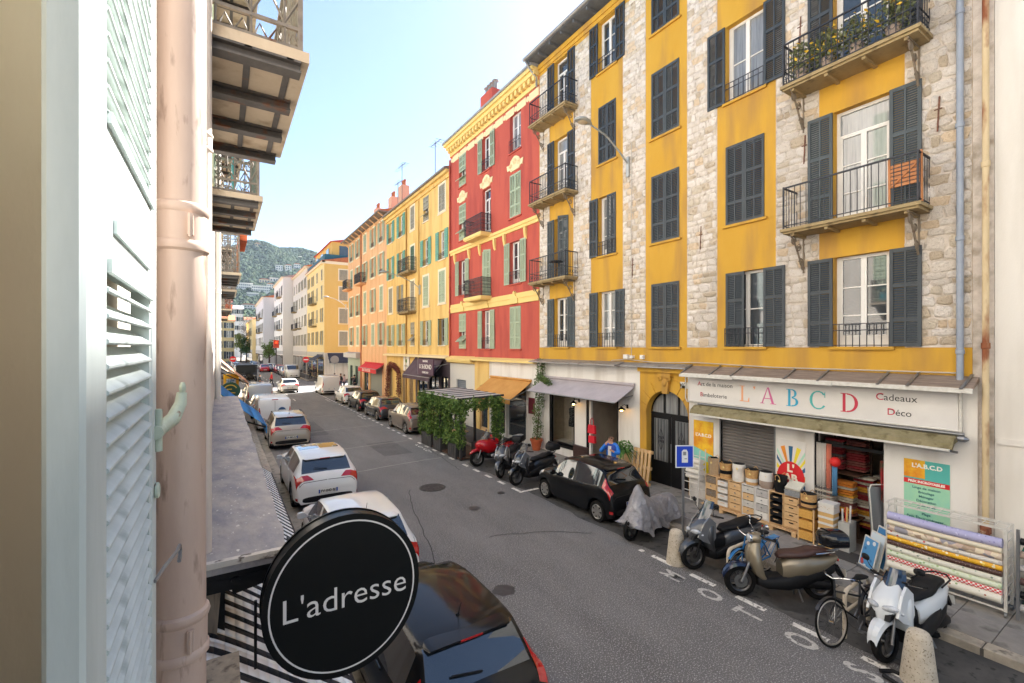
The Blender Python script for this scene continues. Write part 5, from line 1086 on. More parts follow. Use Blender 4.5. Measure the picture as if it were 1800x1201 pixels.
g = MB(); g.prism([(-0.5,GZ-0.5),(-0.5,GZ-0.05),(0,GZ+0.08),(0,GZ-0.6)],-0.1,5.6,'YZ'); g.build('fascia', M_gr, SB)
awning('shop_awning','short bright red shop awning with white lettering',40.4,46.6,3.2,2.75,0.7,mat('red canvas','#c4212b','#cf2f37',scale=2,rough=0.8),val=0.4)
o = letter('SELECTION STORE',0.34,M_wt,None,at_wall(43.5,0.78,2.55),(pi/2,0,RZ),name='shop_lettering'); tag(o,'white capital lettering on the valance of the red awning','lettering')
# ---- street lamps on the facades
def facade_lamp(Y, z, label, L=2.4):
    t = thing('street_lamp', label, 'street lamp', at_wall(Y,0.0,z), RZ); Mg = mat('galvanised steel','#a7a9a6','#b8bab7',scale=6,rough=0.45,metal=0.5)
    g = MB(); g.box(-0.06,0.06,-0.1,0,-0.35,0.35); g.build('bracket', Mg, t); g = MB(); g.tube([(0,-0.06,0.1),(0,-0.5,0.45),(0,-L*0.6,0.85),(0,-L,1.05)],[0.035,0.032,0.028,0.025],8); g.build('arm', Mg, t, smooth=40)
    g = MB(); g.loft([(-L+0.1,0,1.06,0.04,0.03),(-L-0.05,0,1.08,0.14,0.07),(-L-0.3,0,1.09,0.19,0.085),(-L-0.5,0,1.07,0.15,0.06),(-L-0.6,0,1.05,0.04,0.02)],n=14,axis='Y'); g.build('lamp_head', Mg, t, smooth=60); g = MB(); g.ell((0,-L-0.28,1.02),0.14,0.2,0.04,12,6); g.build('lens', mat('lamp lens','#c9b79a',rough=0.2), t, smooth=60)
facade_lamp(11.4,11.1,'street lamp on a long arm fixed to the stone strip of the ochre building',1.9); facade_lamp(31.6,8.9,'street lamp on a long arm fixed to the yellow building',2.4); facade_lamp(55.0,9.4,'small street lamp beyond the salmon building',2.0)
# folded wooden chair and plants on the balconies
t = thing('folding_chair','folded wooden chair leaning on the lower right balcony railing','chair',at_wall(3.75,0.5,7.58),RZ); M_teak = mat('teak','#b5713f','#c98653',scale=6,rough=0.6)
for k in range(6): g = MB(); g.box(0,0.5,0.0,0.02,0.42+k*0.08,0.42+k*0.08+0.06); g.build('slat', M_teak, t)
for x in (-0.02,0.5): g = MB(); g.bar((x,0.03,0),(x,0.0,1.05),0.035); g.build('leg', M_teak, t)
g = MB(); g.bar((0,-0.01,0.42),(0.5,-0.01,0.88),0.03); g.build('brace', M_teak, t)
for i, (Y, z) in enumerate(((5.45,11.07),(4.9,11.07),(4.35,11.07),(3.7,11.07))):
    t = thing('balcony_plant','yellow flowering plant pot on the upper right balcony, %s from the left' % ('first','second','third','fourth')[i],'plant',at_wall(Y,0.5,z),RZ); g = MB(); g.lathe([(0.1,0),(0.14,0.25),(0.15,0.25)],n=12); g.build('pot', M_tau, t)
    g = MB(); leafy(g,(0,0,0.5),0.36,0.22,0.45,420,0.05,rnd,0.1); g.build('foliage', leafmat('balcony leaf',(0.10,0.13,0.05),(0.2,0.2,0.1)), t, fix=False); g = MB(); leafy(g,(0,-0.05,0.6),0.34,0.22,0.42,26,0.05,rnd,0.5); g.build('blossoms', mat('yellow petal','#e0b32a',rough=0.6), t, fix=False)
t = thing('balcony_table','small dark table and chair on the second floor balcony above the boutique','table',at_wall(15.1,0.4,7.58),RZ); g = MB(); g.lathe([(0.28,0.7),(0.28,0.73)],n=14); g.build('top', M_black, t); g = MB(); g.cyl((0,0,0),(0,0,0.7),0.03); g.build('leg', M_black, t)
# ================================================================ our side of the street
XL = -0.151; LZ = pi/2                                         # plane of the facade beside the camera; its frame: x along +Y, y into the wall
def at_left(Y, out=0.0, z=0.0): return (XL+out, Y, z)
M_lw = stucco('pale peach stucco', (0.66,0.60,0.53), (0.71,0.66,0.59), (0.57,0.51,0.44))
M_lw2 = stucco('white grey stucco', (0.70,0.67,0.61), (0.74,0.71,0.66), (0.58,0.54,0.48))
M_lw3 = stucco('pale yellow stucco', (0.72,0.60,0.38), (0.76,0.65,0.44), (0.6,0.5,0.32))
M_lsh = mat('mint shutter paint', '#b9c4bd', '#cdd6d0', scale=6, rough=0.6, bump=0.15, bscale=40, stretch=(1,1,0.25), c3='#8f9a92', scale3=9, m3=(0.62,0.78))
def left_building(label, Y0, Y1, h, m, cols_, rows_, shm, open_=None, holes_=()):
    b = thing('apartment_building', label, 'building', at_left(Y0), LZ); hs = [hole(x, z, 1.0, hh) for x in cols_ for z, hh in rows_]+list(holes_)
    shell(b, 'wall', Y1-Y0, 0.1, h, 11, m, hs)
    for x in cols_:
        for z, hh in rows_:
            if open_ and not open_(x, z): window(b, x, z, 1.0, hh, 'closed', 'closed', shm, simple=True, sill=m)
            else: window(b, x, z, 1.0, hh, 'open', 'open', shm, simple=True, sill=m, bars=2, guard=0.5)
    g = MB(); g.box(0, Y1-Y0, -0.25, 0, h-0.3, h); g.build('cornice', m, b); return b
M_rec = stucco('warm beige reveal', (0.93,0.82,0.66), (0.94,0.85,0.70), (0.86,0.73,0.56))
LB = left_building('pale peach building on the near side with iron balconies', -9.0, 13.0, 16.8, M_lw, [2.0, 5.0, 13.2, 16.6], [(6.75,2.3),(9.95,2.2),(13.1,2.1)], M_shP, None, [(8.5,9.46,3.75,5.9),(9.47,9.92,3.7,5.95)])
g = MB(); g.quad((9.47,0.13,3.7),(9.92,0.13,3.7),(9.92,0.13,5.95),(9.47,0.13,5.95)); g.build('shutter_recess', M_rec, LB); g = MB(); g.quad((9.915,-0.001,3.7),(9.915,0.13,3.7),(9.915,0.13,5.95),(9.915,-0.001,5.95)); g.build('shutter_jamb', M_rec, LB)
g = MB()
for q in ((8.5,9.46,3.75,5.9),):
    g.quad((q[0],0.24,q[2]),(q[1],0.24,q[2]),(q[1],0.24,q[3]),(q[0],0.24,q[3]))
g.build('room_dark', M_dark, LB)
LB2 = left_building('white grey building on the near side beyond the reed balcony', 13.0, 32.0, 16.5, M_lw2, [1.4, 4.6, 8.0, 11.4, 14.8, 17.6], [(4.0,2.1),(6.75,2.3),(9.9,2.2),(13.0,2.1)], M_lsh)
LB3 = left_building('pale yellow building on the near side before the crossing', 32.0, 56.5, 16.0, M_lw3, [2.0,5.6,9.2,12.8,16.4,20,23], [(4.4,2.1),(7.4,2.1),(10.4,2.1),(13.2,2.0)], M_shG)
# balconies on iron beams
M_beam = mat('rusty beam', '#4a4643', '#5c5753', scale=8, rough=0.7, c3='#6e4630', scale3=6, m3=(0.56,0.66))
M_soff = mat('stained plaster soffit', '#b3a18a', '#c4b49d', scale=2.2, rough=0.9, c3='#86735c', scale3=3.5, m3=(0.54,0.72), bump=0.3, bscale=12)
def lace_rail(L, D, h, u=0.2):
    """cast iron lace: repeated baluster with loops, hearts and pendants"""
    def fn():
        g = MB(); M_ = M_wrought
        def unit(p, q):
            p = Vector((*p,0)); q = Vector((*q,0)); e = (q-p); l = e.length; e.normalize(); n = max(1, round(l/u)); s = l/n
            for z in (0.03, 0.16, h-0.12, h): g.bar(p+Vector((0,0,z)), q+Vector((0,0,z)), 0.022 if z < h else 0.04)
            for k in range(n):
                c = p+e*(k+0.5)*s; W = lambda a, z: tuple(c+e*a+Vector((0,0,z)))
                g.tube([W(0,0.0), W(0,h)], 0.009, 5)
                for sg in (-1,1):
                    g.tube([W(0,0.18), W(sg*s*0.42,0.34), W(sg*s*0.46,0.48), W(sg*s*0.22,0.58), W(0,0.52)], 0.008, 4)
                    g.tube([W(0,0.56), W(sg*s*0.3,0.62), W(sg*s*0.36,0.72), W(sg*s*0.1,0.82), W(0,0.86)], 0.008, 4)
                    g.tube([W(sg*s*0.5,0.03), W(sg*s*0.25,0.12), W(sg*s*0.12,0.05)], 0.007, 4)
                    g.tube([W(sg*s*0.5,0.5+0.05*q_) for q_ in range(2)], 0.007, 4)
                for zz, r in ((0.40,0.032),(0.70,0.028),(0.92,0.03)): g.tube([W(r*cos(t*pi/4), zz+r*1.4*sin(t*pi/4)) for t in range(8)], 0.008, 4, closed=True, caps=False)
        unit((0,-D),(L,-D)); unit((0,-D),(0,-0.02)); unit((L,-D),(L,-0.02))
        for x in (0,L): g.bar((x,-D,0),(x,-D,h+0.03),0.03)
        return g.mesh('railing', mat('weathered iron','#6d665e','#857c72',scale=12,rough=0.7,metal=0.2,c3='#6a4a38',scale3=8,m3=(0.58,0.7)))
    return shared(('lace', L, D, h), fn)
def beam_balcony(b, Y0, Yb, L, z, D, cast=True):
    g = MB(); g.box(0,L,-D,0,-0.05,0.02); o = g.build('balcony', M_soff, b, (Yb-Y0,0,z))
    for k in range(4):
        x = 0.05+(L-0.1)*k/3; g = MB(); g.box(x-0.05,x+0.05,-D+0.05,-0.002,-0.13,-0.115); g.box(x-0.012,x+0.012,-D+0.05,-0.002,-0.115,-0.065); g.box(x-0.05,x+0.05,-D+0.05,-0.002,-0.065,-0.0505); g.build('beam', M_beam, o)
    for y in (-D*0.82, -D*0.45): g = MB(); g.box(0.0,L,y-0.02,y+0.02,-0.0635,-0.051); g.build('tie_bar', M_beam, o)
    put('railing', lace_rail(round(L-0.1,3), round(D-0.05,3), 1.0), o, (0.05,0,0.02)); return o
beam_balcony(LB,-9,3.3,1.8,6.65,0.645); beam_balcony(LB,-9,6.75,1.8,6.65,0.60); beam_balcony(LB,-9,3.3,1.8,9.85,0.645); beam_balcony(LB,-9,6.75,1.8,9.85,0.60)
for yb in (14.0,18.2,27.5): beam_balcony(LB2,13,yb,2.0,6.65,0.58); beam_balcony(LB2,13,yb,2.0,9.75,0.58)
for yb in (33.2,40.5,48): beam_balcony(LB3,32,yb,2.2,7.3,0.62); beam_balcony(LB3,32,yb,2.2,10.3,0.62)
t = thing('reed_screen','rust brown reed screen and flower box on a near side balcony','screen',at_left(14.05,0.52,6.7),LZ)
for k in range(30): g = MB(); g.bar((0.03+k*0.062,0,0.05),(0.03+k*0.062,0,0.85),0.045,0.012); g.build('slat', mat('reed','#8a5a3a','#a87048',scale=10,rough=0.9), t)
g = MB(); leafy(g,(0.9,-0.1,1.1),0.8,0.12,0.2,220,0.05,rnd,0.1); g.build('foliage', MATS['balcony leaf'], t, fix=False); g = MB(); g.box(0.1,1.8,-0.2,0.0,0.87,1.05); g.build('flower_box', MATS['terracotta'], t)
t = thing('balcony_plant','red and green potted flowers on a far near-side balcony','plant',at_left(28.6,0.45,6.68),LZ); g = MB(); g.lathe([(0.15,0),(0.2,0.3)],n=10); g.build('pot', MATS['terracotta'], t); g = MB(); leafy(g,(0,0,0.7),0.8,0.2,0.45,400,0.05,rnd,0.1); g.build('foliage', MATS['rust leaf'], t, fix=False)
t = thing('balcony_screen','turquoise cloth and board tied behind the second lace railing','screen',at_left(7.0,0.3,6.7),LZ); g = MB(); g.box(0.1,1.3,0,0.03,0.1,0.45); g.build('panel', mat('turquoise board','#2a8f98',rough=0.6), t); g = MB(); g.box(0.2,1.35,0,0.03,0.62,0.78); g.build('cloth', MATS['turquoise board'], t)
# ---------------------------------------------------------------- foreground shutter
M_fg = mat('chalky mint paint', '#b7c0bc', '#c9d1cd', scale=9, rough=0.65, bump=0.25, bscale=55, stretch=(1,1,0.2), c3='#98a39e', scale3=14, m3=(0.63,0.75), bdist=0.003)
sh = thing('window_shutter','pale mint louvred wooden shutter folded back beside the camera','shutter',(-0.1278,0.53,3.75),LZ)
TT, HH, WW = 0.028, 2.1, 0.506                        # thickness, height, width
R1, R2 = 1.04, 1.184                                  # middle rail, from the foot
g = MB(); g.cbox(0,0.09,-TT,0,0,HH,0.004); g.cbox(WW-0.062,WW,-TT,0,0,HH,0.004); g.build('stile', M_fg, sh)
for a, b_ in ((0,0.1),(R1,R2),(HH-0.1,HH)):
    g = MB(); g.box(0.09,WW-0.062,-TT+0.001,-0.001,a,b_); g.build('rail', M_fg, sh)
g = MB(); g.box(0.125,WW-0.1,-TT-0.003,-TT+0.0008,R1+0.035,R1+0.05); g.box(0.09,WW-0.062,-TT-0.004,-TT+0.0008,R1-0.012,R1+0.002); g.box(0.09,WW-0.062,-TT-0.004,-TT+0.0008,R2-0.002,R2+0.01); g.build('moulding', M_fg, sh)
g = MB(); g.box(WW-0.078,WW-0.062,-TT+0.002,-0.002,0.1,R1); g.box(WW-0.078,WW-0.062,-TT+0.002,-0.002,R2,HH-0.1); g.build('louvre_stop', M_fg, sh)
def louvre():
    g = MB(); n = 6; prof = [(-0.0145,-0.0135),(-0.0165,-0.0115),(-0.0165,-0.009),(-0.0145,-0.007),(0.0115,0.0115),(0.0135,0.0115),(0.0145,0.0095),(0.0135,0.0075)]
    g.prism([(p[0],p[1]) for p in prof], 0, WW-0.078-0.09, 'YZ'); return g.mesh('louvre', M_fg)
me = louvre(); zz = [R1-0.02-0.0268*k for k in range(34)]+[R2+0.02+0.0268*k for k in range(29)]
for z in zz: put('louvre', me, sh, (0.09,-TT/2+0.001,z), rot=(random.uniform(-0.012,0.012),0,0))
M_hw = mat('painted hardware', '#a9b39f', '#c0c8b4', scale=20, rough=0.6, c3='#7a4a30', scale3=40, m3=(0.6,0.68))
g = MB(); pts = [(WW-0.03,-TT-0.002,0.80),(WW+0.02,-TT-0.004,0.80),(WW+0.06,-TT-0.02,0.812),(WW+0.085,-TT-0.03,0.838),(WW+0.088,-TT-0.032,0.86)]
g.tube([Vector(p) for p in pts],[0.012,0.012,0.013,0.011,0.009],8); g.ell((WW+0.089,-TT-0.033,0.868),0.012,0.006,0.014,10,6); g.cyl((WW-0.012,-TT-0.004,0.765),(WW-0.012,-TT-0.004,0.84),0.006); g.build('latch', M_hw, sh, smooth=50)
g = MB(); g.tube([(WW-0.03+0.011*cos(k*pi/6),-TT-0.004,0.70+0.011*sin(k*pi/6)) for k in range(12)],0.0035,6,closed=True,caps=False); g.build('ring', M_hw, sh, smooth=50)
g = MB(); g.tube([(WW-0.04,-TT-0.002,0.545),(WW-0.01,-TT-0.012,0.555),(WW+0.012,-TT-0.03,0.572),(WW+0.03,-TT-0.032,0.575),(WW+0.042,-TT-0.032,0.563),(WW+0.036,-TT-0.032,0.552),(WW+0.02,-TT-0.032,0.549)],0.0035,6); g.build('hook', M_alu, sh, smooth=50)
# drainpipes beside it
M_pp = mat('pink beige pipe paint', '#b39a8b', '#c6ae9e', scale=4, rough=0.38, bump=0.35, bscale=60, bdist=0.002, c3='#8a7264', scale3=14, m3=(0.6,0.72), stretch=(1,1,0.3), stretch3=(3,3,0.7))
def drain(label, x, y, r, z0, z1, cols, m):
    t = thing('drainpipe', label, 'pipe', (x, y, z0)); g = MB(); g.cyl((0,0,0),(0,0,z1-z0),r,n=24); g.build('length', m, t, smooth=50)
    for z in cols:
        g = MB(); c = (0,0,z-z0)
        g.lathe([(r,-0.055),(r*1.13,-0.05),(r*1.16,-0.042),(r*1.13,-0.034),(r*1.05,-0.03),(r*1.06,0.03),(r*1.13,0.034),(r*1.17,0.042),(r*1.13,0.05),(r,0.055)],n=24,c=c); k = g.build('collar', m, t, smooth=35)
        g = MB(); g.box(r*0.3,r*0.55,-r*1.2,-r*0.9,z-z0-0.022,z-z0+0.022); g.cyl((r*0.42,-r*1.18,z-z0-0.026),(r*0.42,-r*1.18,z-z0+0.026),0.004,n=6); g.build('clamp_bolt', m, k)
drain('thick pink beige drainpipe right beside the shutter',-0.08,1.284,0.049,3.0,16.6,[4.97,4.05,6.3],M_pp)
drain('thinner pale drainpipe just behind the thick one',-0.095,3.22,0.045,3.5,16.6,[5.9,7.9],mat('cream pipe paint','#cbbcae','#d6c9bc',scale=5,rough=0.4,bump=0.2,bscale=60))
drain('grey drainpipe further along the near side wall',-0.08,12.6,0.06,0.13,16.2,[3,6,9,12],M_lw2)
# felted canopy roof over the near shop
M_felt = mat('weathered roofing felt', '#86858a', '#b3aaa1', scale=2.6, rough=0.9, bump=0.9, bscale=7, bdist=0.03, stretch=(0.9,1.5,1), c3='#d5cfc6', scale3=24, m3=(0.66,0.70), detail=10)
cp = thing('shop_canopy','flat grey felted shop canopy roof below the window','canopy',at_left(3.0,0,3.5),LZ)
g = MB(); random.seed(8); n = 46; L = 10.4; D = 0.493
def ez(i,j): return 0.006*sin(i*1.7+j)+random.uniform(-0.004,0.004)
G = [[(L*i/n, -D*j/5-(random.uniform(-0.012,0.012) if j == 5 else 0), -0.03*j/5+ez(i,j)) for j in range(6)] for i in range(n+1)]
for i in range(n):
    for j in range(5): g.quad(G[i][j],G[i+1][j],G[i+1][j+1],G[i][j+1])
for j in range(5): a, b_ = G[0][j], G[0][j+1]; g.quad(a,b_,(b_[0],b_[1],-0.06),(a[0],a[1],-0.06))
for i in range(n): a, b_ = G[i][5], G[i+1][5]; g.quad(a,b_,(b_[0],b_[1],-0.07),(a[0],a[1],-0.07))
g.build('roofing', M_felt, cp, fix=False, smooth=60)
g = MB(); g.box(0.02,L,-D+0.02,-0.0,-0.1,-0.062); g.build('deck', M_black, cp)
g = MB(); g.box(0.02,0.06,-D+0.04,-0.0,-0.17,-0.101); g.box(0.02,L,-D+0.03,-D+0.06,-0.2,-0.101); g.build('fascia', M_black, cp)
g = MB(); g.box(-0.01,0.03,-D-0.015,-0.0,-0.02,0.012); g.build('edge_strip', mat('flaking white paint','#c9c0b2','#d8d0c3',scale=8,rough=0.8,c3='#6d6259',scale3=14,m3=(0.55,0.64)), cp)
M_old = mat('weathered board','#8f7f6c','#a8977f',scale=4,rough=0.9,stretch=(4,4,0.6),c3='#5a4c3f',scale3=5,m3=(0.52,0.68))
g = MB(); g.prism([(-0.15,-0.105),(-0.005,-0.105),(-0.005,-1.1),(-0.075,-1.1)],0.05,0.11,'YZ'); g.build('side_board', M_old, cp)
g = MB(); g.box(0.12,0.2,-0.165,-0.12,-1.2,-0.16); g.build('awning_box', M_black, cp)
g = MB(); g.bar((0.05,-0.2,-0.19),(0.05,-0.44,-0.15),0.03); g.cyl((0.0,-0.215,-0.12),(0.04,-0.215,-0.12),0.022); g.build('bracket', M_black, cp)
g = MB(); g.box(-0.42,0.05,-0.23,-0.005,-0.62,-0.40,0.01); tag(g.build('stone_ledge', M_old, None, at_left(2.55,0,3.62), LZ), 'worn stone ledge end at the foot of the pipe', 'ledge')
# striped awning under the canopy
t = thing('shop_awning','black and white striped awning below the near canopy','awning',at_left(2.4,0.06,3.12),LZ); L = 6.8; zo, out = -0.66, 0.82
g = MB(); n, m_ = 60, 16
def sp(i,j): v = j/m_; return (L*i/n, -out*v, zo*v**1.15-0.02*sin(pi*v))
for i in range(n):
    for j in range(m_): g.quad(sp(i,j),sp(i+1,j),sp(i+1,j+1),sp(i,j+1))
for i in range(n): a, b_ = sp(i,m_), sp(i+1,m_); g.quad(a,b_,(b_[0],b_[1]-0.005,b_[2]-0.2),(a[0],a[1]-0.005,a[2]-0.2))
o = g.build('canvas', stripes('black and white stripes',('#14181f','#efeeec'),0,0.15,0.45,0.85), t, fix=False, smooth=60); md = o.modifiers.new('thickness','SOLIDIFY'); md.thickness = 0.006
g = MB(); g.cyl((0,-out-0.01,zo-0.03),(L,-out-0.01,zo-0.03),0.025); g.build('front_bar', M_black, t)
for x in (0.1,L-0.1): g = MB(); g.bar((x,0,-0.3),(x,-out,zo-0.05),0.03); g.build('arm', M_black, t)
# round shop sign
t = thing('hanging_sign','round black shop sign with a white ring and lettering','sign',(0.575,2.58,3.35),0)
M_bl = mat('black gloss panel','#06090a','#0a0e0f',scale=2,rough=0.35,spec=0.25); M_wr = mat('white vinyl','#d2d0cd',rough=0.5)
rx, rz2 = 0.413, 0.437
def disc(g, y0, y1, s=1.0, n=64): g.prism([(rx*s*cos(2*pi*k/n), rz2*s*sin(2*pi*k/n)) for k in range(n)], y0, y1, 'XZ')
g = MB(); disc(g,0,0.012); disc(g,0.0125,0.10,0.985); g.build('box', M_bl, t, smooth=40)
g = MB(); disc(g,0.101,0.112,1.0); g.build('back_panel', M_bl, t, smooth=40)
g = MB(); n = 72
for k in range(n):
    a, b_ = 2*pi*k/n, 2*pi*(k+1)/n; R0, R1_ = 0.905, 0.925; g.quad((rx*R0*cos(a),-0.002,rz2*R0*sin(a)),(rx*R1_*cos(a),-0.002,rz2*R1_*sin(a)),(rx*R1_*cos(b_),-0.002,rz2*R1_*sin(b_)),(rx*R0*cos(b_),-0.002,rz2*R0*sin(b_)))
g.build('ring', M_wr, t)
letter("L'adresse", 0.178, M_wr, t, (0.005,-0.003,-0.01), (pi/2,0,0), extrude=0.001, bold=-0.001)
g = MB(); g.bar((-0.3,0.12,0.16),(-0.26,0.46,0.14),0.025); g.bar((-0.22,0.14,0.26),(-0.24,0.46,0.2),0.016); g.build('bracket', M_black, t)
g = MB(); g.cyl((-0.43,0.1,0.05),(-0.43,0.1,-0.3),0.008,n=6); g.build('conduit', M_black, t)
# further shop fronts along the near side
def left_awning(name,label,Y0,Y1,zw,zo,out,m):
    t = thing(name,label,'awning',at_left(Y0,0.02,zw),LZ); L = Y1-Y0; g = MB(); n = 10
    for i in range(n):
        for j in range(4):
            f = lambda a,b: (L*a/n,-out*b/4,(zo-zw)*b/4-0.03*sin(pi*b/4)); g.quad(f(i,j),f(i+1,j),f(i+1,j+1),f(i,j+1))
    o = g.build('canvas', m, t, fix=False, smooth=60); o.modifiers.new('thickness','SOLIDIFY').thickness = 0.01
    g = MB(); g.box(0,L,-out-0.02,-out,zo-zw-0.2,zo-zw); g.build('valance', m, t); g = MB(); g.bar((0.1,0,-0.6),(0.1,-out,zo-zw-0.05),0.04); g.bar((L-0.1,0,-0.6),(L-0.1,-out,zo-zw-0.05),0.04); g.build('arm', M_black, t)
left_awning('shop_awning','bright blue awning beyond the felted canopy',13.7,16.8,3.62,2.62,1.12,mat('blue canvas','#1c74b8','#2a84c6',scale=1.5,rough=0.8,stretch=(8,1,1)))
left_awning('shop_awning','peach coloured slanted awning further along the near side',26.5,31.0,4.1,2.9,1.25,mat('peach canvas','#c08a6a','#cf9b7c',scale=2,rough=0.85)); left_awning('shop_awning','beige awning behind the peach one',31.6,36.0,3.6,2.7,1.2,mat('beige canvas','#a8937c','#b8a48c',scale=2,rough=0.85))
t = thing('hanging_sign','round dark green shop sign with a gold motif on the near side','sign',at_left(20.4,0.42,3.05),0); g = MB(); g.lathe([(0.33,-0.04),(0.33,0.04)],n=28,ax='Y'); g.build('disc', mat('green sign','#1d4a34',rough=0.5), t, smooth=40); M_gd = mat('gold paint','#d9b23c',rough=0.5); g = MB()
g.box(-0.14,0.16,-0.046,-0.041,-0.1,-0.06); g.box(-0.12,-0.07,-0.046,-0.041,-0.06,0.08); g.box(-0.07,0.05,-0.046,-0.041,0.04,0.08); g.tube([(0.22*cos(pi*(0.15+0.7*k/9)),-0.044,0.22*sin(pi*(0.15+0.7*k/9))) for k in range(10)],0.02,5); g.build('motif', M_gd, t); g = MB(); g.bar((-0.33,0,0.1),(-0.42,0,0.1),0.04); g.build('bracket', M_black, t)
t = thing('hanging_sign','yellow rectangular shop sign on the near side','sign',at_left(31.2,0.6,2.6),0); g = MB(); g.box(-0.38,0.38,-0.08,0.08,-0.55,0.55); g.build('panel', mat('yellow sign','#e8b21a',rough=0.5), t); g = MB(); g.box(-0.24,0.24,-0.085,-0.081,-0.12,0.28); g.build('blue_mark', mat('blue white mark','#4f86b0','#d6dde0',scale=9,rough=0.5,mixlo=0.45,mixhi=0.55), t); g = MB(); g.bar((-0.38,0,0.3),(-0.6,0,0.3),0.05); g.build('bracket', M_black, t)
# ================================================================ cars
def pchip(pts):
    xs = [p[0] for p in pts]; ys = [p[1] for p in pts]; n = len(xs); h = [xs[i+1]-xs[i] for i in range(n-1)]; d = [(ys[i+1]-ys[i])/h[i] for i in range(n-1)]; m = [d[0]]+[0 if d[i-1]*d[i] <= 0 else 2*d[i-1]*d[i]/(d[i-1]+d[i]) for i in range(1,n-1)]+[d[-1]]
    def f(x):
        if x <= xs[0]: return ys[0]
        if x >= xs[-1]: return ys[-1]
        i = max(k for k in range(n-1) if xs[k] <= x); t = (x-xs[i])/h[i]
        return ys[i]*(1+2*t)*(1-t)**2+m[i]*h[i]*t*(1-t)**2+ys[i+1]*t*t*(3-2*t)+m[i+1]*h[i]*t*t*(t-1)
    return f
SHAPES = {
 'hatch': dict(top=[(0,.37),(.008,.50),(.02,.585),(.045,.66),(.075,.72),(.155,.94),(.20,.975),(.32,.995),(.45,1.0),(.57,.97),(.62,.93),(.765,.685),(.785,.668),(.88,.63),(.95,.56),(.985,.46),(1,.36)],
   belt=[(0,.34),(.03,.56),(.06,.64),(.14,.665),(.3,.635),(.6,.605),(.77,.60),(.88,.575),(.95,.51),(1,.33)], glass=(.15,.70), rear=(.072,.160), front=(.615,.768), pil=(.26,.42,.455)),
 'suv': dict(top=[(0,.40),(.006,.52),(.02,.60),(.04,.665),(.06,.70),(.135,.92),(.17,.955),(.3,.99),(.45,1.0),(.58,.965),(.62,.93),(.735,.715),(.755,.70),(.88,.665),(.96,.60),(.99,.5),(1,.38)],
   belt=[(0,.36),(.03,.58),(.06,.655),(.14,.68),(.3,.66),(.6,.635),(.75,.63),(.88,.61),(.96,.55),(1,.35)], glass=(.13,.68), rear=(.058,.138), front=(.612,.738), pil=(.235,.40,.43)),
 'van': dict(top=[(0,.30),(.004,.50),(.012,.70),(.03,.90),(.05,.965),(.10,.985),(.5,1.0),(.62,.98),(.68,.93),(.80,.65),(.82,.62),(.92,.55),(.97,.47),(1,.30)],
   belt=[(0,.28),(.01,.5),(.04,.60),(.5,.60),(.7,.57),(.82,.555),(.92,.50),(1,.28)], glass=(.60,.76), rear=(.0,.0), front=(.668,.803), pil=()),
}
M_tyre = mat('tyre rubber','#0f0f0f','#1a1919',scale=20,rough=0.9,spec=0.2); M_rimA = mat('alloy rim','#b5b3b0','#9c9a98',scale=9,rough=0.35,metal=0.8); M_rimD = mat('dark alloy rim','#5d5c5c',rough=0.4,metal=0.8)
M_cg = mat('car glass',(0.012,0.016,0.022),(0.02,0.025,0.03),scale=1,rough=0.02,spec=1.0,coat=0.8); M_trimB = mat('black plastic trim','#0e0e10','#161618',scale=20,rough=0.6,spec=0.3)
M_tail = mat('tail lamp red','#9c0f14','#b81a1c',scale=12,rough=0.12,coat=1.0); M_lampW = mat('clear lamp','#c9ccd0','#8f949a',scale=12,rough=0.1,coat=1.0); M_plate = mat('plate white','#d8d6d0',rough=0.4); M_blue = mat('plate blue','#20489a',rough=0.4)
def paint(name, c, metal=0.0): return mat(name, c, rough=0.5 if not metal else 0.45, metal=metal, coat=1.0, spec=0.1)
def wheel_mesh(r, w, rim, spokes=5):
    def fn():
        g = MB(); ri = r*0.66
        g.lathe([(ri,-w/2+0.01),(r*0.93,-w/2),(r,-w/2+0.03),(r,w/2-0.03),(r*0.93,w/2),(ri,w/2-0.01)],n=28,ax='Y',caps=False); t = g.mesh('tyre',M_tyre,smooth=45)
        g = MB()
        for s in (-1,1):
            y = s*(w/2-0.02); g.tube([(ri*cos(k*pi/12),y,ri*sin(k*pi/12)) for k in range(24)],0.014,5,closed=True,caps=False); g.lathe([(0.055,-0.01),(0.055,0.01)],n=12,c=(0,y,0),ax='Y')
            for k in range(spokes):
                a = 2*pi*k/spokes; e = Vector((cos(a),0,sin(a))); q = Vector((-sin(a),0,cos(a)))
                p = [e*0.04+q*0.028,e*0.04-q*0.028,e*ri-q*0.045,e*ri+q*0.045]; i = [g.P(v.x,y+dy,v.z) for dy in (-0.012,0.012) for v in p]
                for f in ((0,1,2,3),(7,6,5,4),(0,4,5,1),(1,5,6,2),(2,6,7,3),(3,7,4,0)): g.F([i[x] for x in f])
        g.mi = 1; g.lathe([(ri,-0.012),(ri,0.012)],n=20,ax='Y'); rm = g.mesh('rim',[rim,M_trimB],smooth=35); return t, rm
    return shared(('wheel',r,w,rim.name,spokes), fn)
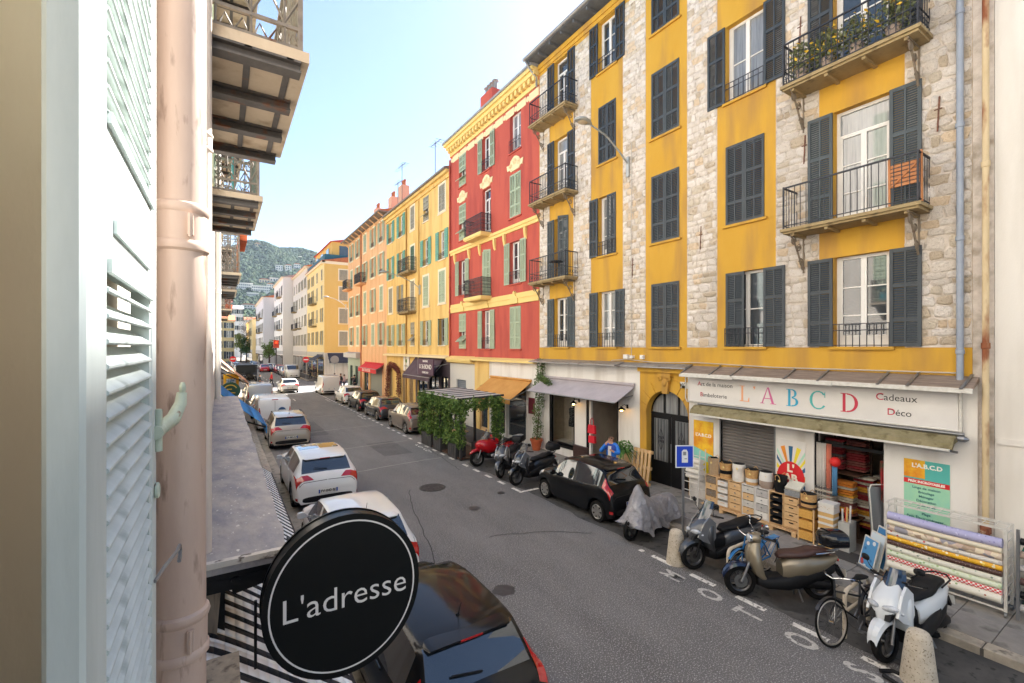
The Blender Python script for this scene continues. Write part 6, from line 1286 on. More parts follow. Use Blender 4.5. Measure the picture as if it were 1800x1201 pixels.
def car(name, label, loc, rz, kind, L, W, H, pm, plate=None, cat='car', rim=None, wr=0.31, tail='corner', rails=False, roofm=None, sunroof=False, cladding=False, spoiler=True, detail=True, group=None, spokes=5, wb=(.185,.80), handles=True, antenna=True, glassm=None):
    S = SHAPES[kind]; top = pchip(S['top']); belt = pchip(S['belt']); hwf = pchip([(0,.86),(.012,.91),(.04,.955),(.12,.99),(.3,1),(.72,1),(.86,.97),(.94,.90),(.98,.78),(1,.64)]); t = thing(name, label, cat, loc, rz, group); gm = glassm or M_cg
    zs, R = 0.19, wr+0.055; wx = [L*wb[0], L*wb[1]]
    xs = set([0,.004,.01,.018,.03,.045,.06,.08,.1,.12,.145,.17,.21,.26,.3,.34,.38,.42,.455,.5,.55,.585,.62,.65,.68,.70,.73,.76,.785,.82,.85,.88,.91,.94,.96,.975,.988,1])
    for a in S['glass']+S['rear']+S['front']+tuple(S['pil']): xs.add(a)
    for w in wx:
        for k in range(9): xs.add(round((w-R*cos(pi*k/8))/L,4))
    xs = sorted(x for x in xs if 0 <= x <= 1); xs = [x for i, x in enumerate(xs) if i == 0 or x-xs[i-1] > 0.0015]
    def zb(x):
        z = zs+0.06*max(0,(0.05-x)/0.05)+0.04*max(0,(x-0.95)/0.05)
        for w in wx:
            d = abs(x*L-w)
            if d <= R+1e-6: z = max(z, wr+sqrt(max(0,R*R-d*d))*0.98)
        return z
    c0, c1 = S['rear'][0], S['front'][1]
    def ring(x):
        tz = top(x)*H; bz = min(belt(x)*H, tz-0.03); hw = W/2*hwf(x); b = zb(x); cab = max(0.0, min(1.0, (tz-bz-0.05)/(0.22*H)))
        inset = (0.86*hw*(1-cab)+cab*(0.74 if kind != 'van' else 0.90)*W/2); inset = min(inset, hw*0.95)
        z2 = max(b+0.03, zs+0.14); z3 = max(z2+0.03, 0.36*H); z4 = max(z3+0.03, bz-0.07)
        if z4 > bz-0.02: z4 = bz-0.02
        if z3 > z4-0.02: z3 = z4-0.02
        if z2 > z3-0.02: z2 = z3-0.02
        if b > z2-0.01: b = z2-0.01
        er = 0.055 if kind != 'van' else 0.09
        return [(0,b),(hw*0.93,b),(hw*0.985,z2),(hw,z3),(hw*0.985,z4),(hw*0.945,bz),(inset*1.0,max(bz+0.015,tz-er)),(inset*0.90,max(bz+0.022,tz-0.018)),(0,tz)]
    RG = {x: ring(x) for x in xs}
    parts = {k: MB() for k in ('body','trim','windscreen','rear_window','side1a','side1b','side-1a','side-1b')}
    def inr(a, b, q): return q[0]-1e-6 <= a and b <= q[1]+1e-6
    for a, b in zip(xs, xs[1:]):
        A, B = RG[a], RG[b]; xa, xb = a*L-L/2, b*L-L/2
        for k in range(8):
            for s in (1,-1):
                key = 'body'
                if k == 0 or (k == 1 and cladding) : key = 'trim'
                if k == 5 and inr(a,b,S['glass']):
                    if not (len(S['pil']) > 1 and (inr(a,b,S['pil'][1:3]) )): key = 'side%d%s' % (s, 'a' if not S['pil'] or a < S['pil'][1]-1e-6 else 'b')
                if k in (6,7):
                    if S['rear'][1] > 0 and inr(a,b,S['rear']): key = 'rear_window' if k == 7 else 'body'
                    if inr(a,b,S['front']): key = 'windscreen' if k == 7 else 'body'
                p = parts[key]
                q = [(xa,s*A[k][0],A[k][1]),(xb,s*B[k][0],B[k][1]),(xb,s*B[k+1][0],B[k+1][1]),(xa,s*A[k+1][0],A[k+1][1])]
                if A[k][0] == 0 and A[k+1][0] == 0: continue
                p.quad(*(q if s > 0 else q[::-1]))
    for x in (xs[0], xs[-1]):
        r = RG[x]; xx = x*L-L/2; parts['body'].poly([(xx,p[0],p[1]) for p in r]+[(xx,-p[0],p[1]) for p in r[-2:0:-1]])
    def fin(mb, nm, m, sm=38):
        me = mb.mesh(nm, m, fix=False); bm = bmesh.new(); bm.from_mesh(me); bmesh.ops.remove_doubles(bm, verts=bm.verts, dist=0.0008); bmesh.ops.recalc_face_normals(bm, faces=bm.faces); bm.to_mesh(me); bm.free(); me.shade_smooth(); me.set_sharp_from_angle(angle=radians(sm)); return put(nm, me, t)
    fin(parts['body'],'body',pm); fin(parts['trim'],'lower_trim',M_trimB)
    fin(parts['windscreen'],'windscreen',gm)
    if parts['rear_window'].f: fin(parts['rear_window'],'rear_window',gm)
    for ky in [q for q in parts if q[:4] == 'side' and parts[q].f]: fin(parts[ky],'side_window',gm)
    def S_(x, v, s, off):
        r = ring(x); i = min(7,int(v)); f = v-i; e = 0.004
        def pt(xx, vv):
            rr = ring(xx); ii = min(7,int(vv)); ff = vv-ii; return Vector((xx*L-L/2, rr[ii][0]*(1-ff)+rr[ii+1][0]*ff, rr[ii][1]*(1-ff)+rr[ii+1][1]*ff))
        p = pt(x,v); dx = pt(min(1,x+e),v)-pt(max(0,x-e),v); dv = pt(x,min(7.99,v+0.05))-pt(x,max(0.01,v-0.05)); n = dx.cross(dv)
        if n.length > 1e-9: n.normalize()
        if n.dot(p-Vector((0,0,H*0.45))) < 0: n = -n
        p = p+n*off
        return (p.x, s*p.y, p.z)
    def patch(nm, m, x0, x1, v0, v1, s, nx=5, nv=4, off=0.006, parent=t, v0b=None, v1b=None):
        g = MB(); v0b = v0 if v0b is None else v0b; v1b = v1 if v1b is None else v1b
        def q(i,j): u = i/nx; return S_(x0+(x1-x0)*u, (v0+(v0b-v0)*u)+((v1+(v1b-v1)*u)-(v0+(v0b-v0)*u))*j/nv, s, off)
        for i in range(nx):
            for j in range(nv): g.quad(q(i,j),q(i+1,j),q(i+1,j+1),q(i,j+1))
        o = g.build(nm, m, parent, fix=False, smooth=60); return o
    tm, rm = wheel_mesh(wr, 0.19, rim or M_rimA, spokes)
    for w in wx:
        for s in (-1,1): o = put('wheel', tm, t, (w-L/2, s*(W/2-0.125), wr)); put('rim', rm, o)
    if detail:
        xr = -L/2
        # bumper, tail lamps, plate
        for s in (-1,1):
            if tail == 'tall': patch('tail_lamp',M_tail,0.028,0.115,3.8,6.5,s,7,7,v0b=5.0,v1b=6.3)
            elif tail == 'van': patch('tail_lamp',M_tail,0.006,0.016,3.4,6.6,s,3,6)
            else: patch('tail_lamp',M_tail,0.017,0.045,3.7,7.42,s,5,10,v0b=4.2,v1b=7.2); patch('tail_lamp',M_tail,0.045,0.10,4.2,4.95,s,4,3,v0b=4.5,v1b=4.8)
            if kind != 'van': patch('hatch_seam',M_trimB,0.011,0.0125,5.3,7.98,s,1,8,0.002); patch('hatch_seam',M_trimB,0.0125,S['rear'][0],5.4,5.5,s,6,1,0.002)
            patch('head_lamp',M_lampW,0.87,0.965,4.1,5.4,s,5,4,v0b=3.6,v1b=4.7)
            patch('reflector',M_tail,0.006,0.03,2.1,2.45,s,3,2)
        g = MB(); hw = W/2; zt = 0.19
        g.loft([(xr-0.012,0,0.36,hw*0.70,0.075,4),(xr+0.02,0,0.36,hw*0.85,0.10,4),(xr+0.10,0,0.36,hw*0.90,0.12,4)],n=20); g.build('rear_bumper',M_trimB,t,smooth=40)
        zpl = 0.56 if kind != 'van' else 0.62; xp = xr-0.012
        g = MB(); g.box(xp-0.012,xp,-0.26,0.26,zpl-0.056,zpl+0.056); pl = g.build('number_plate',M_plate,t); g = MB()
        for y in (-0.24,0.24): g.box(xp-0.0135,xp-0.0121,y-0.022,y+0.022,zpl-0.054,zpl+0.054)
        g.build('plate_band',M_blue,pl)
        if plate: letter(plate,0.1,M_txt,pl,(xp-0.0145,0,zpl),(pi/2,0,-pi/2),bold=0.003)
        g = MB(); g.box(L/2-0.02,L/2+0.008,-0.26,0.26,0.42,0.53); g.build('number_plate',M_plate,t)
        g = MB(); g.loft([(L/2-0.10,0,0.42,hw*0.62,0.11,4),(L/2-0.01,0,0.42,hw*0.55,0.09,4),(L/2+0.004,0,0.42,hw*0.5,0.07,4)],n=16); g.build('grille',M_trimB,t,smooth=40)
        # mirrors, handles, wiper, antenna
        zm = belt(.68)*H+0.07
        for s in (-1,1):
            g = MB(); g.at(L*0.685-L/2,s*(W/2+0.07),zm); g.loft([(-0.04,0,0,0.09,0.065,3),(0.02,0,0,0.1,0.075,3),(0.09,0,0,0.05,0.04,3)],n=12); g.home(); g.bar((L*0.69-L/2,s*W/2*0.88,zm-0.05),(L*0.69-L/2,s*(W/2+0.02),zm-0.02),0.04); g.build('mirror', pm if pm.name != 'x' else M_trimB, t, smooth=50)
            if handles:
                for xh in (.34,.53) if kind != 'van' else (.58,):
                    p = S_(xh,4.45,s,0.012); g = MB(); g.cbox(p[0]-0.09,p[0]+0.09,p[1]-0.012,p[1]+0.012,p[2]-0.014,p[2]+0.014,0.006); g.build('door_handle', pm, t)
                for xj in ((.24,.44,.66) if kind != 'van' else (.52,.72)): patch('door_seam',M_trimB,xj-0.0006,xj+0.0006,2.0 if abs(xj*L-wx[0]) > R else 3.1,5.0,s,1,5,0.002)
        if S['rear'][1] > 0:
            xw = (S['rear'][0]+0.012); z0 = top(xw)*H; g = MB(); g.bar((xw*L-L/2-0.015,-0.02,z0+0.015),(S['rear'][0]*L-L/2+0.06,0.34,z0+0.07),0.018); g.build('rear_wiper',M_trimB,t)
            if spoiler:
                xsn = S['rear'][1]; zz = top(xsn)*H; g = MB(); g.at(xsn*L-L/2,0,zz-0.01); g.loft([(-0.10,0,-0.008,W/2*0.60,0.012,4),(-0.03,0,0.0,W/2*0.64,0.022,4),(0.10,0,0.012,W/2*0.62,0.02,4)],n=16); sp_ = g.build('spoiler', pm if not roofm else roofm, t, smooth=40); g = MB(); g.box(xsn*L-L/2-0.108,xsn*L-L/2-0.1,-0.14,0.14,zz-0.028,zz-0.008); g.build('brake_lamp',M_tail,sp_)
        if antenna: xa = S['rear'][1]+0.07; za = top(xa)*H; g = MB(); g.cyl((xa*L-L/2,0,za-0.02),(xa*L-L/2-0.1,0,za+0.2),0.006,0.003,6); g.lathe([(0.03,0),(0.02,0.03)],n=8,c=(xa*L-L/2,0,za-0.01)); g.build('antenna',M_trimB,t)
        if rails:
            for s in (-1,1):
                pts = [S_(x,6.5,s,0.035 if 0.2 < x < 0.55 else 0.0) for x in (.19,.215,.3,.4,.5,.545,.56)]; g = MB(); g.tube(pts,0.018,6); g.build('roof_rail',M_alu if rails == 1 else M_trimB,t,smooth=40)
        if sunroof:
            g = MB(); x0, x1 = .33,.50
            for i in range(4):
                a, b = x0+(x1-x0)*i/4, x0+(x1-x0)*(i+1)/4
                for s in (1,-1): g.quad(S_(a,7.05,s,0.004),S_(b,7.05,s,0.004),S_(b,7.98,s,0.004),S_(a,7.98,s,0.004))
            g.build('sunroof',gm,t,fix=False)
    return t
P_white = paint('white car paint','#d7d7d6'); P_black = mat('black car paint','#050609',rough=0.5,coat=0.6,spec=0.1); P_black.node_tree.nodes['Principled BSDF'].inputs['Coat Roughness'].default_value = 0.12; P_beige = paint('champagne car paint','#a59a8c',0.35); P_red = paint('red car paint','#a5141d'); P_bronze = paint('bronze grey car paint','#7d7268',0.4); P_dgrey = paint('dark grey car paint','#3b3a3c',0.4); P_silver = paint('silver car paint','#a7a9ab',0.5); P_navy = paint('navy car paint','#1c2740',0.3)
UP = pi/2                                                       # heading away along the street
car('parked_car','black hatchback parked right under the round sign',(2.42,6.1,0),UP,'hatch',3.95,1.72,1.47,P_black,'EH 581 MF',tail='tall',rim=M_rimA)
car('parked_car','white hatchback in front of the black one, half hidden by the round sign',(2.44,10.4,0),UP,'hatch',4.05,1.74,1.43,P_white,None)
car('parked_car','white crossover with large red tail lamps and a glass sunroof',(2.60,16.2,0),UP,'suv',4.36,1.82,1.53,P_white,'FV-040-BJ',rim=M_rimD,sunroof=True,wr=0.34,cladding=True,antenna=False)
car('parked_car','champagne beige hatchback with black roof rails',(2.70,25.2,0),UP,'suv',4.1,1.78,1.58,P_beige,'GA-882-RX',rails=2,cladding=True,wr=0.33)
v = car('parked_van','small white delivery van with a blue round badge on its door',(2.5,30.8,0),UP,'van',4.4,1.80,1.86,P_white,'BT 450 QD',cat='van',tail='van',wr=0.31,antenna=False)
g = MB(); g.lathe([(0.2,-0.005),(0.2,0.0)],n=20,c=(-2.2+0.0,-0.35,1.15),ax='X'); g.at(0,0,0); o = g.build('badge',mat('blue badge','#1f4a7a',rough=0.4),v,(-0.03,0,0)); g = MB(); g.box(-0.18,0.18,-0.006,0,0.02,0.07); g.box(-0.03,0.18,-0.006,0,-0.06,-0.01); g.build('badge_mark',M_wr,o,(-2.207,-0.35,1.13),-pi/2)
g = MB(); g.box(-2.205,-2.195,-0.006,0.006,0.4,1.7); g.build('door_gap',M_trimB,v); g = MB(); g.box(-2.2,-2.15,-0.16,0.16,1.76,1.80); g.build('brake_lamp',M_tail,v)
car('parked_car','dark roofed estate car in front of the small white van',(2.45,35.9,0),UP,'suv',4.3,1.78,1.52,P_silver,None,rails=1,roofm=None); car('parked_van','grey delivery van with a side window on the near side',(2.4,40.9,0),UP,'van',4.6,1.85,1.95,P_silver,None,cat='van',tail='van',antenna=False); car('parked_car','white car with a black tailgate near the crossing',(2.35,45.9,0),UP,'suv',4.2,1.78,1.55,P_white,None,antenna=False)
car('moving_car','white hatchback driving away at the crossing',(5.9,53.6,0),UP,'hatch',4.05,1.76,1.46,P_white,'DV-316-SK',rim=M_rimD,antenna=False)
car('parked_car','black small hatchback with red tail lamps parked before the boutique',(9.28,10.25,0),UP,'hatch',3.43,1.64,1.47,P_black,'CX-773-TL',wr=0.285,tail='tall',wb=(.165,.85),rim=M_rimA,spokes=7)
car('parked_car','bronze grey crossover parked beyond the ivy pergola',(9.22,25.3,0),UP,'suv',4.16,1.76,1.55,P_bronze,None,rails=1,tail='tall',wr=0.33); car('parked_car','dark grey hatchback, second beyond the pergola',(9.22,30.7,0),UP,'hatch',4.3,1.78,1.45,P_dgrey,None,wr=0.33)
car('parked_car','black hatchback, third beyond the pergola',(9.22,35.6,0),UP,'hatch',4.2,1.78,1.45,P_black,None); car('parked_car','white hatchback behind the black one on the far side',(9.22,40.6,0),UP,'hatch',4.2,1.78,1.46,P_white,None); car('parked_van','white van parked on the far side just before the crossing',(9.1,49.6,0),UP,'van',4.5,1.85,1.9,P_white,None,cat='van',tail='van',antenna=False)
dn = -UP
car('parked_van','big white van facing us beyond the crossing',(9.2,78.5,0),dn,'van',5.0,2.0,2.05,P_white,None,cat='van',wr=0.34,antenna=False); car('moving_car','red car coming towards us beyond the crossing',(6.9,100,0),dn,'hatch',4.1,1.8,1.5,P_red,None,antenna=False)
for i,(y,p,lb) in enumerate(((84.4,P_silver,'silver car behind the big white van'),(89.2,P_dgrey,'dark grey car, second behind the big white van'),(94,P_red,'dark red car parked far up the right side'),(98.8,P_navy,'navy car parked far up the right side'),(103.8,P_white,'white car parked far up beside the red moving one'),(117,P_silver,'silver car at the far end of the right row'),(126,P_dgrey,'dark car at the far end of the right row'))):
    car('parked_car',lb,(9.0 if y < 100 else 6.4 if y > 112 else 8.4,y,0),dn,'hatch' if i%2 else 'suv',4.2,1.78,1.52,p,None,detail=(i<5),antenna=False)
for i,(y,p,lb) in enumerate(((92,P_silver,'silver car parked far up the near side'),(99,P_white,'white car parked far up the near side'),(106,P_dgrey,'dark car parked far up the near side'),(116,P_silver,'pale grey car, fourth far up the near side'),(128,P_white,'white car, fifth far up the near side'),(140,P_navy,'navy car at the end of the near side row'))):
    car('parked_car',lb,(2.6,y,0),UP,'suv' if i%2 else 'hatch',4.2,1.78,1.52,p,None,detail=False,antenna=False)
# ================================================================ two-wheelers (local x forward, z up, origin on the ground between the wheels)
M_chrome = mat('chrome','#b9bbbd',rough=0.15,metal=1.0); M_seat = mat('black vinyl','#0f0e0f','#171617',scale=20,rough=0.6,spec=0.3); M_brown = mat('brown vinyl','#3d2620','#4a3028',scale=14,rough=0.5)
M_screen = mat('tinted screen',(0.02,0.035,0.06),rough=0.08,coat=1.0); M_screenC = glass('clear screen',(0.9,0.92,0.95),0.85)
M_amber = mat('amber lamp','#d98416',rough=0.15,coat=1.0); M_disc = mat('brake disc','#7b7a79',rough=0.35,metal=0.9)
def moto_wheel(r, w, rim):
    def fn():
        g = MB(); g.lathe([(r*0.68,-w*0.38),(r*0.86,-w/2),(r*0.97,-w*0.3),(r,0),(r*0.97,w*0.3),(r*0.86,w/2),(r*0.68,w*0.38)],n=28,ax='Y',caps=False); a = g.mesh('tyre',M_tyre,smooth=60)
        g = MB(); g.tube([(r*0.68*cos(k*pi/12),0,r*0.68*sin(k*pi/12)) for k in range(24)],w*0.24,6,closed=True,caps=False); g.lathe([(0.05,-0.06),(0.05,0.06)],n=10,ax='Y')
        for k in range(5): a_ = 2*pi*k/5; g.bar((0,0,0),(r*0.66*cos(a_),0,r*0.66*sin(a_)),0.03,0.04)
        b = g.mesh('rim',rim,smooth=40); g = MB(); g.lathe([(r*0.42,-0.004),(r*0.42,0.004)],n=20,c=(0,0.055,0),ax='Y'); return a,b,g.mesh('brake_disc',M_disc)
    return shared(('mw',r,w,rim.name),fn)
def put_wheel(t, x, r, w, rim, nm):
    a,b,d = moto_wheel(r,w,rim); o = put(nm,a,t,(x,0,r)); put('rim',b,o); put('brake_disc',d,o); return o
def loftx(t, nm, m, secs, n=18, e=2.6, sm=50): g = MB(); g.loft(secs,n=n,e=e); return g.build(nm,m,t,smooth=sm)
def loftz(t, nm, m, secs, n=18, e=2.4, sm=50): g = MB(); g.loft([(z,x,0,rx,ry) for z,x,rx,ry in secs],n=n,e=e,axis='Z'); return g.build(nm,m,t,smooth=sm)
def screen(t, m, x0, z0, x1, z1, w0, w1, bulge=0.12, nm='windscreen'):
    g = MB(); n, k = 8, 6
    def P(i,j):
        u = 2*i/n-1; v = j/k; w = w0+(w1-w0)*v; rr = 1-0.25*max(0,v-0.7)*u*u*3
        return (x0+(x1-x0)*v-bulge*u*u, w*u*rr, z0+(z1-z0)*v*(1-0.10*u*u*v))
    for i in range(n):
        for j in range(k): g.quad(P(i,j),P(i+1,j),P(i+1,j+1),P(i,j+1))
    return g.build(nm,m,t,fix=False,smooth=60)
def bars(t, x, z, w, rise=0.06, back=0.12, m=None, mirrors=True, mm=None, mz=0.2):
    g = MB(); g.tube([(x-back,-w,z),(x-back*0.4,-w*0.75,z+0.01),(x,-w*0.35,z+rise*0.3),(x+0.01,0,z),(x,w*0.35,z+rise*0.3),(x-back*0.4,w*0.75,z+0.01),(x-back,w,z)],0.012,6); hb = g.build('handlebar',m or M_trimB,t,smooth=50)
    for s in (-1,1):
        g = MB(); g.cyl((x-back-0.02,s*(w+0.01),z),(x-back*0.5,s*(w-0.13),z+0.008),0.018,n=8); g.build('grip',M_seat,hb,smooth=50)
        g = MB(); g.tube([(x-back+0.05,s*(w-0.02),z-0.01),(x-back*0.3+0.06,s*(w-0.12),z+0.01),(x-0.0,s*(w*0.55),z+0.01)],0.006,5); g.build('lever',M_chrome,hb)
        if mirrors:
            g = MB(); g.tube([(x-0.03,s*w*0.6,z),(x+0.03,s*(w*0.8),z+mz*0.7),(x,s*(w*0.95),z+mz)],0.006,5); g.at(x,s*(w*0.98),z+mz+0.03,rz=s*0.3); g.loft([(-0.012,0,0,0.06,0.045),(0.0,0,0,0.065,0.05),(0.03,0,0,0.035,0.03)],n=12); g.home(); g.build('mirror',mm or M_trimB,t,smooth=50)
    return hb
def topbox(t, m, x, z, lid=None, s=1.0):
    g = MB(); g.at(x,0,z); g.loft([(-0.2*s,0,0.1*s,0.16*s,0.09*s,3),(-0.17*s,0,0.12*s,0.21*s,0.13*s,3.5),(0.12*s,0,0.12*s,0.22*s,0.13*s,3.5),(0.19*s,0,0.11*s,0.16*s,0.10*s,3)],n=20); b = g.build('top_box',m,t,smooth=50)
    g = MB(); g.at(x,0,z); g.loft([(-0.15*s,0,0.2*s,0.17*s,0.07*s,3),(0.1*s,0,0.2*s,0.18*s,0.075*s,3)],n=18); g.build('lid',lid or m,b,smooth=50); g = MB(); g.bar((x-0.05,0.1,z-0.02),(x+0.25,0.1,z-0.08),0.02); g.bar((x-0.05,-0.1,z-0.02),(x+0.25,-0.1,z-0.08),0.02); g.build('carrier',M_alu,t)
def scooter(label, loc, rz, c, seat=M_seat, lower=M_trimB, rim=M_rimD, r=0.27, maxi=False, box=None, boxlid=None, scr=None, retro=False, apron=None, lean=5, fend=None, group=None):
    t = thing('motor_scooter',label,'scooter',loc,rz,group); t.rotation_euler = (radians(lean),0,rz); fx, rx_ = 0.70,-0.62; apron = apron or c; fend = fend or c
    put_wheel(t,fx,r,0.12,rim,'front_wheel'); put_wheel(t,rx_,r,0.13,rim,'rear_wheel')
    g = MB()
    for s in (-1,1): g.cyl((fx,s*0.085,r),(fx-0.2,s*0.075,0.72),0.022,n=8)
    g.build('fork',M_trimB if maxi else M_alu,t,smooth=50)
    g = MB(); n = 10; pr = None
    for k in range(n+1):
        a = radians(15+125*k/n); w = 0.075*sin(pi*(0.15+0.7*k/n)); c_ = (fx+(r+0.045)*cos(a), r+(r+0.045)*sin(a)); q = [(c_[0],-w-0.02,c_[1]-0.05),(c_[0],-w,c_[1]),(c_[0],0,c_[1]+0.02),(c_[0],w,c_[1]),(c_[0],w+0.02,c_[1]-0.05)]
        if pr:
            for i in range(4): g.quad(pr[i],pr[i+1],q[i+1],q[i])
        pr = q
    g.build('front_fender',fend,t,smooth=60,fix=False)
    H1 = 0.98 if maxi else 0.9
    if retro:
        loftz(t,'leg_shield',apron,[(0.30,0.30,0.06,0.15),(0.42,0.40,0.09,0.21),(0.62,0.46,0.11,0.225),(0.80,0.46,0.10,0.18),(0.94,0.42,0.07,0.11)],20,2.8)
        loftz(t,'horn_cover',c,[(0.5,0.50,0.03,0.06),(0.62,0.535,0.045,0.085),(0.78,0.53,0.045,0.07),(0.90,0.49,0.03,0.04)],14,2.4)
        loftz(t,'headset',c,[(0.94,0.40,0.07,0.10),(1.0,0.42,0.10,0.13),(1.05,0.41,0.09,0.12),(1.09,0.37,0.05,0.07)],16,2.4)
        g = MB(); g.lathe([(0.085,-0.02),(0.09,0.02),(0.085,0.035)],n=20,c=(0.49,0,1.0),ax='X'); g.build('lamp_rim',M_chrome,t,smooth=40); g = MB(); g.ell((0.52,0,1.0),0.03,0.078,0.078,14,8); g.build('head_lamp',M_lampW,t,smooth=60)
        for s in (-1,1): g = MB(); g.ell((0.5,s*0.13,0.66),0.03,0.04,0.055,10,6); g.build('indicator',M_lampW,t,smooth=60); g = MB(); g.ell((0.44,s*0.175,0.56),0.02,0.02,0.025,8,5); g.build('side_reflector',M_amber,t,smooth=60)
    else:
        loftz(t,'front_fairing',c,[(0.52,0.69,0.03,0.03),(0.60,0.67,0.09,0.09),(0.72,0.61,0.14,0.16),(0.84,0.52,0.15,0.18),(0.95,0.43,0.11,0.14),(1.02,0.39,0.06,0.10)],20,2.2)
        for s in (-1,1): g = MB(); g.prism([(0.70,0.66),(0.60,0.58),(0.40,0.50),(0.30,0.62),(0.28,0.90),(0.42,1.02),(0.54,0.92)],s*0.165,s*0.20,'XZ'); g.build('shoulder_panel',c if not maxi else P_mgrey2,t); g = MB(); g.prism([(0.66,0.63),(0.78,0.60),(0.74,0.67),(0.62,0.72)],s*0.06,s*0.13,'XZ'); g.build('beak',M_trimB,t)
        loftz(t,'leg_shield',apron,[(0.30,0.30,0.06,0.15),(0.45,0.38,0.09,0.20),(0.65,0.42,0.11,0.23),(0.82,0.38,0.10,0.22),(0.93,0.34,0.07,0.16)],18,2.8)
        for s in (-1,1): g = MB(); g.at(0.68,s*0.10,0.745,rz=s*0.55,ry=-0.5); g.ell((0.01,0,0),0.055,0.10,0.045,14,8); g.build('head_lamp',M_lampW,t,smooth=60); g = MB(); g.at(0.60,s*0.19,0.70,rz=s*0.9); g.ell((0,0,0),0.05,0.03,0.022,10,6); g.build('indicator',M_lampW,t,smooth=60)
        for s in (-1,1): g = MB(); g.at(0,s*0.005,0); g.loft([(0.30,s*0.17,0.30,0.05,0.05,3),(0.1,s*0.2,0.36,0.04,0.09,3),(-0.15,s*0.2,0.42,0.04,0.10,3),(-0.4,s*0.17,0.5,0.03,0.06,3)],n=12); g.build('side_panel',lower,t,smooth=50)
    loftx(t,'footboard',lower,[(0.44,0,0.32,0.16,0.09,3.5),(0.3,0,0.28,0.2,0.10,3.5),(-0.05,0,0.29,0.2,0.12,3.5),(-0.25,0,0.36,0.19,0.16,3.5),(-0.6,0,0.46,0.17,0.14,3),(-0.85,0,0.56,0.10,0.08,3)])
    loftx(t,'underseat_body',c,[(0.02,0,0.48,0.13,0.15,3),(-0.1,0,0.53,0.18,0.19,3),(-0.35,0,0.57,0.2,0.18,3),(-0.62,0,0.62,0.18,0.13,3),(-0.85,0,0.70,0.12,0.07,3),(-0.93,0,0.73,0.06,0.03,3)],20)
    if not retro: loftx(t,'tunnel',lower,[(0.40,0,0.48,0.10,0.18,3),(0.2,0,0.46,0.09,0.16,3),(0.0,0,0.48,0.11,0.17,3)],14)
    loftx(t,'engine',M_trimB,[(-0.2,0.02,0.32,0.09,0.08),(-0.5,0.06,0.31,0.12,0.1),(-0.75,0.08,0.28,0.07,0.07)],12)
    seat_z = 0.77 if not maxi else 0.76
    loftx(t,'seat',seat,[(0.06,0,seat_z-0.06,0.08,0.03,3),(-0.04,0,seat_z-0.02,0.14,0.06,3),(-0.28,0,seat_z-0.005,0.17,0.06,3),(-0.40,0,seat_z+0.02,0.165,0.07,3),(-0.5,0,seat_z+0.05,0.15,0.07,3),(-0.76,0,seat_z+0.06,0.12,0.05,3),(-0.84,0,seat_z+0.055,0.06,0.025,3)],20)
    g = MB(); g.loft([(-0.35,-0.17,0.30,0.045,0.05),(-0.5,-0.18,0.32,0.06,0.065),(-0.85,-0.18,0.40,0.06,0.06),(-0.92,-0.18,0.42,0.04,0.04)],n=12); g.build('exhaust',M_trimB if not retro else M_chrome,t,smooth=50)
    g = MB(); g.ell((-0.93,0,0.70),0.03,0.09,0.035,12,6); g.build('tail_lamp',M_tail,t,smooth=60)
    g = MB(); g.prism([(-0.86,0.62),(-0.92,0.62),(-1.02,0.42),(-0.98,0.40)],-0.07,0.07,'XZ'); fd = g.build('rear_fender',M_trimB,t); g = MB(); g.box(-1.03,-1.022,-0.1,0.1,0.43,0.55); g.build('number_plate',M_plate,fd)
    g = MB(); g.tube([(-0.5,-0.19,0.82),(-0.8,-0.17,0.86),(-0.92,-0.08,0.88),(-0.92,0.08,0.88),(-0.8,0.17,0.86),(-0.5,0.19,0.82)],0.013,6); g.build('grab_rail',M_trimB if not retro else M_chrome,t,smooth=50)
    g = MB(); g.bar((-0.22,0.08,0.25),(-0.28,0.14,0.0),0.022); g.bar((-0.22,-0.08,0.25),(-0.28,-0.14,0.0),0.022); g.build('stand',M_alu,t)
    bars(t,0.36,1.03 if not retro else 1.05,0.34,mm=M_chrome if retro else None)
    if scr: screen(t,scr,0.58,0.88,0.33,1.32 if maxi else 1.20,0.16,0.13)
    if box: topbox(t,box,-0.88,0.92,boxlid)
    t.scale = (1.07,1.07,1.07); return t
def head(fx, fy, rx__, ry__): return ((fx+rx__)/2, (fy+ry__)/2, 0), atan2(fy-ry__, fx-rx__)
P_mgrey = paint('graphite bike paint','#4e5054',0.4); P_mgrey2 = paint('silver grey bike paint','#77797c',0.4); P_bgold = paint('bronze gold bike paint','#8a7f6b',0.5); P_bwhite = paint('white bike paint','#cdd1d4'); P_bred = paint('red bike paint','#a8121c'); P_dark = paint('dark bike paint','#26292f',0.3)
def place(fx, fy, ang):                      # front wheel contact and heading -> origin
    a = radians(ang); return (fx-0.70*cos(a), fy-0.70*sin(a), 0.0), a
l, a = place(8.48,6.05,162); scooter('grey maxi scooter with tinted blue screen beside the first stone bollard',l,a,P_mgrey,maxi=True,scr=M_screen,rim=M_rimD)
l, a = place(8.32,4.92,142); scooter('bronze retro scooter with a brown seat and black top box',l,a,P_bgold,seat=M_brown,retro=True,box=paint('black gloss box','#101114'),lower=M_trimB,rim=M_rimD,fend=P_navy)
l, a = place(8.42,2.72,172); scooter('white scooter with dark screen between the bicycle and the second bollard',l,a,P_bwhite,scr=M_screen,apron=P_bwhite)
l, a = place(8.5,14.05,212); scooter('grey scooter with a silver top box between the red motorcycle and the dark scooter',l,a,P_mgrey,maxi=True,box=M_trimB,boxlid=P_silver,scr=M_screenC)
l, a = place(8.5,12.98,183); scooter('dark scooter with clear screen and black top box next to the small black car',l,a,P_dark,maxi=True,box=M_trimB,scr=M_screenC)
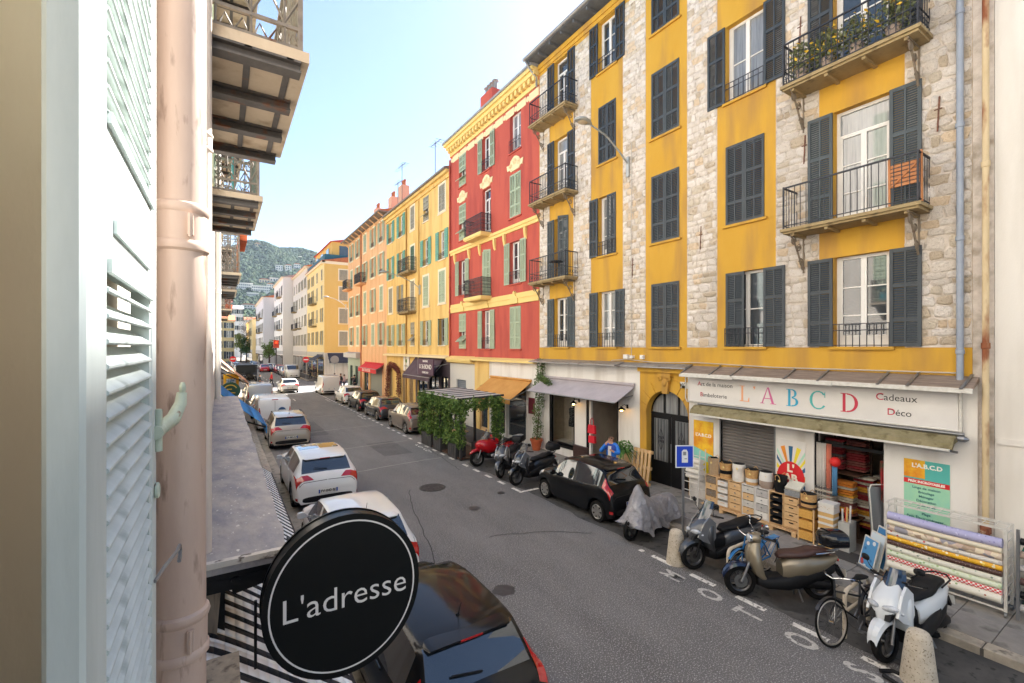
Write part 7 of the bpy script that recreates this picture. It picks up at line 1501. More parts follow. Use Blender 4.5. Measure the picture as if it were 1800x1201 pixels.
# touring motorcycle
t = thing('motorcycle','red touring motorcycle with a clear screen beside the ivy pergola','motorcycle',(9.25,15.82,0),pi); t.rotation_euler = (radians(5),0,pi-0.08)
put_wheel(t,0.76,0.31,0.13,M_rimD,'front_wheel'); put_wheel(t,-0.70,0.31,0.17,M_rimD,'rear_wheel')
g = MB()
for s in (-1,1): g.cyl((0.76,s*0.09,0.31),(0.5,s*0.09,0.9),0.027,n=8)
g.build('fork',M_alu,t,smooth=50); loftx(t,'front_fender',P_bred,[(1.05,0,0.52,0.05,0.03),(0.95,0,0.6,0.09,0.06),(0.75,0,0.66,0.1,0.06),(0.55,0,0.58,0.08,0.05)],14)
loftx(t,'fairing',P_bred,[(0.78,0,0.82,0.10,0.07),(0.70,0,0.83,0.20,0.15),(0.52,0,0.80,0.30,0.24),(0.3,0,0.74,0.30,0.28),(0.1,0,0.72,0.24,0.24),(-0.1,0,0.76,0.2,0.18)],22); loftx(t,'tank',P_bred,[(0.2,0,0.95,0.14,0.1),(0.05,0,0.98,0.18,0.12),(-0.15,0,0.93,0.14,0.1)],16); loftx(t,'engine',M_trimB,[(0.4,0,0.42,0.15,0.13),(0.2,0,0.4,0.32,0.12),(0.0,0,0.4,0.32,0.12),(-0.3,0,0.42,0.16,0.13)],14)
for s in (-1,1): g = MB(); g.ell((0.2,s*0.34,0.42),0.11,0.07,0.08,12,7); g.build('cylinder_head',M_alu,t,smooth=60); g = MB(); g.at(0.70,s*0.09,0.84,rz=s*0.4); g.ell((0,0,0),0.07,0.08,0.06,12,7); g.build('head_lamp',M_lampW,t,smooth=60)
loftx(t,'seat',M_seat,[(-0.1,0,0.84,0.12,0.05,3),(-0.3,0,0.83,0.17,0.05,3),(-0.45,0,0.9,0.17,0.06,3),(-0.75,0,0.92,0.14,0.05,3)],16); loftx(t,'tail',P_bred,[(-0.3,0,0.74,0.14,0.08),(-0.6,0,0.8,0.14,0.08),(-0.9,0,0.85,0.08,0.05)],14); screen(t,M_screenC,0.62,0.98,0.32,1.42,0.2,0.17); bars(t,0.28,1.06,0.36,mm=P_bred,mz=0.1)
for s in (-1,1): g = MB(); g.at(-0.62,s*0.3,0.62); g.loft([(-0.25,0,0,0.08,0.14,3),(-0.2,0,0,0.11,0.18,3),(0.2,0,0,0.11,0.18,3),(0.26,0,0,0.06,0.13,3)],n=14); g.build('pannier',P_bred if s > 0 else M_trimB,t,smooth=50)
# covered scooter
t = thing('covered_scooter','scooter hidden under a crumpled silver grey cover','scooter',(9.12,7.88,0),pi+0.12); put_wheel(t,0.72,0.27,0.12,M_rimD,'front_wheel'); put_wheel(t,-0.62,0.27,0.13,M_rimD,'rear_wheel')
TP = [(-1.13,0.50),(-0.95,0.84),(-0.5,0.86),(-0.1,0.84),(0.25,1.06),(0.40,1.30),(0.46,1.30),(0.62,0.98),(0.9,0.42)]; tp = lambda x: next((a[1]+(b[1]-a[1])*(x-a[0])/(b[0]-a[0]) for a, b in zip(TP, TP[1:]) if x <= b[0]), 0.42); g = MB(); n, k = 40, 18; random.seed(2)
def cv(i,j):
    x = -1.12+2.02*i/n; u = 2*j/k-1; s = abs(u); tz = tp(x); w0 = 0.05+0.10*max(0,min(1,(0.25-x)*3)); ww = 0.36+0.05*sin(x*4)
    if s < 0.3: y = w0*s/0.3; z = tz-0.05*(s/0.3)**2
    else: v = (s-0.3)/0.7; y = w0+(ww-w0)*v**0.7+0.055*sin((x-0.42)*22/(0.4+v)+(1.3 if u > 0 else 0))*v; bot = 0.20+0.10*abs(x)*0.6+0.07*sin(x*7+1)+(0.1 if x > 0.5 else 0); z = tz-0.05-(tz-0.05-bot)*v
    y += 0.012*sin(x*31+j); z += 0.008*sin(x*23+j*2.1); return (x+0.02*sin(j*1.3+i), math.copysign(y,u), z)
V = [[g.P(*cv(i,j)) for j in range(k+1)] for i in range(n+1)]
for i in range(n):
    for j in range(k): g.F([V[i][j],V[i+1][j],V[i+1][j+1],V[i][j+1]])
for i in (0,n): g.F([V[i][j] for j in range(k+1)])
o = g.build('cover',mat('silver cover','#858387','#a09ea1',scale=3,rough=0.36,metal=0.25,bump=1.0,bscale=6,bdist=0.07),t,fix=False,smooth=80)
loftx(t,'engine',M_trimB,[(-0.3,0,0.26,0.1,0.06),(-0.7,0,0.28,0.08,0.05)],10)
# bicycle
def bicycle(label, loc, rz, m, lean=6, seatm=M_seat, tyre=None):
    t = thing('bicycle',label,'bicycle',loc,rz); t.rotation_euler = (radians(lean),0,rz); R = 0.345
    for x, nm in ((0.53,'front_wheel'),(-0.53,'rear_wheel')):
        def fn():
            g = MB(); g.tube([(R*cos(k*pi/20),0,R*sin(k*pi/20)) for k in range(40)],0.018,6,closed=True,caps=False); a = g.mesh('tyre',M_tyre,smooth=60); g = MB(); g.tube([((R-0.03)*cos(k*pi/20),0,(R-0.03)*sin(k*pi/20)) for k in range(40)],0.013,5,closed=True,caps=False); b = g.mesh('rim',mat('bike rim','#b7ada0',rough=0.4,metal=0.5),smooth=60); g = MB(); g.lathe([(0.02,-0.04),(0.02,0.04)],n=8,ax='Y')
            for k in range(28): a_ = 2*pi*k/28; g.tube([(0.02*cos(a_+0.9*(1 if k%2 else -1)),0.03*(1 if k%4 < 2 else -1),0.02*sin(a_+0.9*(1 if k%2 else -1))),((R-0.03)*cos(a_),0,(R-0.03)*sin(a_))],0.0016,3)
            return a,b,g.mesh('spokes',M_chrome)
        a,b,c = shared('bw',fn); o = put(nm,a,t,(x,0,R+0.018)); put('rim',b,o); put('spokes',c,o)
    bb = (-0.08,0,0.29); hd = (0.36,0,0.80); hd2 = (0.40,0,0.62); st = (-0.24,0,0.78); z = R+0.018
    g = MB()
    for a_, b_ in ((bb,hd2),(bb,st),(hd,hd2),((-0.2,0,0.62),hd),(bb,(-0.53,0.05,z)),(bb,(-0.53,-0.05,z)),(st,(-0.53,0.05,z)),(st,(-0.53,-0.05,z)),(st,(-0.26,0,0.86))): g.cyl(a_,b_,0.016,n=8)
    g.build('frame',m,t,smooth=50); g = MB()
    for s in (-1,1): g.tube([hd2,(0.45,s*0.05,0.5),(0.53,s*0.05,z)],0.012,6)
    g.cyl(hd,(0.34,0,0.98),0.013,n=8); g.build('fork',m,t,smooth=50)
    g = MB(); g.tube([(0.16,-0.28,0.98),(0.24,-0.24,1.02),(0.36,-0.10,1.02),(0.36,0,0.99),(0.36,0.10,1.02),(0.24,0.24,1.02),(0.16,0.28,0.98)],0.011,6); g.build('handlebar',M_chrome,t,smooth=50)
    for s in (-1,1): g = MB(); g.cyl((0.12,s*0.29,0.965),(0.22,s*0.25,1.01),0.016,n=8); g.build('grip',M_seat,t,smooth=50)
    loftx(t,'saddle',seatm,[(-0.06,0,0.89,0.02,0.02),(-0.18,0,0.90,0.04,0.025),(-0.3,0,0.91,0.09,0.03),(-0.38,0,0.91,0.07,0.02)],14)
    g = MB(); g.lathe([(0.09,-0.003),(0.09,0.003)],n=20,c=(bb[0],0.05,bb[2]),ax='Y'); g.bar((bb[0],0.07,bb[2]),(bb[0]+0.12,0.07,bb[2]-0.11),0.016); g.bar((bb[0],-0.07,bb[2]),(bb[0]-0.12,-0.07,bb[2]+0.11),0.016); g.box(bb[0]+0.08,bb[0]+0.16,0.07,0.16,bb[2]-0.13,bb[2]-0.11); g.build('crank',M_alu,t)
    g = MB()
    for x, a0, a1 in ((0.53,40,150),(-0.53,20,170)):
        pr = None
        for k in range(9): a_ = radians(a0+(a1-a0)*k/8); q = ((x+(R+0.035)*cos(a_),-0.028,z+(R+0.035)*sin(a_)),(x+(R+0.035)*cos(a_),0.028,z+(R+0.035)*sin(a_))); pr and g.quad(pr[0],pr[1],q[1],q[0]); pr = q
    g.build('mudguard',m,t,smooth=60,fix=False); g = MB(); g.box(-0.80,-0.4,-0.06,0.06,0.72,0.735); g.bar((-0.78,0.05,0.72),(-0.53,0.05,z),0.01); g.bar((-0.78,-0.05,0.72),(-0.53,-0.05,z),0.01); g.build('carrier',m,t)
    return t
bicycle('old black bicycle leaning beside the white scooter',(8.62,3.18,0),radians(168),mat('black bike enamel','#1d1d20','#2a2a2d',scale=12,rough=0.4),lean=9); bicycle('blue bicycle half hidden behind the bronze scooter',(9.1,5.2,0),radians(178),paint('blue bike enamel','#2b6fa8'),lean=-5)
# hoops, bollards, sign post
M_hoop = mat('cream painted hoop','#b8ab98','#cabda9',scale=9,rough=0.6,c3='#6e5a48',scale3=12,m3=(0.6,0.7))
def hoop(label, x0, x1, y):
    t = thing('bike_hoop',label,'bike rack',((x0+x1)/2,y,0)); w = (x1-x0)/2; g = MB(); r = 0.12
    pts = [(-w,0,0),(-w,0,0.76-r)]+[(-w+r-r*cos(k*pi/10),0,0.76-r+r*sin(k*pi/10)) for k in range(1,6)]+[(w-r+r*sin(k*pi/10),0,0.76-r+r*cos(k*pi/10)) for k in range(0,6)]+[(w,0,0)]; g.tube(pts,0.032,10); g.build('tube',M_hoop,t,smooth=60); g = MB(); g.cyl((-w,0,0.42),(w,0,0.42),0.025,n=8); g.build('crossbar',M_hoop,t,smooth=60)
hoop('cream tubular hoop between the grey and bronze scooters',8.32,9.25,5.22); hoop('cream tubular hoop holding the black bicycle',8.5,9.4,3.32)
M_boll = mat('pitted stone','#b3a795','#c9beac',scale=6,rough=0.9,bump=0.9,bscale=45,bdist=0.012,c3='#7b6e5e',scale3=38,m3=(0.58,0.66))
for x, y, lb in ((8.36,6.45,'conical stone bollard beside the blue sign post'),(8.25,2.32,'conical stone bollard at the bottom edge beside the white scooter')): g = MB(); g.lathe([(0.215,0),(0.21,0.04),(0.155,0.55),(0.14,0.66),(0.115,0.71),(0.07,0.73)],n=24); tag(g.build('stone_bollard',M_boll,None,(x,y,0.0),smooth=50),lb,'bollard','stone bollards along the motorcycle bay')
t = thing('parking_sign','blue square sign with a white parking machine symbol on a grey post','sign',(8.95,6.72,0),0); g = MB(); g.cyl((0,0,0),(0,0,2.45),0.03,n=12); g.build('post',M_alu,t,smooth=50); ax = radians(-32)
g = MB(); g.at(0,-0.04,2.2,rz=ax); g.cbox(-0.21,0.21,-0.012,0.012,-0.26,0.26,0.01); g.build('panel',mat('sign white','#d9dcdf',rough=0.4),t); g = MB(); g.at(0,-0.04,2.2,rz=ax); g.box(-0.185,0.185,-0.016,-0.0125,-0.235,0.235); g.build('blue_field',mat('sign blue','#1540b8',rough=0.35),t); g = MB(); g.at(0,-0.04,2.2,rz=ax); g.prism([(-0.07,-0.14),(0.07,-0.14),(0.07,0.10),(0.04,0.16),(-0.03,0.16),(-0.07,0.12)],-0.019,-0.0165,'XZ'); g.build('symbol',MATS['sign white'],t); g = MB(); g.at(0,-0.04,2.2,rz=ax); g.box(-0.04,0.03,-0.0205,-0.0195,0.03,0.11); g.box(-0.01,0.05,-0.0205,-0.0195,-0.06,-0.04); g.build('symbol_detail',M_alu,t)
g = MB(); g.tube([(0,0,0.04),(0.12,-0.15,0.03),(0.05,-0.35,0.03),(-0.12,-0.38,0.03),(-0.2,-0.2,0.03),(-0.1,-0.02,0.05)],0.028,8); tag(g.build('chain_lock',M_seat,None,(8.0,2.68,0.0),0.4,smooth=50),'black sleeved chain lock lying by the white scooter','lock')
# ================================================================ ivy pergola
t = thing('pergola','ivy covered terrace pergola with black planters in the parking lane','pergola',(8.3,17.0,0)); PX, PY, PZ = 1.85, 4.3, 2.58; M_pw2 = mat('charcoal wood','#2b2a2c','#39383a',scale=5,rough=0.7,stretch=(1,1,0.3))
for x in (0.05,PX-0.05):
    for y in (0.05,PY/2,PY-0.05): g = MB(); g.box(x-0.05,x+0.05,y-0.05,y+0.05,0,PZ-0.06); g.build('post',M_pw2,t)
for k in range(6):
    y = (PY-0.02)*k/6; g = MB(); g.prism([(-0.1,PZ-0.04),(PX+0.25,PZ+0.02),(PX+0.25,PZ+0.05),(-0.1,PZ-0.01)],y+0.06,y+PY/6-0.02,'XZ'); g.build('roof_slat',M_gr,t)
for k in range(7): y = PY*k/6; g = MB(); g.prism([(-0.1,PZ-0.07),(PX+0.25,PZ-0.01),(PX+0.25,PZ+0.075),(-0.1,PZ+0.015)],y-0.015,y+0.015,'XZ'); g.build('rafter',M_pw2,t)
g = MB(); g.bar((0.05,0,PZ-0.1),(0.05,PY,PZ-0.1),0.08); g.bar((PX-0.05,0,PZ-0.08),(PX-0.05,PY,PZ-0.08),0.08); g.build('beam',M_pw2,t)
for y0, y1 in ((0.3,1.15),(1.9,2.75),(3.0,4.2)):
    g = MB()
    g.box(-0.05,0.4,y0,y1,0.02,0.62); g.build('planter_box',M_pw2,t)
    for k in range(int((y1-y0)/0.2)): g = MB(); g.box(-0.065,-0.051,y0+0.01+k*0.2,y0+0.19+k*0.2,0.03,0.61); g.build('plank',M_pw2,t)
g = MB(); g.box(0.5,PX,-0.06,-0.02,0.02,0.75); g.bar((0.5,-0.075,0.05),(PX,-0.075,0.72),0.05,0.02); g.build('side_panel',M_pw2,t); g = MB(); g.box(0.0,PX,0,PY,0.06,0.1); g.build('deck',M_woodD,t)
rnd = random.Random(12); g = MB()
for x in (0.05,):
    for y in (0.05,1.3,2.2,3.3,PY-0.05):
        for k in range(12): leafy(g,(x+rnd.uniform(-0.05,0.05),y+rnd.uniform(-0.1,0.1),0.66+k*0.155),0.25,0.24+0.10*sin(k*1.7+y),0.24,105,0.062,rnd,0.2)
for k in range(26): leafy(g,(0.0+rnd.uniform(-0.08,0.08),PY*k/25,PZ-0.28+rnd.uniform(-0.12,0.05)),0.28,0.28,0.32,150,0.062,rnd,0.2)
for k in range(10): leafy(g,(PX*k/9,0.0,PZ-0.26+rnd.uniform(-0.08,0.05)),0.26,0.26,0.3,140,0.062,rnd,0.2)
for k in range(12): leafy(g,(PX-0.05,0.05,0.5+k*0.17),0.32,0.28,0.24,120,0.062,rnd,0.2)
for y in (0.7,2.3,3.3,3.9): leafy(g,(0.12,y,0.86),0.34,0.40,0.26,330,0.062,rnd,0.2)
g.m = [rnd.choice((0,0,1,2)) for _ in g.m]; g.build('ivy',[M_ivy,leafmat('ivy leaf painted sunlit',(0.13,0.21,0.04),(0.22,0.30,0.07)),leafmat('old ivy leaf',(0.04,0.085,0.02),(0.07,0.12,0.03))],t,fix=False)  # brighter ivy copy: sunlight put into the leaf colour, strewn at random
t = thing('cafe_table','small table with chairs inside the pergola','table',(9.2,19.2,0.1)); g = MB(); g.box(-0.4,0.4,-0.4,0.4,0.7,0.74); g.build('top',M_wood,t); g = MB(); g.cyl((0,0,0),(0,0,0.7),0.04); g.lathe([(0.25,0),(0.25,0.02)],n=14); g.build('leg',M_black,t)
# ================================================================ people
def skin_obj(name, verts, edges, mat_, parent, root=0, sub=2):
    me = bpy.data.meshes.new(name); me.from_pydata([v[0] for v in verts],edges,[]); o = bpy.data.objects.new(name,me); COL.objects.link(o); o.parent = parent; me.materials.append(mat_)
    sk = o.modifiers.new('skin','SKIN'); sk.use_smooth_shade = True; sv = me.skin_vertices[0].data
    for i, v in enumerate(verts): r = v[1]; sv[i].radius = r if isinstance(r,tuple) else (r,r); sv[i].use_root = (i == root)
    o.modifiers.new('sub','SUBSURF').levels = sub; o.modifiers['sub'].render_levels = sub; return o
M_skin = mat('skin','#b5846a','#c2937a',scale=20,rough=0.55); M_hair = mat('brown hair','#3a2a20',rough=0.8); M_hairG = mat('grey hair','#a8a29a',rough=0.8)
def person(label, loc, rz, top_m, leg_m, hair=M_hair, h=1.7, stride=0.25, pose='walk', detail=False, top2=None):
    """x forward; one continuous skin body with jacket, trousers, hair and shoes as children"""
    t = thing('person',label,'person',loc,rz); k = h/1.75; s = stride
    def q(x,y,z): return (x*k,y*k,z*k)
    hp = q(0,0,0.95); pts = [(hp,0.13*k),(q(0,0,1.12),(0.12*k,0.15*k)),(q(0.01,0,1.32),(0.12*k,0.17*k)),(q(0,0,1.46),(0.07*k,0.10*k)),(q(0.01,0,1.54),0.052*k),(q(0.02,0,1.62),(0.082*k,0.072*k)),(q(0.02,0,1.71),(0.085*k,0.075*k))]
    ed = [(0,1),(1,2),(2,3),(3,4),(4,5),(5,6)]
    legs = {}; arms = {}
    for sd in (-1,1):
        f = s*sd; kn = q(f*0.55+0.04,0.1*sd,0.50); an = q(f,0.1*sd,0.08); b = len(pts); pts += [(q(0.0,0.09*sd,0.88),0.09*k),(kn,0.06*k),(an,0.042*k),(q(f+0.12,0.1*sd,0.03),0.032*k)]; ed += [(0,b),(b,b+1),(b+1,b+2),(b+2,b+3)]; legs[sd] = [q(0.0,0.09*sd,0.88),kn,an]
        sh = q(0,0.19*sd,1.42)
        if pose == 'face' and sd < 0: el, wr, hd = q(0.18,-0.30,1.22), q(0.24,-0.10,1.50), q(0.19,-0.05,1.57)
        elif pose == 'face': el, wr, hd = q(0.12,0.30,1.20), q(0.22,0.16,1.28), q(0.25,0.10,1.32)
        else: el, wr, hd = q(-f*0.35-0.02,0.26*sd,1.16), q(-f*0.6+0.08,0.26*sd,0.93), q(-f*0.65+0.1,0.26*sd,0.85)
        b = len(pts); pts += [(sh,0.058*k),(el,0.045*k),(wr,0.032*k),(hd,(0.03*k,0.042*k))]; ed += [(3,b),(b,b+1),(b+1,b+2),(b+2,b+3)]; arms[sd] = [sh,el,wr]
        if detail:
            V = (Vector(hd)-Vector(wr)).normalized(); U = V.orthogonal().normalized(); Wv = V.cross(U)
            for i in range(5):
                off = Wv*(i-1.5)*0.019*k if i < 4 else Wv*-0.045*k; ln = (0.055,0.066,0.06,0.045,0.04)[i]*k; st = Vector(hd)+off*(0.8 if i < 4 else 0.5)-(V*0.03*k if i == 4 else V*0); m1 = st+V*ln*0.6+U*0.008; m2 = st+V*ln+U*0.025
                c = len(pts); pts += [(tuple(m1),0.0095*k),(tuple(m2),0.008*k)]; ed += [(b+3,c),(c,c+1)]
    skin_obj('body',pts,ed,M_skin,t)
    jp = [(q(0,0,0.92),(0.15*k,0.175*k)),(q(0,0,1.12),(0.145*k,0.18*k)),(q(0.0,0,1.33),(0.145*k,0.195*k)),(q(0,0,1.47),(0.085*k,0.12*k))]; je = [(0,1),(1,2),(2,3)]
    for sd in (-1,1): b = len(jp); A = arms[sd]; jp += [(A[0],0.08*k),(A[1],0.066*k),(A[2],0.05*k)]; je += [(3,b),(b,b+1),(b+1,b+2)]
    skin_obj('jacket',jp,je,top_m,t)
    if top2: g = MB(); g.loft([(1.30*k,0,0,0.158*k,0.222*k),(1.40*k,0,0,0.15*k,0.215*k),(1.485*k,0,0,0.10*k,0.14*k)],n=18,axis='Z'); g.build('yoke',top2,t,smooth=60)
    tp_ = [(q(0,0,0.96),(0.14*k,0.16*k))]; te = []
    for sd in (-1,1): b = len(tp_); A = legs[sd]; tp_ += [(A[0],0.105*k),(A[1],0.075*k),(A[2],0.06*k)]; te += [(0,b),(b,b+1),(b+1,b+2)]
    skin_obj('trousers',tp_,te,leg_m,t)
    for sd in (-1,1): A = legs[sd][2]; g = MB(); g.at(A[0]+0.05*k,A[1],A[2]-0.04*k); g.loft([(-0.1*k,0,0,0.035*k,0.035*k),(-0.03*k,0,0.01,0.045*k,0.045*k),(0.08*k,0,0,0.045*k,0.032*k),(0.15*k,0,-0.005,0.03*k,0.025*k)],n=12); g.build('shoe',M_seat,t,smooth=50)
    if hair: g = MB(); g.ell((0.0,0,1.695*k),0.105*k,0.095*k,0.10*k,14,8); g.build('hair',hair,t,smooth=60)
    if detail:
        g = MB(); g.ell((0.105*k,0,1.655*k),0.018*k,0.016*k,0.024*k,8,6); g.build('nose',M_skin,t,smooth=60)
        for sd in (-1,1): g = MB(); g.ell((0.02*k,sd*0.085*k,1.665*k),0.02*k,0.012*k,0.032*k,8,6); g.build('ear',M_skin,t,smooth=60)
        g = MB(); g.box(0.085*k,0.105*k,-0.065*k,0.065*k,1.665*k,1.70*k); g.bar((0.09*k,0.065*k,1.69*k),(0.0,0.085*k,1.69*k),0.008); g.bar((0.09*k,-0.065*k,1.69*k),(0.0,-0.085*k,1.69*k),0.008); g.build('sunglasses',M_black,t); g = MB(); g.box(0.095*k,0.108*k,-0.025*k,0.025*k,1.605*k,1.613*k); g.build('mouth',mat('lips','#8a5248',rough=0.6),t)
    return t
M_bj = mat('blue quilted jacket','#1d6fd0','#2a7ddb',scale=6,rough=0.6,bump=0.5,bscale=14,bdist=0.02); M_bj2 = mat('navy yoke','#1b3f96',rough=0.6); M_dkc = mat('dark cloth','#22242b','#2d2f36',scale=6,rough=0.9); M_jean = mat('denim','#36486a','#41557a',scale=10,rough=0.9); M_redc = mat('red coat cloth','#c21f2a',rough=0.85); M_grc = mat('grey cloth','#5a5a5e',rough=0.9); M_pk = mat('pale pink cloth','#c9a9ad',rough=0.9); M_mar = mat('maroon cloth','#6b2c34',rough=0.9)
p = person('bald man in a bright blue jacket with one hand raised to his face',(10.55,10.62,0.137),radians(205),M_bj,M_dkc,hair=None,h=1.74,stride=0.05,pose='face',detail=True,top2=M_bj2)
g = MB(); g.box(0.135,0.165,-0.05,0.05,0.98,1.42); g.build('shirt',M_wh,p)
person('walker in a red coat on the crossing',(5.0,61.5,0),radians(170),M_redc,M_dkc,hair=mat('blond hair','#c9a878',rough=0.8)); person('walker in dark clothes with a pale hat on the crossing',(6.6,64.5,0),radians(180),M_grc,M_dkc,hair=mat('pink hat','#d9a79a',rough=0.8)); person('dark haired walker crossing behind the parked cars',(3.55,57.8,0),radians(10),M_dkc,M_dkc)
person('man in black with folded arms before the salmon building',(11.2,47.0,0.137),radians(200),M_dkc,M_dkc,pose='face',stride=0.05,h=1.8); person('woman in a pale pink top before the green shopfront',(11.0,50.6,0.137),radians(180),M_pk,M_jean,stride=0.1,h=1.65); person('woman in a dark top walking before the green shopfront',(11.0,52.3,0.137),radians(190),M_dkc,M_jean,h=1.68)
person('person in a maroon jacket at the street corner',(11.0,55.5,0.0),radians(190),M_mar,M_jean); person('person in black by the corner cafe, left one of the pair',(10.9,72.0,0.137),radians(200),M_dkc,M_dkc); person('person in black by the corner cafe, right one of the pair',(11.3,70.5,0.137),radians(20),M_dkc,M_grc)
# ================================================================ beyond the crossing
def simple_building(label, Y0, Y1, X, h, m, ncol, rows_, shm, side_m=None, roofm=None, gf=None, depth=14, sidewin=0, bal=(), style='open'):
    b = thing('apartment_building',label,'building',(X,Y1,0),RZ); W = Y1-Y0; cs = [W*(i+0.5)/ncol for i in range(ncol)]; hs = [hole(x,z,1.05,hh) for x in cs for z,hh in rows_]
    shell(b,'wall',W,0.1,h,depth,m,hs); rr = random.Random(int(Y0))
    for x in cs:
        for z,hh in rows_: s = rr.choice((('open','open'),('closed','closed'),('open','open'))); window(b,x,z,1.05,hh,s[0],s[1],shm,simple=True,sill=M_trimW,bars=1)
    g = MB(); g.box(-0.1,W+0.1,-0.3,0.1,h-0.25,h); g.build('cornice',M_trimW,b); g = MB(); g.prism([(-0.4,h),(depth,h),(depth/2,h+1.6)],-0.2,W+0.2,'YZ'); g.build('roof',roofm or M_tile,b)
    g = MB(); g.box(0.05,W-0.05,-0.06,-0.003,3.3,4.0); g.build('fascia',gf or M_gr,b)
    n = max(2,int(W/4))
    for k in range(n): a = W*k/n+0.4; bb = W*(k+1)/n-0.4; g = MB(); g.box(a,bb,-0.05,-0.004,0.2,3.1); f = g.build('shop_front',M_woodD if k%2 else M_black,b); g = MB(); g.quad((a+0.15,-0.056,0.6),(bb-0.15,-0.056,0.6),(bb-0.15,-0.056,2.9),(a+0.15,-0.056,2.9)); g.build('pane',M_pane,f,fix=False)
    for (x,z,L) in bal: balcony(b,x,z,L,0.75,1.0,'plain',brackets=False)
    return b
M_oy = stucco('amber stucco',(0.66,0.42,0.12),(0.70,0.47,0.16)); M_py = stucco('straw stucco',(0.74,0.57,0.27),(0.78,0.62,0.33))
kb = simple_building('amber corner building with rounded window heads across the side street',68.6,84,F_R,17.0,M_py,4,[(5.1,2.0),(8.4,2.0),(11.7,2.0),(14.4,1.6)],M_shB,bal=((7.7,8.0,3.2),(7.7,11.4,3.2)))
# its side wall towards the cross street (faces -Y), in the frame of the part
g = MB(); hs = [hole(2.6,z,1.15,h_) for z,h_ in ((5.0,2.0),(8.2,2.1),(11.5,1.9),(14.4,1.5))]; wall_mesh(g,0,14,0.1,17.0,hs,rev=0.2); sw_ = g.build('side_wall',M_oy,kb,(15.42,0,0),pi/2,fix=False); 
for z,h_ in ((5.0,2.0),(8.2,2.1),(11.5,1.9),(14.4,1.5)):
    o = window(kb,0,z,1.15,h_,'closed','closed',M_shB,simple=True,surround=M_trimW); o.location = (15.42-0.17,2.6,z); o.rotation_euler = (0,0,pi/2)
g = MB(); g.box(15.421,15.46,-0.02,14,0.1,3.95); g.build('ground_floor_face',M_lw2,kb)
o = MB(); o.box(15.43,15.5,-0.3,14,16.6,17.05); o.build('cornice',M_trimW,kb)
g = MB(); g.box(1.0,14.6,1.2,13,17.0,20.0); g.build('attic_storey',M_oy,kb); g = MB(); g.prism([(0.9,20.0),(13.4,20.0),(7,21.4)],0.8,14.9,'YZ'); g.build('attic_roof',mat('red tile','#b5483a','#c45a48',scale=6,rough=0.8),kb)
for x0,x1 in ((2,3.6),(6,8),(10.5,12.5)): g = MB(); g.box(x0,x1,1.12,1.19,17.4,19.4); g.build('attic_window',M_pane,kb)
g = MB(); g.box(14.61,14.66,2.2,4.2,17.3,19.5); g.build('attic_window',M_pane,kb); M_tp = mat('petrol blue screen','#1f5a6e',rough=0.6)
for a in ((0.3,15.2,0.1,0.16,17.05,18.0),(15.2,15.26,0.1,6,17.05,18.0)): g = MB(); g.box(*a); g.build('terrace_screen',M_tp,kb)
def corner_awning(name,label,Y,x0,x1,zw,zo,out,m):
    t = thing(name,label,'awning',(x0,Y,zw),0); L = x1-x0; g = MB(); g.quad((0,0,0),(L,0,0),(L,-out,zo-zw),(0,-out,zo-zw)); g.quad((0,-out,zo-zw),(L,-out,zo-zw),(L,-out,zo-zw-0.3),(0,-out,zo-zw-0.3)); o = g.build('canvas',m,t,fix=False); o.modifiers.new('thickness','SOLIDIFY').thickness = 0.02
    g = MB(); g.bar((0.1,0,-0.7),(0.1,-out,zo-zw),0.05); g.bar((L-0.1,0,-0.7),(L-0.1,-out,zo-zw),0.05); g.build('arm',M_alu,t)
M_nv = mat('navy canvas','#2b3040','#343a4c',scale=2,rough=0.85)
corner_awning('shop_awning','navy awning on the side of the amber corner building',68.55,12.6,17.5,3.9,2.8,1.4,M_nv); awning('shop_awning','dark blue awning on the street front of the corner building',69.2,74.0,3.6,2.8,1.6,M_nv,val=0.3)
simple_building('grey white building with an orange gable far up the street',84.2,102,F_R,18.6,stucco('grey stucco',(0.60,0.56,0.52),(0.65,0.61,0.57)),5,[(5,2),(8.4,2),(11.8,2),(15,1.8)],M_shB,bal=((4,8.2,3),(10,8.2,3),(4,11.6,3)),roofm=mat('orange tile','#c8683a','#d67a4a',scale=5,rough=0.8))
simple_building('white windowless gable building stepping forward up the street',102.5,121,10.4,19.0,stucco('chalk stucco',(0.76,0.72,0.68),(0.80,0.76,0.72)),4,[(5.2,2),(8.6,2),(12,2),(15.4,2)],M_shG,bal=((14,8.4,4),(14,11.8,4),(14,15.2,4),(5,11.8,4)),roofm=M_zinc)
simple_building('light grey building with flat roof at the end of the right row',122,150,8.2,16.6,stucco('light grey stucco',(0.62,0.60,0.60),(0.66,0.64,0.64)),6,[(5.2,2),(8.6,2),(12,2)],M_shB,bal=((24,8.4,4),(24,11.8,4),(15,8.4,4),(15,11.8,4)))
simple_building('beige building with dark balconies farthest up the right row',152,190,7.4,13,M_py,7,[(5.2,2),(8.6,2)],M_shG,bal=((34,8.4,4),(22,8.4,4)))
def left_far(label,Y0,Y1,X,h,m,n,rows_): 
    b = thing('apartment_building',label,'building',(X,Y0,0),LZ); W = Y1-Y0; cs = [W*(i+0.5)/n for i in range(n)]; shell(b,'wall',W,0.1,h,14,m,[hole(x,z,1.05,hh) for x in cs for z,hh in rows_])
    for x in cs:
        for z,hh in rows_: window(b,x,z,1.05,hh,'open','open',M_shG,simple=True,sill=M_trimW,bars=1)
    g = MB(); g.prism([(-0.3,h),(14,h),(7,h+1.6)],0,W,'YZ'); g.build('roof',M_tile,b); return b
left_far('cream building on the near side beyond the crossing',66.5,96,-1.6,15,M_lw3,7,[(4.6,2),(7.8,2),(11,2)]); left_far('pale building farther along the near side',96.5,150,-3.0,14,M_lw2,11,[(4.6,2),(7.8,2),(11,2)])
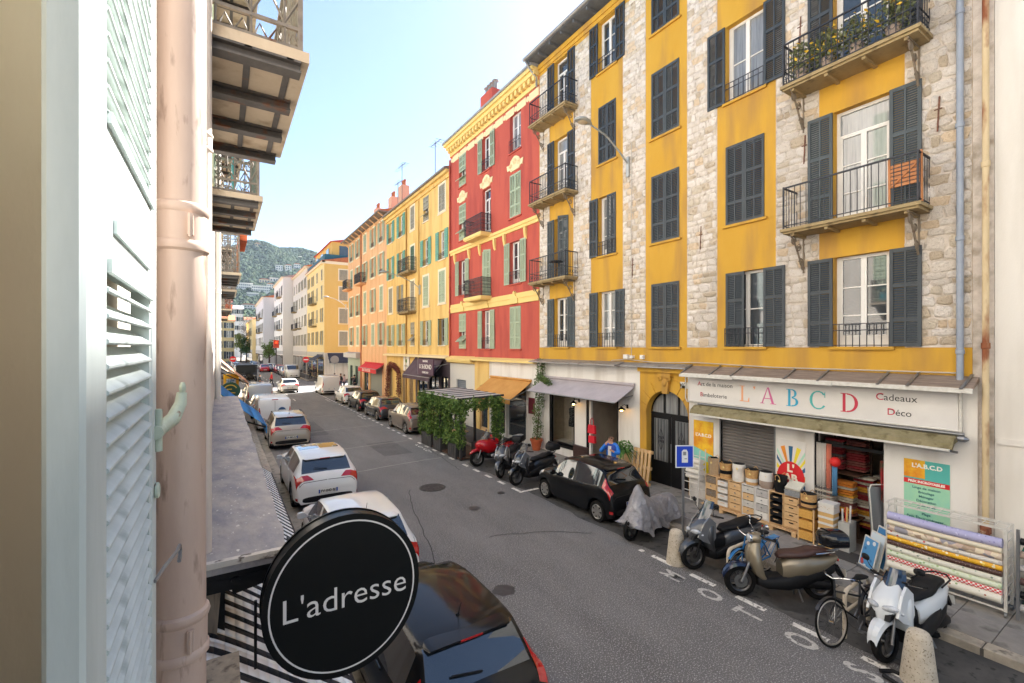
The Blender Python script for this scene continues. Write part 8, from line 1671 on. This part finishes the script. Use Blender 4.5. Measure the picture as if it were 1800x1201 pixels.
def end_block(label,X0,X1,Y,h,m,ncol,rows_,roofm=None,depth=12,shm=None):
    b = thing('apartment_building',label,'building',(X0,Y,0),0); W = X1-X0; cs = [W*(i+0.5)/ncol for i in range(ncol)]; shell(b,'wall',W,0.1,h,depth,m,[hole(x,z,1.4,hh) for x in cs for z,hh in rows_])
    for x in cs:
        for z,hh in rows_: window(b,x,z,1.4,hh,'open','open',shm or M_shG,simple=True,sill=M_trimW,bars=1)
    g = MB(); g.prism([(-0.4,h),(depth,h),(depth/2,h+2)],-0.3,W+0.3,'YZ'); g.build('roof',roofm or M_tile,b); return b
end_block('yellow three storey house closing the view at the street end',-6.0,3.4,175,13.6,M_py,3,[(1.0,2.4),(4.6,2.2),(8.0,2.2),(11.0,1.8)]); end_block('white modern block behind the yellow house',3.9,8.4,250,23,M_wwall,2,[(5,2),(9,2),(13,2),(17,2),(20.5,2)],M_zinc); end_block('low terracotta roofed house beyond the trees',6,24,330,22,M_lw,4,[(5,2.4),(10,2.4),(15,2.4)])
# trees at the street end
def tree(label, x, y, h, r, m, n=700, seed=1, trunkm=None, s=0.22):
    t = thing('street_tree',label,'tree',(x,y,0)); rd_ = random.Random(seed); g = MB(); g.tube([(0,0,0),(0.1,0,h*0.3),(0,0.1,h*0.55),(0.1,0,h*0.8)],[0.22,0.17,0.12,0.05],8)
    for k in range(7): a = k*0.9; g.tube([(0,0,h*(0.35+0.05*k)),(cos(a)*r*0.5,sin(a)*r*0.5,h*(0.5+0.05*k)),(cos(a)*r*0.8,sin(a)*r*0.8,h*(0.6+0.05*k))],[0.08,0.05,0.02],6)
    g.build('trunk',trunkm or M_woodD,t,smooth=50); g = MB()
    for k in range(16): a = rd_.uniform(0,6.3); q = rd_.uniform(0.2,0.75); leafy(g,(cos(a)*r*q,sin(a)*r*q,h*(0.45+0.5*rd_.random())),r*0.42,r*0.42,h*0.14,n//16,s,rd_,0.25)
    g.build('crown',m,t,fix=False)
tree('dark green evergreen tree at the end of the street',6.3,164,7.5,2.2,leafmat('evergreen leaf',(0.03,0.07,0.02),(0.06,0.11,0.03)),1500,3); tree('bright yellow green tree beside the evergreen',5.0,168,9,1.8,leafmat('spring leaf',(0.18,0.22,0.05),(0.26,0.30,0.07)),1300,4); tree('bare grey branched tree before the hill',9.5,205,17,5,leafmat('grey twig',(0.14,0.12,0.10),(0.2,0.17,0.14)),900,5); tree('second bare tree by the far right row',11,225,18,5,MATS['grey twig'],900,6); tree('small leafy tree before the grey building',8.9,116,6,1.6,leafmat('young leaf',(0.10,0.17,0.04),(0.16,0.24,0.06)),900,7)
# small street things
def no_entry(label,x,y,h=2.6,r=0.3,back=False):
    t = thing('no_entry_sign',label,'sign',(x,y,0)); g = MB(); g.cyl((0,0.03,0),(0,0.03,h+r),0.03,n=8); g.build('post',M_alu,t); g = MB(); g.lathe([(r,-0.012),(r,0.012)],n=24,c=(0,0,h),ax='Y'); g.build('disc',M_alu if back else mat('sign red','#c8141e',rough=0.4),t)
    if not back: g = MB(); g.box(-r*0.72,r*0.72,-0.017,-0.0125,h-r*0.17,h+r*0.17); g.build('bar',MATS['sign white'],t)
no_entry('round red no entry sign at the corner by the amber building',9.9,69.2,3.0,0.42); no_entry('round red no entry sign on the near side beyond the crossing',1.35,78,3.0,0.42); no_entry('grey back of a round sign by the white van',11.6,58.5,3.2,0.5,True)
t = thing('traffic_light','red lit pedestrian signal far up the right pavement','traffic light',(9.3,104,0)); g = MB(); g.cyl((0,0,0),(0,0,5.0),0.08,n=8); g.build('post',M_black,t); g = MB(); g.box(-0.5,0.5,-0.25,0.25,4.6,6.2); g.build('housing',mat('orange red box','#c8442a',rough=0.5),t); g = MB(); g.lathe([(0.2,-0.02),(0.2,0.0)],n=16,c=(0,-0.26,5.7),ax='Y'); g.build('red_lamp',mat('lit red lamp','#ff3a20',emit='#ff2a10',estr=1.5),t)
t = thing('bin_shelter','black roofed shelter with parked motorcycles beyond the crossing','shelter',(2.9,73.5,0)); g = MB(); g.box(-1.2,1.3,-0.2,3.2,2.1,2.25); g.build('roof',M_black,t); g = MB(); g.box(-1.2,1.3,3.1,3.2,0,2.1); g.build('back_panel',mat('dark glass panel','#2b2e31',rough=0.2),t)
for x in (-1.1,1.2):
    for y in (-0.1,3.1): g = MB(); g.box(x-0.05,x+0.05,y-0.05,y+0.05,0,2.1); g.build('post',M_black,t)
for i, lb in enumerate(('dark scooter under the black shelter, left one','dark scooter under the black shelter, right one')): scooter(lb,(2.3+i*1.3,73.6,0),radians(-60),P_dark,scr=M_screenC)
# ================================================================ the wooded hill
random.seed(31)
def hill_h(x,y):
    d = y; base = 0
    ridge = 325*math.exp(-((y-1700)/560)**2)*(0.80+0.20*math.exp(-((x-160)/600)**2))
    ridge *= 1+0.05*sin(x*0.008-0.2)+0.03*sin(x*0.021)+0.02*sin(x*0.05+y*0.01)
    return max(-3, ridge+22*math.exp(-((y-800)/260)**2)-12)
g = MB(); NX, NY = 60, 44; V = [[g.P(x,y,hill_h(x,y)) for x in [-1700+3600*i/NX for i in range(NX+1)]] for y in [430+1800*j/NY for j in range(NY+1)]]
for j in range(NY):
    for i in range(NX): g.F([V[j][i],V[j][i+1],V[j+1][i+1],V[j+1][i]])
tag(g.build('hill',mat('hill scrub',(0.055,0.075,0.035),(0.10,0.10,0.06),scale=0.02,rough=0.95),fix=False,smooth=60),kind='structure')
HM = [leafmat('hill crown a',(0.035,0.056,0.034),(0.055,0.08,0.045),rough=1.0), leafmat('hill crown b',(0.045,0.062,0.032),(0.07,0.088,0.045),rough=1.0), leafmat('hill crown c',(0.022,0.038,0.024),(0.038,0.055,0.032),rough=1.0)]
g = MB(); rd_ = random.Random(77)
def crown(g,x,y,z,r,hh):
    n = 7; rings = []; ph = rd_.random()*6
    for a,s in ((-0.2,0.55),(0.25,1.0),(0.65,0.86),(0.92,0.42)):
        rings.append([g.P(x+r*s*cos(2*pi*k/n+ph)*rd_.uniform(0.75,1.2),y+r*s*sin(2*pi*k/n+ph)*rd_.uniform(0.75,1.2),z+hh*a*rd_.uniform(0.88,1.12)) for k in range(n)])
    g.skin(rings)
cnt = 0
while cnt < 12000:
    y = rd_.uniform(520,1780); px = rd_.uniform(375,640); a_,b_ = ray(px); x = y*a_/b_; z = hill_h(x,y)
    if z < 6: 
        if rd_.random() < 0.6: continue
    g.mi = rd_.randrange(3); r = rd_.uniform(3.5,8.0); crown(g,x,y,z,r,rd_.uniform(7,12)); cnt += 1
tag(g.build('wooded_slope',HM,fix=False,smooth=35),'dense blue green woodland covering the hill','woodland',kind='stuff')
M_hw_ = mat('villa wall','#d8d0c4','#e2dbd0',scale=0.3,rough=0.9); M_hp = mat('villa ochre wall','#c9b48c',rough=0.9)
def villa(label, px, py, wp, hp, m, roof=True, cols_=3, rows_=2):
    """a hillside house: walks up the slope along its sight line until the ground carries it"""
    a_,b_ = ray(px); y = 560.0
    while y < 1690 and hill_h(y*a_/b_,y)+3 < 4.7+(611-py)/800*(y/b_): y += 4
    x = y*a_/b_; q = (y/b_)/800; w, h, d = wp*q, hp*q, 14; z = 4.7+(611-py)*q; t = thing('hill_house',label,'house',(x,y-8,z)); g = MB(); g.box(-w/2,w/2,-d/2,d/2,-14,h); g.build('wall',m,t)
    if roof: g = MB(); g.prism([(-w/2-0.6,h),(w/2+0.6,h),(w*0.25,h+2.4),(-w*0.25,h+2.4)],-d/2-0.6,d/2+0.6,'XZ'); g.build('roof',M_tile,t)
    else: g = MB(); g.box(-w/2-0.6,w/2+0.6,-d/2-0.8,d/2,h,h+0.5); g.build('roof',M_wwall,t)
    for i in range(cols_):
        for j in range(rows_): xx = -w/2+w*(i+0.5)/cols_; zz = 1+(h-1)*j/rows_; g = MB(); g.box(xx-w/cols_*0.3,xx+w/cols_*0.3,-d/2-0.15,-d/2-0.02,zz,zz+(h-1)/rows_*0.6); g.build('window',M_pane,t)
for px,py,w,h,m,rf,n,lb in ((490,476,11,8,M_hw_,False,3,'white villa high on the wooded hill, left of the pair'),(506,476,10,8,M_hw_,True,3,'white villa high on the wooded hill, right of the pair'),(481,496,13,6,M_hw_,False,3,'pale villa on the hillside below the pair'),(464,498,16,5,M_hp,True,4,'ochre villa on the hillside with tiled roof'),(521,474,10,8,M_hw_,True,3,'white house behind the orange gable'),(430,509,24,10,M_hw_,False,8,'long white apartment block low on the hill, left one'),(458,514,28,10,M_hw_,False,9,'long white apartment block low on the hill, right one'),(444,522,18,6,M_hw_,False,6,'white terrace house between and below the long blocks'),(474,508,10,7,M_hw_,True,3,'white house right of the long blocks'),(452,434,8,4,M_hp,True,2,'small ochre house near the hilltop'),(436,546,22,9,M_lw,True,5,'low beige house at the foot of the hill'),(472,540,16,8,M_hw_,True,4,'white house at the foot of the hill beside the grey building')):
    villa(lb,px,py,w,h,m,rf,cols_=n,rows_=1 if h < 7 else 2)
a_,b_ = ray(432); y = 1640; t = thing('radio_mast','slender lattice radio mast on the hilltop','mast',(y*a_/b_,y,hill_h(y*a_/b_,y))); Mm = mat('mast steel','#8d9096',rough=0.6)
for sx,sy in ((-1,-1),(1,-1),(1,1),(-1,1)): g = MB(); g.bar((sx*4,sy*4,0),(sx*0.8,sy*0.8,62),0.8); g.build('leg',Mm,t)
for k in range(8): z = 7*k+4; w = 4-3.2*z/62; g = MB(); g.bar((-w,-w,z),(w,-w,z+6),0.5); g.bar((w,-w,z),(-w,-w,z+6),0.5); g.build('brace',Mm,t)
g = MB(); g.cyl((0,0,58),(0,0,80),0.8,n=6); g.lathe([(2.4,40),(2.4,43)],n=10); g.build('antenna',Mm,t)
# ================================================================ haze
g = MB(); g.box(-2200,2400,-40,2300,-4.0,420); hz = g.build('haze',None) if False else None
me = MB(); me.box(-2200,2400,-40,2300,-4.5,430); hz = put('haze',me.mesh('haze',[]) if False else bpy.data.meshes.new('haze'))
bm = bmesh.new(); bmesh.ops.create_cube(bm,size=1.0); bm.to_mesh(hz.data); bm.free(); hz.scale = (4600,2340,434.5); hz.location = (100,1130,212.75)
hm = bpy.data.materials.new('haze'); hm.use_nodes = True; n_ = hm.node_tree; n_.nodes.clear(); o_ = n_.nodes.new('ShaderNodeOutputMaterial'); v_ = n_.nodes.new('ShaderNodeVolumePrincipled'); v_.inputs['Color'].default_value = (0.70,0.83,1.0,1); v_.inputs['Density'].default_value = 0.00006; v_.inputs['Anisotropy'].default_value = 0.2; n_.links.new(v_.outputs[0],o_.inputs['Volume'])
hz.data.materials.append(hm); hz['kind'] = 'stuff'; hz['label'] = 'thin pale blue air over the street and hill'
